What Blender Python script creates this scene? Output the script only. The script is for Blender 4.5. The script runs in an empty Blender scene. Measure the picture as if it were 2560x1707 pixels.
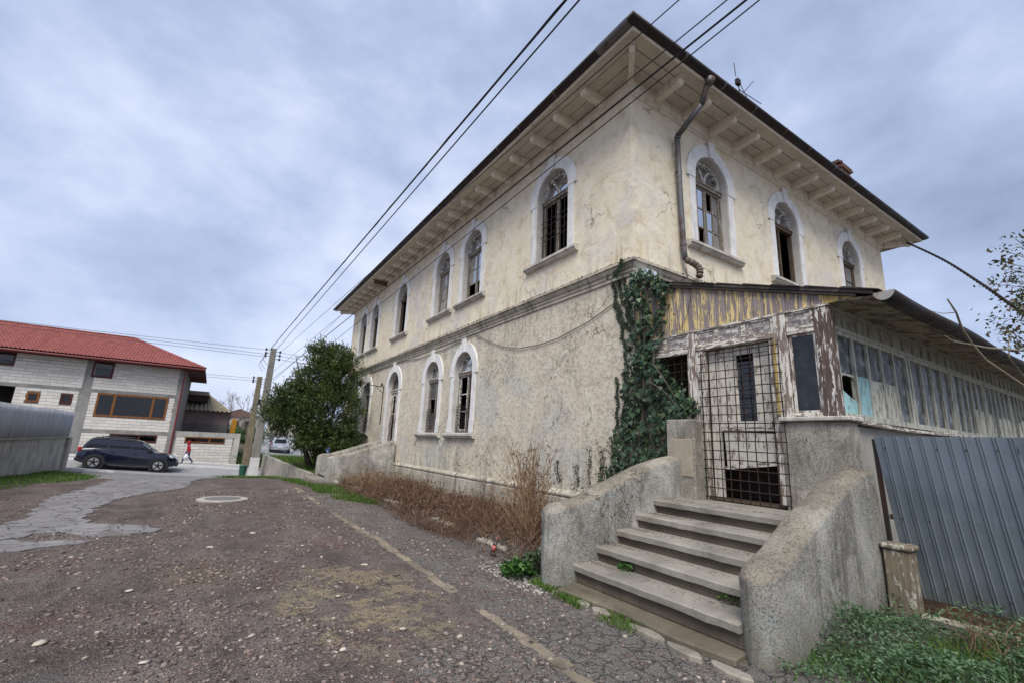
import bpy, bmesh, math, random
import numpy as np
from mathutils import Vector, Matrix
from mathutils.geometry import tessellate_polygon

R = math.radians
random.seed(7)
rng = np.random.default_rng(11)
scene = bpy.context.scene
COL = scene.collection

# ------------------------------------------------------------------ camera
cam_d = bpy.data.cameras.new('camera')
cam = bpy.data.objects.new('camera', cam_d)
COL.objects.link(cam)
scene.camera = cam
cam_d.sensor_width = 36.0
cam_d.lens = 16.008
cam_d.clip_start = 0.05
cam_d.clip_end = 3000
YAW, PITCH, ROLL = 1.00466, 0.22249, 0.04394
fw = Vector((math.cos(PITCH) * math.cos(YAW), math.cos(PITCH) * math.sin(YAW), math.sin(PITCH)))
rt = Vector((math.sin(YAW), -math.cos(YAW), 0))
up = rt.cross(fw)
rt2 = rt * math.cos(ROLL) + up * math.sin(ROLL)
up2 = up * math.cos(ROLL) - rt * math.sin(ROLL)
M = Matrix((rt2, up2, -fw)).transposed().to_4x4()
M.translation = Vector((-6.4526, -5.8352, 1.65))
cam.matrix_world = M

# ------------------------------------------------------------------ sky
world = bpy.data.worlds.new('World')
scene.world = world
world.use_nodes = True
wt = world.node_tree
for n in list(wt.nodes):
    wt.nodes.remove(n)
SUN_EL, SUN_AZ = R(52), R(228)          # azimuth measured from +X, counter-clockwise


def wn(t, **kw):
    n = wt.nodes.new(t)
    for k, v in kw.items():
        setattr(n, k, v)
    return n


w_out = wn('ShaderNodeOutputWorld')
w_bg = wn('ShaderNodeBackground')
w_sky = wn('ShaderNodeTexSky', sky_type='NISHITA')
w_sky.sun_disc = False
w_sky.sun_elevation = SUN_EL
w_sky.sun_rotation = R(90) - SUN_AZ
w_sky.air_density = 1.0
w_sky.dust_density = 2.0
w_tc = wn('ShaderNodeTexCoord')
w_map = wn('ShaderNodeMapping')
w_map.inputs['Scale'].default_value = (1.0, 1.0, 1.7)
w_map.inputs['Rotation'].default_value = (0.0, 0.0, R(25))
wt.links.new(w_tc.outputs['Generated'], w_map.inputs['Vector'])
w_n1 = wn('ShaderNodeTexNoise')
w_n1.inputs['Scale'].default_value = 2.7
w_n1.inputs['Detail'].default_value = 8
w_n1.inputs['Roughness'].default_value = 0.56
w_n1.inputs['Distortion'].default_value = 0.1
w_n2 = wn('ShaderNodeTexNoise')
w_n2.inputs['Scale'].default_value = 0.9
w_n2.inputs['Detail'].default_value = 3
for n in (w_n1, w_n2):
    wt.links.new(w_map.outputs['Vector'], n.inputs['Vector'])
w_add = wn('ShaderNodeMath', operation='MULTIPLY_ADD')
wt.links.new(w_n2.outputs['Fac'], w_add.inputs[0])
w_add.inputs[1].default_value = 0.6
wt.links.new(w_n1.outputs['Fac'], w_add.inputs[2])
w_r = wn('ShaderNodeValToRGB')
cr = w_r.color_ramp
cr.elements[0].position = 0.52
cr.elements[0].color = (2.05, 2.5, 3.6, 1)
cr.elements[1].position = 1.05
cr.elements[1].color = (5.3, 5.7, 7.0, 1)
e = cr.elements.new(0.76)
e.color = (3.2, 3.8, 5.35, 1)
wt.links.new(w_add.outputs[0], w_r.inputs['Fac'])
w_mix = wn('ShaderNodeMix', data_type='RGBA')
w_mix.inputs['Factor'].default_value = 0.86
wt.links.new(w_sky.outputs['Color'], w_mix.inputs['A'])
wt.links.new(w_r.outputs['Color'], w_mix.inputs['B'])
wt.links.new(w_mix.outputs['Result'], w_bg.inputs['Color'])
w_bg.inputs['Strength'].default_value = 0.066
wt.links.new(w_bg.outputs[0], w_out.inputs[0])

# ------------------------------------------------------------------ sun (veiled by cloud)
sun_d = bpy.data.lights.new('sun', 'SUN')
sun_d.energy = 1.5
sun_d.angle = R(32)
sun_d.color = (1.0, 0.955, 0.88)
sun = bpy.data.objects.new('sun', sun_d)
COL.objects.link(sun)
sd = Vector((math.cos(SUN_EL) * math.cos(SUN_AZ), math.cos(SUN_EL) * math.sin(SUN_AZ), math.sin(SUN_EL)))
sun.rotation_euler = sd.to_track_quat('Z', 'Y').to_euler()
sun.location = sd * 60

vs = scene.view_settings
vs.view_transform = 'Standard'
vs.look = 'None'
vs.exposure = 1.3
vs.gamma = 1.0
vs.use_curve_mapping = False


# ================================================================== helpers
class NT:
    """tiny material-node builder"""

    def __init__(s, name):
        s.m = bpy.data.materials.new(name)
        s.m.use_nodes = True
        s.t = s.m.node_tree
        for n in list(s.t.nodes):
            s.t.nodes.remove(n)
        s.out = s.n('ShaderNodeOutputMaterial')
        s.b = s.n('ShaderNodeBsdfPrincipled')
        s.t.links.new(s.b.outputs[0], s.out.inputs[0])
        s._pos = None

    def n(s, t, **kw):
        k = s.t.nodes.new(t)
        for a, v in kw.items():
            setattr(k, a, v)
        return k

    def l(s, a, b):
        if hasattr(a, 'outputs'):
            a = a.outputs[0]
        if isinstance(a, bpy.types.NodeSocket):
            s.t.links.new(a, b)
        else:
            if isinstance(a, (tuple, list)) and len(a) == 3 and b.type == 'RGBA':
                a = (*a, 1)
            b.default_value = a

    @property
    def pos(s):
        if s._pos is None:
            s._pos = s.n('ShaderNodeNewGeometry')
        return s._pos.outputs['Position']

    @property
    def island(s):
        s.pos
        return s._pos.outputs['Random Per Island']

    def objrand(s):
        return s.n('ShaderNodeObjectInfo').outputs['Random']

    def vec(s, scale=(1, 1, 1), v=None, off=(0, 0, 0)):
        k = s.n('ShaderNodeMapping')
        s.l(v if v is not None else s.pos, k.inputs['Vector'])
        k.inputs['Scale'].default_value = scale
        k.inputs['Location'].default_value = off
        return k.outputs[0]

    def noise(s, scale, detail=4, rough=0.55, v=None, dist=0.0):
        k = s.n('ShaderNodeTexNoise')
        s.l(v if v is not None else s.pos, k.inputs['Vector'])
        k.inputs['Scale'].default_value = scale
        k.inputs['Detail'].default_value = detail
        k.inputs['Roughness'].default_value = rough
        k.inputs['Distortion'].default_value = dist
        return k.outputs['Fac']

    def vor(s, scale, feature='F1', v=None, out=0, rnd=1.0):
        k = s.n('ShaderNodeTexVoronoi', feature=feature)
        s.l(v if v is not None else s.pos, k.inputs['Vector'])
        k.inputs['Scale'].default_value = scale
        k.inputs['Randomness'].default_value = rnd
        return k.outputs[out]

    def ramp(s, fac, *stops):
        k = s.n('ShaderNodeValToRGB')
        s.l(fac, k.inputs[0])
        c = k.color_ramp
        while len(c.elements) < len(stops):
            c.elements.new(0.5)
        for el, (p, col) in zip(c.elements, stops):
            el.position = p
            if not isinstance(col, (tuple, list)):
                col = (col, col, col)
            el.color = (*col, 1)
        return k.outputs[0]

    def mix(s, f, a, b, mode='MIX'):
        k = s.n('ShaderNodeMix', data_type='RGBA', blend_type=mode)
        s.l(f, k.inputs['Factor'])
        s.l(a, k.inputs['A'])
        s.l(b, k.inputs['B'])
        return k.outputs['Result']

    def math(s, op, a, b=0.0, c=0.0, clamp=False):
        k = s.n('ShaderNodeMath', operation=op)
        k.use_clamp = clamp
        s.l(a, k.inputs[0])
        s.l(b, k.inputs[1])
        if op in ('MULTIPLY_ADD', 'SMOOTH_MIN'):
            s.l(c, k.inputs[2])
        return k.outputs[0]

    def xyz(s, v=None):
        k = s.n('ShaderNodeSeparateXYZ')
        s.l(v if v is not None else s.pos, k.inputs[0])
        return k.outputs

    def rng(s, v, a, b, c=0.0, d=1.0):
        k = s.n('ShaderNodeMapRange')
        k.interpolation_type = 'SMOOTHSTEP'
        s.l(v, k.inputs['Value'])
        k.inputs['From Min'].default_value = a
        k.inputs['From Max'].default_value = b
        k.inputs['To Min'].default_value = c
        k.inputs['To Max'].default_value = d
        return k.outputs[0]

    def bump(s, h, strength=0.3, dist=0.02, normal=None):
        k = s.n('ShaderNodeBump')
        k.inputs['Strength'].default_value = strength
        k.inputs['Distance'].default_value = dist
        s.l(h, k.inputs['Height'])
        if normal is not None:
            s.l(normal, k.inputs['Normal'])
        return k.outputs[0]

    def done(s, col, rough=0.85, bump=None, spec=0.3, metal=0.0):
        s.l(col, s.b.inputs['Base Color'])
        s.l(rough, s.b.inputs['Roughness'])
        s.b.inputs['Specular IOR Level'].default_value = spec
        s.b.inputs['Metallic'].default_value = metal
        if bump is not None:
            s.l(bump, s.b.inputs['Normal'])
        return s.m


class MB:
    """collects faces, builds ONE mesh object"""

    def __init__(s, T=None):
        s.v, s.f, s.mi = [], [], []
        s.T = T
        s.cur = 0

    def P(s, p):
        return tuple(s.T(*p)) if s.T else tuple(p)

    def poly(s, pts):
        i = len(s.v)
        s.v += [s.P(p) for p in pts]
        s.f.append(tuple(range(i, i + len(pts))))
        s.mi.append(s.cur)

    def faces(s, vs_, fs):
        i = len(s.v)
        s.v += [s.P(p) for p in vs_]
        for f in fs:
            s.f.append(tuple(k + i for k in f))
            s.mi.append(s.cur)

    def box(s, a0, a1, b0, b1, c0, c1):
        vs_ = [(a, b, c) for a in (a0, a1) for b in (b0, b1) for c in (c0, c1)]
        s.faces(vs_, [(0, 1, 3, 2), (4, 6, 7, 5), (0, 4, 5, 1), (2, 3, 7, 6), (0, 2, 6, 4), (1, 5, 7, 3)])

    def prism(s, pts, axis, a, b):
        """2D polygon extruded along axis (0,1,2) from a to b"""
        def mk(p, w):
            q = list(p)
            q.insert(axis, w)
            return tuple(q)
        n = len(pts)
        vs_ = [mk(p, a) for p in pts] + [mk(p, b) for p in pts]
        fs = [tuple(range(n))[::-1], tuple(range(n, 2 * n))]
        fs += [(i, (i + 1) % n, n + (i + 1) % n, n + i) for i in range(n)]
        s.faces(vs_, fs)

    def bar(s, p, q, w, h=None, upv=(0, 0, 1)):
        """square bar between two points"""
        h = w if h is None else h
        p, q = Vector(p), Vector(q)
        d = (q - p).normalized()
        u = Vector(upv)
        if abs(d.dot(u)) > .95:
            u = Vector((1, 0, 0))
        a = d.cross(u).normalized() * (w / 2)
        b = a.cross(d).normalized() * (h / 2)
        vs_ = [p + a + b, p - a + b, p - a - b, p + a - b, q + a + b, q - a + b, q - a - b, q + a - b]
        s.faces([tuple(k) for k in vs_], [(3, 2, 1, 0), (4, 5, 6, 7), (0, 1, 5, 4), (1, 2, 6, 5), (2, 3, 7, 6), (3, 0, 4, 7)])

    def tube(s, pts, rad, n=6, cap=True):
        pts = [Vector(p) for p in pts]
        if not isinstance(rad, (list, tuple)):
            rad = [rad] * len(pts)
        vs_, fs = [], []
        ref = Vector((0.13, 0.21, 0.97))
        for i, p in enumerate(pts):
            d = (pts[min(i + 1, len(pts) - 1)] - pts[max(i - 1, 0)]).normalized()
            if abs(d.dot(ref)) > .97:
                r_ = Vector((1, 0.1, 0))
            else:
                r_ = ref
            a = d.cross(r_).normalized()
            b = d.cross(a)
            for k in range(n):
                t = 2 * math.pi * k / n
                vs_.append(tuple(p + (a * math.cos(t) + b * math.sin(t)) * rad[i]))
        for i in range(len(pts) - 1):
            for k in range(n):
                fs.append((i * n + k, i * n + (k + 1) % n, (i + 1) * n + (k + 1) % n, (i + 1) * n + k))
        if cap:
            fs.append(tuple(range(n))[::-1])
            fs.append(tuple(range((len(pts) - 1) * n, len(pts) * n)))
        s.faces(vs_, fs)

    def lathe(s, prof, c, n=16, axis=2):
        vs_, fs = [], []
        for r_, h in prof:
            for k in range(n):
                t = 2 * math.pi * k / n
                q = [r_ * math.cos(t), r_ * math.sin(t)]
                q.insert(axis, h)
                vs_.append((q[0] + c[0], q[1] + c[1], q[2] + c[2]))
        for i in range(len(prof) - 1):
            for k in range(n):
                fs.append((i * n + k, i * n + (k + 1) % n, (i + 1) * n + (k + 1) % n, (i + 1) * n + k))
        fs.append(tuple(range(n))[::-1])
        fs.append(tuple(range((len(prof) - 1) * n, len(prof) * n)))
        s.faces(vs_, fs)

    def build(s, name, mat, parent=None, smooth=False, local=False, bevel=0.0, fix=True, auto=None):
        me = bpy.data.meshes.new(name)
        off = Vector((0, 0, 0)) if local else origin(parent)
        me.from_pydata([tuple(Vector(p) - off) for p in s.v], [], s.f)
        mats = mat if isinstance(mat, (list, tuple)) else [mat]
        for m in mats:
            me.materials.append(m)
        if len(mats) > 1:
            me.polygons.foreach_set('material_index', s.mi)
        if fix or bevel:
            bm = bmesh.new()
            bm.from_mesh(me)
            if bevel:
                bmesh.ops.remove_doubles(bm, verts=bm.verts, dist=1e-5)
            if fix:
                bmesh.ops.recalc_face_normals(bm, faces=bm.faces)
            if bevel:
                bmesh.ops.bevel(bm, geom=[e_ for e_ in bm.edges if e_.is_manifold and e_.calc_face_angle(0) > .5], offset=bevel, segments=1, affect='EDGES', profile=.5)
            bm.to_mesh(me)
            bm.free()
        if smooth:
            me.polygons.foreach_set('use_smooth', [True] * len(me.polygons))
        me.update()
        return link(name, me, parent)


ORG = {}


def origin(p):
    return ORG.get(p.name, Vector((0, 0, 0))) if p else Vector((0, 0, 0))


def link(name, me, parent=None):
    o = bpy.data.objects.new(name, me)
    COL.objects.link(o)
    if parent:
        o.parent = parent
        ORG[o.name] = origin(parent).copy()
    else:
        ORG[o.name] = Vector((0, 0, 0))
    return o


def tag(o, label=None, cat=None, group=None, kind=None):
    if label:
        o['label'] = label
    if cat:
        o['category'] = cat
    if group:
        o['group'] = group
    if kind:
        o['kind'] = kind
    return o


def thing(name, label, cat, loc=(0, 0, 0), rotz=0.0, group=None):
    o = bpy.data.objects.new(name, None)
    o.empty_display_size = 0.2
    COL.objects.link(o)
    o.location = loc
    o.rotation_euler = (0, 0, rotz)
    ORG[o.name] = Vector(loc)
    return tag(o, label, cat, group)


def inst(src, name, parent, loc, scale=(1, 1, 1), rot=(0, 0, 0)):
    """copy sharing mesh data, world loc"""
    o = bpy.data.objects.new(name, src)
    COL.objects.link(o)
    o.parent = parent
    o.location = Vector(loc) - origin(parent)
    o.scale = scale
    o.rotation_euler = rot
    ORG[o.name] = Vector(loc)
    return o


def np_mesh(name, V, F, mat, parent=None, smooth=False, local=False):
    """V (n,3) array, F (m,k) array"""
    off = np.array(origin(parent)) if not local else np.zeros(3)
    me = bpy.data.meshes.new(name)
    V = (V - off).astype(np.float32)
    me.vertices.add(len(V))
    me.vertices.foreach_set('co', V.ravel())
    k = F.shape[1]
    me.loops.add(F.size)
    me.loops.foreach_set('vertex_index', F.ravel().astype(np.int32))
    me.polygons.add(len(F))
    me.polygons.foreach_set('loop_start', np.arange(0, F.size, k, dtype=np.int32))
    me.polygons.foreach_set('loop_total', np.full(len(F), k, dtype=np.int32))
    if smooth:
        me.polygons.foreach_set('use_smooth', np.ones(len(F), dtype=bool))
    me.update(calc_edges=True)
    me.materials.append(mat)
    return link(name, me, parent)


def norm(a):
    return a / np.maximum(np.linalg.norm(a, axis=1, keepdims=True), 1e-9)


def leaves(name, C, D, Nn, S, shape, mat, parent=None, fold=0.0, kind=None):
    """flat leaf shapes. C centre, D long direction, Nn normal, S size (n,), shape (k,2)"""
    D = norm(D)
    B = norm(np.cross(Nn, D))
    Nn = np.cross(D, B)
    sh = np.array(shape)
    V = C[:, None, :] + S[:, None, None] * (sh[None, :, 0:1] * D[:, None, :] + sh[None, :, 1:2] * B[:, None, :])
    if fold:
        V = V + S[:, None, None] * fold * np.abs(sh[None, :, 1:2]) * Nn[:, None, :]
    n, k = len(C), len(shape)
    F = np.arange(n * k).reshape(n, k)
    o = np_mesh(name, V.reshape(-1, 3), F, mat, parent)
    if kind:
        o['kind'] = kind
    return o


def sstep(a, b, x):
    t = np.clip((np.asarray(x, float) - a) / (b - a), 0, 1)
    return t * t * (3 - 2 * t)


def tz(x, y):
    """terrain height"""
    x = np.asarray(x, float)
    y = np.asarray(y, float)
    z = -0.044 * np.clip(y - 13.5, 0, 12)
    z = z - 0.055 * (np.clip(x, -22, 4) + 10.5) * sstep(15, 25, y)
    z = z + 0.07 * np.clip(y - 26, 0, 3.0)
    z = z + 0.045 * np.clip(y - 31, 0, 65)      # the side road climbs away
    # plants bed on the road side of the old building is a little raised
    z = z + 0.10 * sstep(-2.45, -2.1, x) * sstep(-0.7, -0.3, y) * (1 - sstep(11.6, 12.2, y))
    # lawn bed by the gate
    z = z + 0.14 * sstep(-1.9, -0.6, x) * (1 - sstep(-3.6, -3.4, y))
    # gentle unevenness of the lane
    z = z + 0.012 * np.sin(x * 1.7 + 1.3 * np.sin(y * .6)) * np.sin(y * 1.1) * (1 - sstep(12, 15, y))
    return z


def tzf(x, y):
    return float(tz(x, y))


# ================================================================== materials
def m_plaster():
    k = NT('plaster')
    x, y, z = k.xyz()
    u = k.math('ADD', x, y)
    big = k.noise(0.55, 5, .6, dist=.6)
    mid = k.noise(2.6, 6, .62, dist=.8)
    fine = k.noise(11, 6, .74)
    grain = k.noise(55, 3, .7)
    up_ = k.rng(z, 5.0, 5.1)
    # upper floor: worn cream limewash with paler worn patches
    cu = k.ramp(mid, (.30, (.58, .49, .34)), (.45, (.72, .635, .475)), (.60, (.77, .695, .55)), (.78, (.77, .72, .62)))
    cu = k.mix(k.rng(big, .48, .68), cu, k.ramp(mid, (.3, (.55, .50, .44)), (.7, (.70, .66, .60))))
    # lower floor: grey roughcast showing through, a thin greenish wash left in places
    cl = k.ramp(mid, (.30, (.52, .455, .36)), (.50, (.68, .61, .485)), (.72, (.76, .695, .58)))
    cl = k.mix(k.rng(big, .50, .64), cl, k.ramp(mid, (.3, (.50, .48, .41)), (.7, (.66, .635, .55))))
    speck = k.rng(fine, .50, .62)
    cl = k.mix(k.math('MULTIPLY', speck, .46), cl, (.19, .165, .13))
    stain = k.rng(k.noise(.42, 5, .66, v=k.vec((1, 1, 1), off=(3.1, 1.7, .4)), dist=1.0), .50, .64)
    cl = k.mix(k.math('MULTIPLY', stain, k.math('MULTIPLY', k.rng(fine, .40, .58), .55)), cl, (.19, .17, .14))
    cu = k.mix(k.math('MULTIPLY', k.rng(fine, .55, .70), .42), cu, (.36, .28, .18))
    c = k.mix(up_, cl, cu)
    crk = k.noise(5.5, 7, .78, v=k.vec(off=(7.7, 3.3, 1.1)), dist=1.6)
    c = k.mix(k.math('MULTIPLY', k.rng(crk, .54, .66), .30), c, (.40, .33, .24))
    c = k.mix(k.math('MULTIPLY', k.math('SUBTRACT', 1.0, k.rng(crk, .34, .46)), .35), c, (.74, .69, .62))
    # hairline cracks
    warp = k.n('ShaderNodeVectorMath', operation='MULTIPLY_ADD')
    nv = k.n('ShaderNodeTexNoise')
    k.l(k.pos, nv.inputs['Vector'])
    nv.inputs['Scale'].default_value = 2.3
    nv.inputs['Detail'].default_value = 5
    k.l(nv.outputs['Color'], warp.inputs[0])
    warp.inputs[1].default_value = (.9, .9, .9)
    k.l(k.pos, warp.inputs[2])
    cr_ = k.vor(1.15, 'DISTANCE_TO_EDGE', v=warp.outputs[0])
    crm = k.math('MULTIPLY', k.math('SUBTRACT', 1.0, k.rng(cr_, .004, .014)), k.rng(k.noise(.8, 3, .5, v=k.vec(off=(5, 2, 8))), .55, .63))
    c = k.mix(k.math('MULTIPLY', crm, .75), c, (.22, .18, .13))
    # run-off streaks
    st = k.noise(1.0, 5, .65, v=k.vec((7.5, 7.5, .30)))
    band = k.math('ADD', k.math('MULTIPLY', k.rng(z, 3.6, 5.0), k.math('SUBTRACT', 1.0, k.rng(z, 5.0, 5.05))),
                  k.math('MULTIPLY', k.rng(z, 5.0, 5.2), k.math('SUBTRACT', 1.0, k.rng(z, 5.5, 6.1))))
    low = k.math('SUBTRACT', 1.0, k.rng(z, .5, 2.0))
    amt = k.math('MULTIPLY', k.rng(st, .5, .68), k.math('ADD', k.math('MULTIPLY', band, .45), k.math('MULTIPLY', low, .75)), clamp=True)
    c = k.mix(amt, c, (.22, .195, .155))
    moss = k.math('MULTIPLY', k.math('SUBTRACT', 1.0, k.rng(z, .2, 1.3)), k.rng(k.noise(1.6, 4, .6, v=k.vec(off=(9, 1, 2))), .5, .66))
    c = k.mix(k.math('MULTIPLY', moss, .55), c, (.20, .19, .07))
    hgt = k.math('ADD', k.math('MULTIPLY', fine, k.math('SUBTRACT', 1.15, up_)), k.math('MULTIPLY', mid, .9))
    hgt = k.math('ADD', hgt, k.math('MULTIPLY', grain, k.math('SUBTRACT', .55, k.math('MULTIPLY', up_, .35))))
    hgt = k.math('SUBTRACT', hgt, k.math('MULTIPLY', crm, .8))
    return k.done(c, .93, k.bump(hgt, .9, .03), .12)


def m_roughcast(name, base=(.46, .425, .36), dark=(.10, .09, .075), pale=(.62, .58, .51), teal=.0):
    k = NT(name)
    f = k.noise(44, 5, .80)
    g = k.noise(85, 3, .7)
    b = k.noise(1.6, 6, .65, dist=.8)
    b2 = k.noise(4.5, 5, .65, v=k.vec(off=(4, 7, 1)))
    c = k.ramp(b, (.30, tuple(v * .68 for v in base)), (.5, base), (.68, pale))
    if teal:
        c = k.mix(k.math('MULTIPLY', k.rng(b2, .52, .66), teal), c, (.36, .42, .41))
    c = k.mix(k.math('MULTIPLY', k.rng(f, .46, .62), k.math('MULTIPLY_ADD', k.rng(b, .40, .62), -.35, .80)), c, dark)
    b3 = k.noise(2.4, 7, .72, v=k.vec((1, 1, .55), off=(1, 5, 2)), dist=.9)
    c = k.mix(k.math('MULTIPLY', k.rng(b3, .50, .64), .62), c, (.15, .135, .11))
    c = k.mix(k.math('MULTIPLY', k.math('SUBTRACT', 1.0, k.rng(b3, .30, .42)), .5), c, pale)
    c = k.mix(k.math('MULTIPLY', k.rng(g, .60, .74), .5), c, (.70, .66, .60))
    warp = k.n('ShaderNodeVectorMath', operation='MULTIPLY_ADD')
    nv = k.n('ShaderNodeTexNoise')
    k.l(k.pos, nv.inputs['Vector'])
    nv.inputs['Scale'].default_value = 2.6
    nv.inputs['Detail'].default_value = 6
    k.l(nv.outputs['Color'], warp.inputs[0])
    warp.inputs[1].default_value = (.8, .8, .8)
    k.l(k.pos, warp.inputs[2])
    ck = k.math('SUBTRACT', 1.0, k.rng(k.vor(1.3, 'DISTANCE_TO_EDGE', v=warp.outputs[0]), .002, .008))
    ck = k.math('MULTIPLY', ck, k.rng(k.noise(.9, 3, .5, v=k.vec(off=(4, 4, 4))), .54, .60))
    c = k.mix(k.math('MULTIPLY', ck, .7), c, (.07, .06, .05))
    zz = k.xyz()[2]
    damp = k.math('MULTIPLY', k.math('SUBTRACT', 1.0, k.rng(k.math('MULTIPLY_ADD', b2, .7, zz), .35, .85)), .55)
    c = k.mix(damp, c, (.17, .165, .12))
    drip = k.rng(k.noise(1.0, 5, .65, v=k.vec((9, 9, .5))), .54, .68)
    c = k.mix(k.math('MULTIPLY', drip, .45), c, (.13, .12, .10))
    h = k.math('SUBTRACT', k.math('SUBTRACT', k.math('MULTIPLY', g, .6), f), k.math('MULTIPLY', ck, .8))
    return k.done(c, .95, k.bump(h, 1.0, .025), .1)


def m_concrete(name, base=(.33, .31, .27), var=.25, streak=0.0, grain=70):
    k = NT(name)
    b = k.noise(1.8, 6, .62, dist=.5)
    f = k.noise(grain, 4, .7)
    lo = tuple(v * (1 - var) for v in base)
    hi = tuple(min(1, v * (1 + var)) for v in base)
    c = k.ramp(b, (.3, lo), (.5, base), (.7, hi))
    c = k.mix(k.math('MULTIPLY', k.rng(f, .52, .72), .4), c, tuple(v * .45 for v in base))
    if streak:
        st = k.noise(1.0, 4, .65, v=k.vec((6, 6, .35)))
        c = k.mix(k.math('MULTIPLY', k.rng(st, .48, .68), streak), c, (.09, .08, .065))
    return k.done(c, .93, k.bump(k.math('ADD', f, b), .5, .012), .15)


def m_white(name='white_limewash', base=(.74, .73, .71), peel=.35):
    k = NT(name)
    b = k.noise(3.2, 6, .65, dist=.6)
    f = k.noise(38, 5, .7)
    c = k.ramp(b, (.30, tuple(v * .80 for v in base)), (.52, base), (.75, tuple(min(.9, v * 1.1) for v in base)))
    c = k.mix(k.math('MULTIPLY', k.rng(f, .60, .72), peel), c, (.27, .24, .20))
    st = k.noise(1.0, 4, .6, v=k.vec((11, 11, .6)))
    c = k.mix(k.math('MULTIPLY', k.rng(st, .56, .72), .4), c, (.30, .27, .23))
    return k.done(c, .9, k.bump(k.math('ADD', f, b), .4, .01), .15)


def m_peel(name, paint, wood, amt=.5, st=(9, 9, 1.1), fine=34, dark=(.05, .04, .035)):
    """flaking paint over weathered wood"""
    k = NT(name)
    v = k.vec(st)
    n1 = k.noise(2.2, 7, .68, v=v, dist=.4)
    n2 = k.noise(fine, 4, .7, v=k.vec((1, 1, .25)))
    gr = k.noise(1.0, 4, .6, v=k.vec((60, 60, 2.5)))
    pm = k.rng(k.math('MULTIPLY_ADD', n2, .28, n1), .64 - .28 * amt + .1, .66 - .28 * amt + .13)
    w = k.ramp(gr, (.3, tuple(a * .55 for a in wood)), (.55, wood), (.75, tuple(min(1, a * 1.35) for a in wood)))
    p = k.ramp(k.noise(6, 4, .6), (.3, tuple(a * .8 for a in paint)), (.65, paint))
    c = k.mix(pm, p, w)
    edge = k.math('MULTIPLY', k.math('SUBTRACT', 1.0, k.math('ABSOLUTE', k.math('MULTIPLY_ADD', pm, 2.0, -1.0))), .55)
    c = k.mix(edge, c, dark)
    h = k.math('ADD', k.math('SUBTRACT', 1.0, pm), k.math('MULTIPLY', gr, .5))
    return k.done(c, .85, k.bump(h, .6, .006), .2)


def m_wood(name, col, var=.3):
    k = NT(name)
    gr = k.noise(1.0, 5, .62, v=k.vec((45, 45, 3)))
    b = k.noise(3, 4, .6)
    c = k.mix(k.math('MULTIPLY', k.rng(b, .4, .7), .5), k.ramp(gr, (.3, tuple(a * (1 - var) for a in col)), (.7, tuple(min(1, a * (1 + var)) for a in col))), tuple(a * .55 for a in col))
    return k.done(c, .85, k.bump(gr, .4, .006), .2)


def m_plain(name, col, rough=.6, spec=.4, metal=0.0, var=.12, scale=8, bump=0.0):
    k = NT(name)
    b = k.noise(scale, 5, .6)
    c = k.ramp(b, (.3, tuple(a * (1 - var) for a in col)), (.7, tuple(min(1, a * (1 + var)) for a in col)))
    return k.done(c, rough, k.bump(b, bump, .01) if bump else None, spec, metal)


def m_metal(name, col, rust=(.10, .045, .025), amt=.4, rough=.45, metal=.6):
    k = NT(name)
    b = k.noise(3.2, 6, .68, dist=.5)
    f = k.noise(28, 4, .7)
    rm = k.math('MULTIPLY', k.rng(k.math('MULTIPLY_ADD', f, .3, b), .62, .78), amt)
    c = k.mix(rm, k.ramp(b, (.3, tuple(a * .7 for a in col)), (.65, col)), rust)
    rg = k.math('MULTIPLY_ADD', rm, .4, rough)
    return k.done(c, rg, k.bump(f, .15, .004), .4, metal)


def m_glass(name, tint=(.55, .6, .62), refl=.22, dirt=.25, rough=.03, dcol=(.20, .21, .21), gcol=(.92, .95, 1.0)):
    k = NT(name)
    t = k.t
    tr = k.n('ShaderNodeBsdfTransparent')
    gl = k.n('ShaderNodeBsdfGlossy')
    gl.inputs['Roughness'].default_value = rough
    k.l(gcol, gl.inputs['Color'])
    k.l(tint, tr.inputs['Color'])
    df = k.n('ShaderNodeBsdfDiffuse')
    k.l(dcol, df.inputs['Color'])
    fr = k.n('ShaderNodeFresnel')
    fr.inputs['IOR'].default_value = 1.55
    wv = k.bump(k.noise(3.5, 2, .5), .06, .03)
    k.l(wv, gl.inputs['Normal'])
    fac = k.math('ADD', fr.outputs[0], refl, clamp=True)
    m1 = k.n('ShaderNodeMixShader')
    dn = k.math('MULTIPLY', k.rng(k.noise(7, 5, .65), .42, .75), dirt)
    k.l(dn, m1.inputs[0])
    t.links.new(tr.outputs[0], m1.inputs[1])
    t.links.new(df.outputs[0], m1.inputs[2])
    m2 = k.n('ShaderNodeMixShader')
    k.l(fac, m2.inputs[0])
    t.links.new(m1.outputs[0], m2.inputs[1])
    t.links.new(gl.outputs[0], m2.inputs[2])
    t.links.new(m2.outputs[0], k.out.inputs[0])
    t.nodes.remove(k.b)
    return k.m


def m_leaf(name, cols, rough=.55, trans=.25):
    k = NT(name)
    r_ = k.island
    st = [(i / max(1, len(cols) - 1), c) for i, c in enumerate(cols)]
    c = k.ramp(r_, *st)
    k.l(c, k.b.inputs['Base Color'])
    k.b.inputs['Roughness'].default_value = rough
    k.b.inputs['Specular IOR Level'].default_value = .25
    if trans:
        tl = k.n('ShaderNodeBsdfTranslucent')
        k.l(c, tl.inputs['Color'])
        mx = k.n('ShaderNodeMixShader')
        mx.inputs[0].default_value = trans
        k.t.links.new(k.b.outputs[0], mx.inputs[1])
        k.t.links.new(tl.outputs[0], mx.inputs[2])
        k.t.links.new(mx.outputs[0], k.out.inputs[0])
    return k.m


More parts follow.
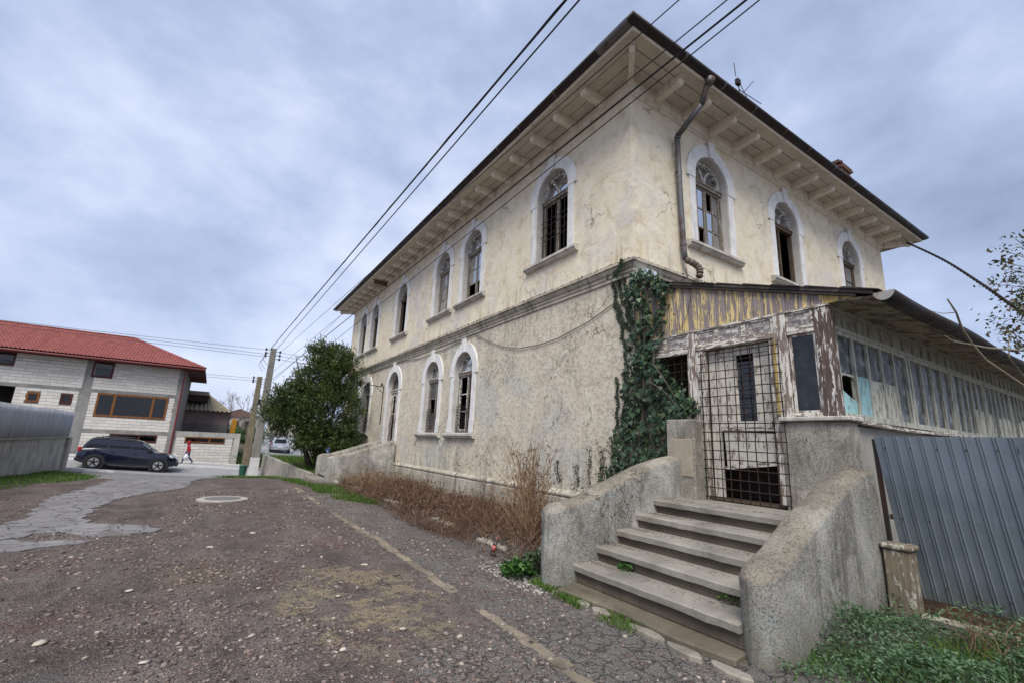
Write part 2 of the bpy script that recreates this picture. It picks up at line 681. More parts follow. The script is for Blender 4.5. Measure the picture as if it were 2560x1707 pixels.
def m_ground():
    k = NT('gravel_ground')
    x, y, z = k.xyz()
    nb = k.noise(.45, 6, .62, dist=.7)
    nm = k.noise(1.7, 6, .66, dist=.6)
    nf = k.noise(15, 6, .76)
    ng = k.noise(48, 3, .7)
    # packed earth and gravel, brown to plum
    base = k.ramp(nm, (.28, (.098, .076, .067)), (.45, (.178, .142, .126)), (.62, (.255, .21, .186)), (.8, (.35, .295, .255)))
    base = k.mix(k.rng(k.noise(.8, 5, .6, v=k.vec(off=(2, 5, 1)), dist=.8), .54, .70), base, (.205, .122, .110))
    base = k.mix(k.math('MULTIPLY', k.rng(k.noise(.9, 5, .62, v=k.vec(off=(8, 3, 1))), .58, .70), .7), base, (.150, .144, .136))
    rut = k.noise(1.0, 5, .6, v=k.vec((1.15, .22, 1), off=(3, 1, 0)), dist=.5)
    base = k.mix(k.math('MULTIPLY', k.rng(rut, .52, .66), .55), base, k.ramp(nm, (.3, (.25, .205, .18)), (.7, (.37, .315, .28))))
    base = k.mix(k.math('MULTIPLY', k.math('SUBTRACT', 1.0, k.rng(rut, .32, .44)), .5), base, (.075, .06, .054))
    # sandy yellow spot in the middle of the lane
    def spot(cx, cy, rx, ry):
        dx = k.math('DIVIDE', k.math('SUBTRACT', x, cx), rx)
        dy = k.math('DIVIDE', k.math('SUBTRACT', y, cy), ry)
        d = k.math('ADD', k.math('MULTIPLY', dx, dx), k.math('MULTIPLY', dy, dy))
        return k.math('SUBTRACT', 1.0, k.rng(k.math('MULTIPLY_ADD', nm, 1.6, k.math('SUBTRACT', d, .8)), .4, 1.2))
    base = k.mix(k.math('MULTIPLY', k.math('MULTIPLY', spot(-4.85, -.55, .85, 1.7), k.rng(k.noise(3.2, 6, .7, v=k.vec(off=(2, 2, 2))), .46, .56)), k.rng(nf, .40, .50)), base, (.48, .385, .235))
    base = k.mix(k.math('MULTIPLY', spot(-6.3, 1.1, .45, .7), .6), base, (.25, .18, .125))
    # dusty tarmac margin between the old kerb line and the building
    mg = k.math('MULTIPLY', k.rng(k.math('MULTIPLY_ADD', nm, .9, x), -3.65, -3.2), k.math('SUBTRACT', 1.0, k.rng(y, 8.5, 10.5)))
    base = k.mix(k.math('MULTIPLY', mg, .85), base, k.ramp(nm, (.3, (.16, .15, .138)), (.6, (.28, .265, .243))))
    # crazed tarmac at the camera's feet
    warp = k.n('ShaderNodeVectorMath', operation='MULTIPLY_ADD')
    nv = k.n('ShaderNodeTexNoise')
    k.l(k.pos, nv.inputs['Vector'])
    nv.inputs['Scale'].default_value = 6
    nv.inputs['Detail'].default_value = 4
    k.l(nv.outputs['Color'], warp.inputs[0])
    warp.inputs[1].default_value = (.26, .26, .0)
    k.l(k.pos, warp.inputs[2])
    edge = k.vor(6.5, 'DISTANCE_TO_EDGE', v=warp.outputs[0])
    tm = k.math('MULTIPLY', k.rng(k.math('MULTIPLY_ADD', nm, .9, x), -4.75, -4.2), k.math('SUBTRACT', 1.0, k.rng(k.math('MULTIPLY_ADD', nm, 1.2, y), -1.7, -1.0)))
    crz = k.math('SUBTRACT', 1.0, k.rng(edge, .01, .06))
    tarm = k.mix(k.math('MULTIPLY', crz, .6), k.ramp(nf, (.3, (.20, .188, .168)), (.7, (.34, .32, .29))), (.055, .045, .038))
    base = k.mix(k.math('MULTIPLY', tm, .9), base, tarm)
    # soil and dry grass far off
    base = k.mix(k.rng(y, 29, 33), base, k.ramp(nm, (.3, (.10, .085, .05)), (.7, (.19, .16, .09))))
    # pebbles
    vc = k.vor(62, out=1)
    vd = k.vor(62, out=0)
    br = k.xyz(vc)[0]
    peb = k.mix(k.rng(br, .55, .98), (.09, .075, .07), (.50, .46, .41))
    pm = k.math('MULTIPLY', k.math('SUBTRACT', 1.0, k.rng(vd, .22, .5)), k.rng(br, .35, .8))
    base = k.mix(k.math('MULTIPLY', pm, .5), base, peb)
    vc2 = k.vor(32, out=1, v=k.vec(off=(3, 3, 3)))
    vd2 = k.vor(32, out=0, v=k.vec(off=(3, 3, 3)))
    b2 = k.xyz(vc2)[0]
    pm2 = k.math('MULTIPLY', k.math('SUBTRACT', 1.0, k.rng(vd2, .2, .42)), k.rng(b2, .80, .9))
    base = k.mix(k.math('MULTIPLY', pm2, .7), base, (.46, .41, .35))
    base = k.mix(k.math('MULTIPLY', k.rng(ng, .55, .68), .6), base, (.055, .043, .038))
    base = k.mix(k.math('MULTIPLY', k.rng(nf, .50, .62), .72), base, (.075, .056, .049))
    lite = k.noise(22, 5, .75, v=k.vec(off=(1.3, 4.2, .7)))
    base = k.mix(k.math('MULTIPLY', k.rng(lite, .56, .68), .6), base, (.40, .345, .30))
    h = k.math('ADD', k.math('MULTIPLY', nf, 1.2), k.math('MULTIPLY', k.math('SUBTRACT', 1.0, vd), .7))
    h = k.math('ADD', h, k.math('ADD', k.math('MULTIPLY', pm2, .6), k.math('MULTIPLY', ng, .5)))
    h = k.math('SUBTRACT', h, k.math('MULTIPLY', k.math('MULTIPLY', crz, tm), .8))
    return k.done(base, .95, k.bump(h, 1.0, .05), .15)


def m_asphalt(name, a, b, crack=.5, cs=2.2):
    k = NT(name)
    nm = k.noise(1.1, 6, .64, dist=.5)
    nf = k.noise(55, 4, .7)
    c = k.ramp(nm, (.3, a), (.7, b))
    wear = k.noise(2.2, 7, .7, v=k.vec(off=(6, 2, 1)), dist=.5)
    c = k.mix(k.math('MULTIPLY', k.rng(wear, .50, .62), .75 * crack), c, (.12, .10, .092))
    warp = k.n('ShaderNodeVectorMath', operation='MULTIPLY_ADD')
    nv = k.n('ShaderNodeTexNoise')
    k.l(k.pos, nv.inputs['Vector'])
    nv.inputs['Scale'].default_value = 2.4
    nv.inputs['Detail'].default_value = 5
    k.l(nv.outputs['Color'], warp.inputs[0])
    warp.inputs[1].default_value = (.7, .7, 0)
    k.l(k.pos, warp.inputs[2])
    ed = k.vor(cs, 'DISTANCE_TO_EDGE', v=warp.outputs[0])
    cr_ = k.math('MULTIPLY', k.math('SUBTRACT', 1.0, k.rng(ed, .006, .03)), crack)
    c = k.mix(cr_, c, (.03, .027, .025))
    c = k.mix(k.math('MULTIPLY', k.rng(nf, .5, .75), .45), c, tuple(v * .5 for v in a))
    return k.done(c, .9, k.bump(k.math('SUBTRACT', nf, cr_), .5, .008), .2)


PL = m_plaster()
ROUGH = m_roughcast('roughcast_render')
ROUGHB = m_roughcast('balustrade_render', base=(.46, .44, .395), pale=(.66, .64, .585), teal=.5)
ROUGHC = m_roughcast('weathered_cap', base=(.42, .375, .30), pale=(.55, .51, .44), dark=(.12, .10, .075))
PLINTH = m_concrete('plinth_concrete', (.43, .395, .32), .3, .75)
CORN = m_concrete('cornice_render', (.50, .455, .37), .3, .55)
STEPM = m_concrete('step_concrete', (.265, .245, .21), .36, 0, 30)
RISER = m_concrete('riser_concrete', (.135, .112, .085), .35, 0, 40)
CONC = m_concrete('grey_concrete', (.38, .365, .335), .22, .45)
CONC2 = m_concrete('pale_concrete', (.47, .45, .41), .2, .2)
WHITE = m_white()
REVEAL = m_white('grey_limewash', (.55, .53, .50), .4)
SILL = m_concrete('sill_concrete', (.52, .49, .44), .25, .45)
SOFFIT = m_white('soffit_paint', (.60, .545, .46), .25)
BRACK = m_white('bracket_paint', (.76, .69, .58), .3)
GUTTER = m_metal('gutter_metal', (.036, .033, .034), (.050, .026, .020), .7, .55, .25)
GUTTERB = m_metal('weathered_zinc', (.17, .165, .165), (.085, .042, .03), .75, .5, .35)
PIPE = m_metal('pipe_zinc', (.15, .155, .165), (.10, .05, .035), .8, .5, .3)
ROOFM = m_plain('roof_sheet_brown', (.10, .06, .045), .8, .2, 0, .3, 6, .4)
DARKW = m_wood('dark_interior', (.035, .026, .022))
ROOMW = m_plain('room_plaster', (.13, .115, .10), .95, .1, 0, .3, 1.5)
WOODW = m_peel('sash_wood', (.45, .42, .36), (.22, .19, .155), .65)
WOODB = m_wood('brown_sash_wood', (.13, .095, .065))
LUNET = m_peel('lunette_paint', (.72, .70, .65), (.20, .17, .14), .35, st=(6, 6, 6))
IRON = m_metal('rusted_iron', (.028, .024, .022), (.06, .03, .02), .7, .7, .2)
PANE = m_glass('old_pane', (.40, .43, .45), .50, .25)
PANED = m_glass('dusty_pane', (.35, .37, .36), .06, .5)
PEELY = m_peel('peeling_yellow', (.72, .56, .27), (.29, .245, .24), .50, st=(8, 8, .9))
PEELW = m_peel('peeling_white', (.72, .68, .61), (.25, .19, .155), .42, st=(9, 9, 1.2))
PEELWH = m_peel('peeling_white_rail', (.74, .70, .62), (.25, .20, .165), .40, st=(2.4, 2.4, 14))
PEELB = m_peel('peeling_brown_post', (.70, .66, .61), (.12, .085, .072), .66, st=(9, 9, 1.6))
FRIEZE = m_peel('frieze_paint', (.56, .53, .49), (.29, .255, .25), .52, st=(3, 5, 7))
SIDEW = m_peel('side_sash_paint', (.56, .56, .475), (.36, .345, .29), .25, st=(12, 12, 1.5))
BOARDW = m_peel('pane_board', (.62, .61, .51), (.32, .30, .245), .25, st=(8, 8, 2))
BOARDT = m_peel('pane_board_teal', (.36, .60, .62), (.34, .33, .27), .2, st=(8, 8, 2))
DOORW = m_peel('door_paint', (.74, .69, .60), (.32, .27, .215), .15, st=(7, 7, 2))
IVYL = m_leaf('ivy_leaf', [(.014, .028, .018), (.022, .046, .026), (.032, .064, .030), (.050, .088, .038), (.085, .11, .050)], .33, .12)
IVYS = m_leaf('ivy_sparse', [(.020, .035, .020), (.035, .055, .026), (.055, .075, .03)], .6, .1)
STEM = m_wood('stem_bark', (.115, .095, .07))
GROUND = m_ground()
PATCH = m_asphalt('old_asphalt', (.165, .157, .155), (.265, .253, .248), .9, 2.6)
STREET = m_asphalt('street_asphalt', (.24, .24, .24), (.33, .328, .325), .3, .7)
KERBW = m_white('kerb_white', (.62, .62, .61), .3)
KERBY = m_concrete('buried_kerb', (.225, .188, .14), .5, 0, 11)


# ================================================================== ground and streets
def grid_sheet(name, xs, ys, zf, mat, jag=None):
    X, Y = np.meshgrid(xs, ys)
    Z = zf(X, Y)
    V = np.stack([X, Y, Z], -1).reshape(-1, 3)
    nx, ny = len(xs), len(ys)
    i = np.arange(nx - 1)[None, :] + nx * np.arange(ny - 1)[:, None]
    F = np.stack([i, i + 1, i + nx + 1, i + nx], -1).reshape(-1, 4)
    return np_mesh(name, V, F, mat, smooth=True)


gx = np.concatenate([[-700, -300, -140, -70, -40], np.arange(-26, -12, 1.0), np.arange(-12, 5, .2), np.arange(5, 16, 1.0), [20, 40, 80, 160, 350, 700]])
gy = np.concatenate([[-200, -60, -25, -14], np.arange(-9, 13, .2), np.arange(13, 36, .4), np.arange(36, 70, 4), [80, 120, 200, 400, 900]])
tag(grid_sheet('ground', gx, gy, tz, GROUND), 'brown gravel and broken tarmac of the lane and all the ground', kind='structure')

# street across the far end, and the road that leaves it
tag(grid_sheet('street', np.concatenate([np.arange(-60, -20, 4), np.arange(-20, 12, .5), np.arange(12, 60, 4)]), np.arange(22.6, 29.01, .4), lambda x, y: tz(x, y) + .006, STREET), 'grey asphalt street crossing behind the lane', kind='structure')
tag(grid_sheet('side_road', np.arange(-2.2, 8.3, .75), np.concatenate([np.arange(29.02, 40, .6), np.arange(40, 140, 5)]), lambda x, y: tz(x, y) + .008, STREET), 'grey asphalt road leading away past the junction', kind='structure')


def patch(name, pts, mat, label, lift=.010, jit=.10, thick=.0):
    """irregular asphalt sheet with a ragged edge, following the ground"""
    out = []
    n = len(pts)
    rr = random.Random(hash(name) % 997)
    for i in range(n):
        a, b = Vector(pts[i]), Vector(pts[(i + 1) % n])
        m = max(2, int((b - a).length / .16))
        for k in range(m):
            p = a.lerp(b, k / m)
            out.append((p.x + rr.uniform(-jit, jit), p.y + rr.uniform(-jit, jit)))
    tri = tessellate_polygon([[Vector((p[0], p[1], 0)) for p in out]])
    me = bpy.data.meshes.new(name)
    bm = bmesh.new()
    vv = [bm.verts.new((p[0], p[1], 0)) for p in out]
    for t in tri:
        try:
            bm.faces.new([vv[i] for i in t])
        except ValueError:
            pass
    for ax in range(2):
        lo = min(p[ax] for p in out)
        hi = max(p[ax] for p in out)
        c = lo + .4
        while c < hi:
            co = [0, 0, 0]
            no = [0, 0, 0]
            co[ax] = c
            no[ax] = 1
            bmesh.ops.bisect_plane(bm, geom=bm.verts[:] + bm.edges[:] + bm.faces[:], plane_co=co, plane_no=no)
            c += .4
    for v in bm.verts:
        v.co.z = tzf(v.co.x, v.co.y) + lift
    # skirt so that the sheet has an edge of its own
    be = [e_ for e_ in bm.edges if e_.is_boundary]
    r_ = bmesh.ops.extrude_edge_only(bm, edges=be)
    for v in [g for g in r_['geom'] if isinstance(g, bmesh.types.BMVert)]:
        v.co.z -= lift + .02
    bmesh.ops.recalc_face_normals(bm, faces=bm.faces)
    bm.to_mesh(me)
    bm.free()
    me.materials.append(mat)
    return tag(link(name, me), label, kind='structure')


patch('asphalt_patch', [(-9.3, 3.2), (-8.3, 4.4), (-7.65, 3.95), (-7.15, 3.95), (-6.85, 4.35), (-7.4, 4.9), (-8.0, 5.2), (-8.2, 6.4), (-8.25, 7.7), (-7.8, 9.4), (-6.8, 11.3), (-6.7, 13.2), (-6.5, 15.0), (-5.6, 17), (-5.2, 23.2), (-11.2, 23.2), (-10.0, 17.2), (-8.9, 14.6), (-9.0, 11.8), (-9.3, 9.0), (-9.0, 6.4), (-9.1, 5.0), (-11, 3.6)], PATCH, 'worn strip of pale asphalt left on the lane', .016)
patch('asphalt_patch', [(-9.5, 2.2), (-8.5, 3.05), (-7.9, 3.35), (-7.6, 3.62), (-8.2, 3.7), (-8.6, 3.9), (-10, 2.9)], PATCH, 'small cracked asphalt remnant at the left of the lane', .013, .06)

# old kerb stones buried in the lane
kerb = thing('buried_kerb', 'line of worn yellowish kerb stones sunk in the lane', 'kerb', (-3.85, 0, 0))
y = -3.4
i = 0
rk = random.Random(4)
while y < 10.5:
    L_ = rk.uniform(.55, .8)
    if not (-1.45 < y < -1.2 or rk.random() < (.0 if y < 4 else .3)):
        xo = -3.86 + .012 * y * (1 if y < 2 else -.2) + rk.uniform(-.02, .02)
        w_ = .055 + rk.uniform(-.014, .012)
        b = MB()
        n = 7
        top = []
        z_ = tzf(xo, y + L_ / 2)
        pl_ = [(xo + w_ * (1 if k < n else -1) + rk.uniform(-.022, .022), y + (k if k < n else 2 * n - 1 - k) / (n - 1) * (L_ - .006)) for k in range(2 * n)]
        b.prism(pl_, 2, z_ - .08, z_ + .006 + rk.uniform(-.004, .003))
        b.build('kerb_stone', KERBY, kerb)
    y += L_

# ================================================================== the old building
L, W, ZT, ZE = 22.9, 13.0, 9.27, 9.43
bld = thing('old_building', 'large derelict two-storey cream plaster building with wide eaves and arched windows', 'building', (0, 0, 0))
FL = lambda u, d, z: (d, u, z)        # road front: u runs along Y, d is depth into the house
FR = lambda u, d, z: (u, d, z)        # porch front: u runs along X

UP = (6.25, 8.0, .65)
LO = (1.95, 3.85, .64)
WINS = [('L', 2.66, *UP, 'bars'), ('L', 6.98, *UP, 'open_low'), ('L', 9.36, *UP, 'full'), ('L', 13.80, *UP, 'dark'), ('L', 18.02, *UP, 'brown'), ('L', 20.25, *UP, 'brown'),
        ('L', 7.1, *LO, 'grill_open'), ('L', 9.58, *LO, 'grill'), ('L', 18.02, *LO, 'grill'), ('L', 20.25, *LO, 'grill'),
        ('R', 2.75, *UP, 'four'), ('R', 6.2, *UP, 'shutter'), ('R', 10.25, *UP, 'half')]
DOOR = (13.86, 1.02, 3.85, .73)


def arch(uc, z0, zs, r_, n=18):
    p = [(uc - r_, z0), (uc + r_, z0)]
    for k in range(n + 1):
        t = math.pi * k / n
        p.append((uc + r_ * math.cos(t), zs + r_ * math.sin(t)))
    return p


def facade(name, T, U, holes, z1=9.5, depth=.30):
    b = MB(T)
    outer = [Vector((0, 0, 0)), Vector((U, 0, 0)), Vector((U, z1, 0)), Vector((0, z1, 0))]
    polys = [outer] + [[Vector((u, z, 0)) for u, z in h] for h in holes]
    flat = [v for p in polys for v in p]
    tris = tessellate_polygon(polys)
    b.faces([(v.x, 0, v.y) for v in flat], tris)
    o = b.build(name, PL, bld, fix=False)
    c = MB(T)
    for h in holes:
        n = len(h)
        for k in range(n):
            a_, b_ = h[k], h[(k + 1) % n]
            c.poly([(a_[0], 0, a_[1]), (b_[0], 0, b_[1]), (b_[0], depth, b_[1]), (a_[0], depth, a_[1])])
    # room side of the wall, so that no light leaks between the reveals
    tl = [[Vector((0, 0, 0)), Vector((U, 0, 0)), Vector((U, z1, 0)), Vector((0, z1, 0))]] + polys[1:]
    c.faces([(v.x, depth, v.y) for v in flat], tris)
    c.build('reveal', REVEAL, o, fix=False)
    return o


lh = [arch(u, z0, zs, r_) for s, u, z0, zs, r_, st in WINS if s == 'L'] + [arch(*DOOR)]
rh = [arch(u, z0, zs, r_) for s, u, z0, zs, r_, st in WINS if s == 'R']
facade('wall_left', FL, L, lh)
facade('wall_right', FR, W, rh)
b = MB()
b.poly([(W, 0, 0), (W, L, 0), (W, L, 9.5), (W, 0, 9.5)])
b.poly([(0, L, 0), (W, L, 0), (W, L, 9.5), (0, L, 9.5)])
b.build('wall_back', PL, bld, fix=False)
b = MB()
b.box(.31, W - .05, .31, L - .05, 5.0, 5.12)
b.build('floor_slab', ROOMW, bld)
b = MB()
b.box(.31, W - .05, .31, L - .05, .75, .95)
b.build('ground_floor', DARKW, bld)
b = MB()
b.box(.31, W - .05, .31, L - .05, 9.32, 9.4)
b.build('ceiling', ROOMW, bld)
for a in ((4.6, 4.75, .32, L - .1), ):
    b = MB()
    b.box(*a, .96, 4.98)
    b.box(*a, 5.14, 9.3)
    b.build('partition', ROOMW, bld)
for yy in (4.7, 11.6, 16.2):
    b = MB()
    b.box(.32, 4.58, yy, yy + .14, .96, 4.98)
    b.box(.32, 4.58, yy, yy + .14, 5.14, 9.3)
    b.build('partition', ROOMW, bld)


def sweep(name, prof, mat, parent=None, closed=True, lpad=0.0, uneven=0.0, seg=.6):
    """profile (outward offset p, z) carried along the road front, round the corner, along the porch front"""
    b = MB()
    path = []
    nL, nW = int(L / seg), int(W / seg)
    rr = random.Random(5)
    rows = []
    for k in range(nL + 1):
        rows.append(('L', L * (1 - k / nL)))
    for k in range(1, nW + 1):
        rows.append(('R', W * k / nW))
    n = len(prof)
    for s, t in rows:
        j = rr.uniform(-uneven, uneven)
        for p, z in prof:
            if s == 'L':
                y_ = t + (p if t >= L else 0) - (p if t <= 0 else 0)
                b.v.append((-p, y_, z + j))
            else:
                b.v.append((t + (p if t >= W else 0), -p, z + j))
    m = len(rows)
    rngk = range(n) if closed else range(n - 1)
    for i_ in range(m - 1):
        for k in rngk:
            b.f.append((i_ * n + k, i_ * n + (k + 1) % n, (i_ + 1) * n + (k + 1) % n, (i_ + 1) * n + k))
            b.mi.append(0)
    if closed:
        b.f.append(tuple(range(n)))
        b.f.append(tuple(range((m - 1) * n, m * n)))
        b.mi += [0, 0]
    return b.build(name, mat, parent or bld)


# string course, eaves moulding, plinth
co = sweep('cornice', [(-.02, 4.98), (.035, 4.98), (.035, 5.05), (.06, 5.06), (.06, 5.11), (.10, 5.14), (.125, 5.19), (.125, 5.22), (.165, 5.225), (.165, 5.275), (.05, 5.335), (-.02, 5.34)], CORN, uneven=.004)
MOSS = m_leaf('moss', [(.06, .055, .02), (.12, .10, .03), (.17, .14, .05), (.08, .075, .04)], .9, 0)
n = 2600
u = rng.uniform(0, L + 3.0, n)
keep = rng.random(n) < (.35 + .65 * (np.sin(u * 1.9) * np.sin(u * .7 + 1) > -.15))
u = u[keep]
p_ = rng.uniform(-.005, .16, len(u))
C = np.where((u < L)[:, None], np.stack([-p_, u, 5.345 - p_ * .42 + .006 * rng.random(len(u))], 1), np.stack([u - L, -p_, 5.345 - p_ * .42], 1))
D = rng.normal(size=(len(u), 3))
D[:, 2] *= .3
leaves('moss', C, D, np.tile([0, 0, 1.], (len(u), 1)) + rng.normal(size=(len(u), 3)) * .5, rng.uniform(.012, .035, len(u)), [(-1, -.6), (0, -1), (1, -.4), (.7, .8), (-.6, .9)], MOSS, co, kind='stuff')
sweep('eaves_moulding', [(-.02, 9.12), (.025, 9.12), (.03, 9.165), (.05, 9.17), (.05, 9.195), (.075, 9.215), (.095, 9.25), (.095, 9.44), (-.02, 9.44)], BRACK)
sweep('plinth', [(-.02, -.9), (.09, -.9), (.09, .60), (.07, .63), (.07, .66), (.10, .67), (.10, .705), (.02, .775), (-.02, .775)], PLINTH, uneven=.006)

# eaves: soffit boards, brackets, gutter
O = .93
bw = [(.09, .355), (.373, .64), (.658, O)]
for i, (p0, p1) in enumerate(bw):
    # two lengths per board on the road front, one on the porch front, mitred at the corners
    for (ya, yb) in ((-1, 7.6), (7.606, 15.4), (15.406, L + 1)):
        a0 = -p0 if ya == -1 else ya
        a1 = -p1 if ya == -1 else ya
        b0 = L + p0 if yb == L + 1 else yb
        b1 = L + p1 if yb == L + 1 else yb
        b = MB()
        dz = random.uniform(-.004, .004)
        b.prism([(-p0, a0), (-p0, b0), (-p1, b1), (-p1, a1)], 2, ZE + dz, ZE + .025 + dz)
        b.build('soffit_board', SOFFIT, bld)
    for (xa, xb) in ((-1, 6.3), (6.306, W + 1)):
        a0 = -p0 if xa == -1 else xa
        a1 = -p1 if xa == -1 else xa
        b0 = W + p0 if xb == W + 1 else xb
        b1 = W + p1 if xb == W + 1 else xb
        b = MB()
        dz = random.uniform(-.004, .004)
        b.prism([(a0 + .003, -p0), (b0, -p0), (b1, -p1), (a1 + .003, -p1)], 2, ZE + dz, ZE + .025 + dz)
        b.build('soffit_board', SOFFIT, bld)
b = MB()
b.box(-O, -.05, -O, L + O, ZE + .04, ZE + .05)
b.box(-.05, W + O, -O, -.05, ZE + .04, ZE + .05)
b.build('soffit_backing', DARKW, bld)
prof = [(.095, ZE - .004), (.095, ZE - .215), (.11, ZE - .225), (.62, ZE - .185), (.66, ZE - .205), (.72, ZE - .19), (.765, ZE - .13), (.745, ZE - .075), (.69, ZE - .055), (.80, ZE - .004)]
bm_ = MB()
bm_.prism([(-p, z) for p, z in prof], 1, -.07, .07)
bme = bm_.build('bracket', BRACK, bld)
bsrc = bme.data
bme.location = Vector((0, .70, 0)) - Vector((0, 0, 0))
first = True
yb = .70
k = 0
while yb < L - .3:
    if k:
        ob = inst(bsrc, 'bracket', bld, (random.uniform(-.008, .008), yb, 0))
        if 15.9 < yb < 16.6:
            ob['label'] = 'darker brown replacement bracket'
            ob.data = bsrc.copy()
            ob.data.materials[0] = m_wood('raw_brown_wood', (.16, .10, .065))
    k += 1
    yb += .975
xb = .735
while xb < W - .2:
    inst(bsrc, 'bracket', bld, (xb, random.uniform(-.008, .008), 0), rot=(0, 0, R(90)))
    xb += .983
# corner brackets under the hips
for (cx, cy, a) in ((0, 0, 45), (W, 0, 135), (0, L, -45)):
    b = MB()
    b.prism([(-p * 1.36, z) for p, z in prof], 1, -.055, .055)
    o = b.build('corner_bracket', BRACK, bld, local=True)
    o.location = (cx, cy, 0)
    o.rotation_euler = (0, 0, R(a))


def gutter_path(o_):
    return [(-o_, L + o_), (-o_, -o_), (W + o_, -o_), (W + o_, L + o_)]


GR = .105
gp = []
for k in range(11):
    t = math.pi * (1 - k / 10)
    gp.append((1.015 - GR * math.cos(t) * -1, 9.565 - GR * math.sin(t)))
gp = [(1.015 + GR * math.cos(math.pi * k / 10), 9.565 - GR * math.sin(math.pi * k / 10)) for k in range(11)]
inner = [(1.015 + (GR - .008) * math.cos(math.pi * k / 10), 9.567 - (GR - .008) * math.sin(math.pi * k / 10)) for k in range(11)][::-1]
gprof = gp + inner


def eave_sweep(name, prof, mat, parent):
    b = MB()
    n = len(prof)
    pts = 4
    for i_ in range(pts):
        for p, z in prof:
            q = gutter_path(p)[i_]
            b.v.append((q[0], q[1], z))
    for i_ in range(pts - 1):
        for k in range(n):
            b.f.append((i_ * n + k, i_ * n + (k + 1) % n, (i_ + 1) * n + (k + 1) % n, (i_ + 1) * n + k))
            b.mi.append(0)
    b.f += [tuple(range(n)), tuple(range((pts - 1) * n, pts * n))]
    b.mi += [0, 0]
    return b.build(name, mat, parent, smooth=False)


gut = eave_sweep('gutter', gprof, GUTTER, bld)
for p in gut.data.polygons:
    p.use_smooth = len(p.vertices) == 4
eave_sweep('fascia', [(O, 9.40), (O + .025, 9.40), (O + .025, 9.60), (O, 9.60)], BRACK, bld)
eave_sweep('roof_edge', [(.80, 9.63), (1.03, 9.585), (1.03, 9.60), (.80, 9.65)], GUTTER, bld)
# gutter straps
sm = MB()
sm.T = None
for k in range(10):
    t0, t1 = math.pi * k / 10, math.pi * (k + 1) / 10
    q = []
    for t in (t0, t1):
        for rr_ in (GR + .001, GR + .008):
            q.append((-(1.015 + rr_ * math.cos(t)), 9.565 - rr_ * math.sin(t)))
    sm.prism([q[0], q[1], q[3], q[2]], 1, -.02, .02)
so = sm.build('gutter_strap', GUTTERB, gut)
so.location = (0, 1.3, 0)
for yy in np.arange(2.6, L, 1.3):
    inst(so.data, 'gutter_strap', gut, (0, yy + random.uniform(-.15, .15), 0))
for xx in np.arange(.4, W, 1.3):
    inst(so.data, 'gutter_strap', gut, (xx + random.uniform(-.1, .1), 0, 0), rot=(0, 0, R(90)))
# replaced pale zinc length by the corner
b = MB()
b.prism([(-p, z) for p, z in [(1.015 + (GR + .004) * math.cos(math.pi * k / 10), 9.565 - (GR + .004) * math.sin(math.pi * k / 10)) for k in range(11)] + [(1.015 + (GR + .0005) * math.cos(math.pi * k / 10), 9.566 - (GR + .0005) * math.sin(math.pi * k / 10)) for k in range(10, -1, -1)]], 1, -.95, -.1)
b.build('gutter_patch', GUTTERB, gut)

# hipped roof
b = MB()
E0 = .98
rz = 9.60 + (W / 2 + E0) * .36
c0, c1, c2, c3 = (-E0, -E0, 9.612), (W + E0, -E0, 9.612), (W + E0, L + E0, 9.612), (-E0, L + E0, 9.612)
r0, r1 = (W / 2, W / 2, rz), (W / 2, L - W / 2, rz)
b.poly([c0, c1, r0])
b.poly([c1, c2, r1, r0])
b.poly([c2, c3, r1])
b.poly([c3, c0, r0, r1])
b.poly([c3, c2, c1, c0])
roof = b.build('roof', ROOFM, bld)
BRICKM = m_plain('chimney_brick', (.13, .075, .058), .9, .1, 0, .35, 5, .3)
chm = MB()
chm.box(11.1, 12.0, .30, 1.1, 9.7, 12.05)
ch = chm.build('chimney', m_plain('chimney_mortar', (.26, .22, .19), .95, .1), roof)
rc = random.Random(3)
cb = MB()
cb.box(-.112, .112, -.055, .055, 0, .062)
cbme = None
for row in range(12, 32):
    z_ = 9.72 + row * .075
    off = (row % 2) * .12
    out = .05 if row in (25, 26, 30, 31) else 0
    for (x0, y0, dx, dy, ln, a) in ((11.1 - out, .30 - out, 1, 0, .9 + 2 * out, 0), (11.1 - out, .30 - out, 0, 1, .8 + 2 * out, 90)):
        t = .115 - off
        while t < ln + .02:
            if cbme is None:
                o = cb.build('chimney_brick', BRICKM, roof, local=True)
                cbme = o.data
                o.location = (x0 + dx * t, y0 + dy * t, z_)
                o.rotation_euler = (0, 0, R(a))
            else:
                inst(cbme, 'chimney_brick', roof, (x0 + dx * t + rc.uniform(-.006, .006), y0 + dy * t, z_), rot=(0, 0, R(a + rc.uniform(-2, 2))))
            t += .24
b = MB()
b.box(11.02, 12.1, .22, 1.2, 12.13, 12.20)
b.build('chimney_cap', m_plain('chimney_capping', (.11, .08, .07), .95, .1), roof)

# ---- windows
def ring(uc, zc, r0, r1, t0, t1, n):
    a = [(uc + r1 * math.cos(t0 + (t1 - t0) * k / n), zc + r1 * math.sin(t0 + (t1 - t0) * k / n)) for k in range(n + 1)]
    c = [(uc + r0 * math.cos(t0 + (t1 - t0) * k / n), zc + r0 * math.sin(t0 + (t1 - t0) * k / n)) for k in range(n + 1)]
    return a, c


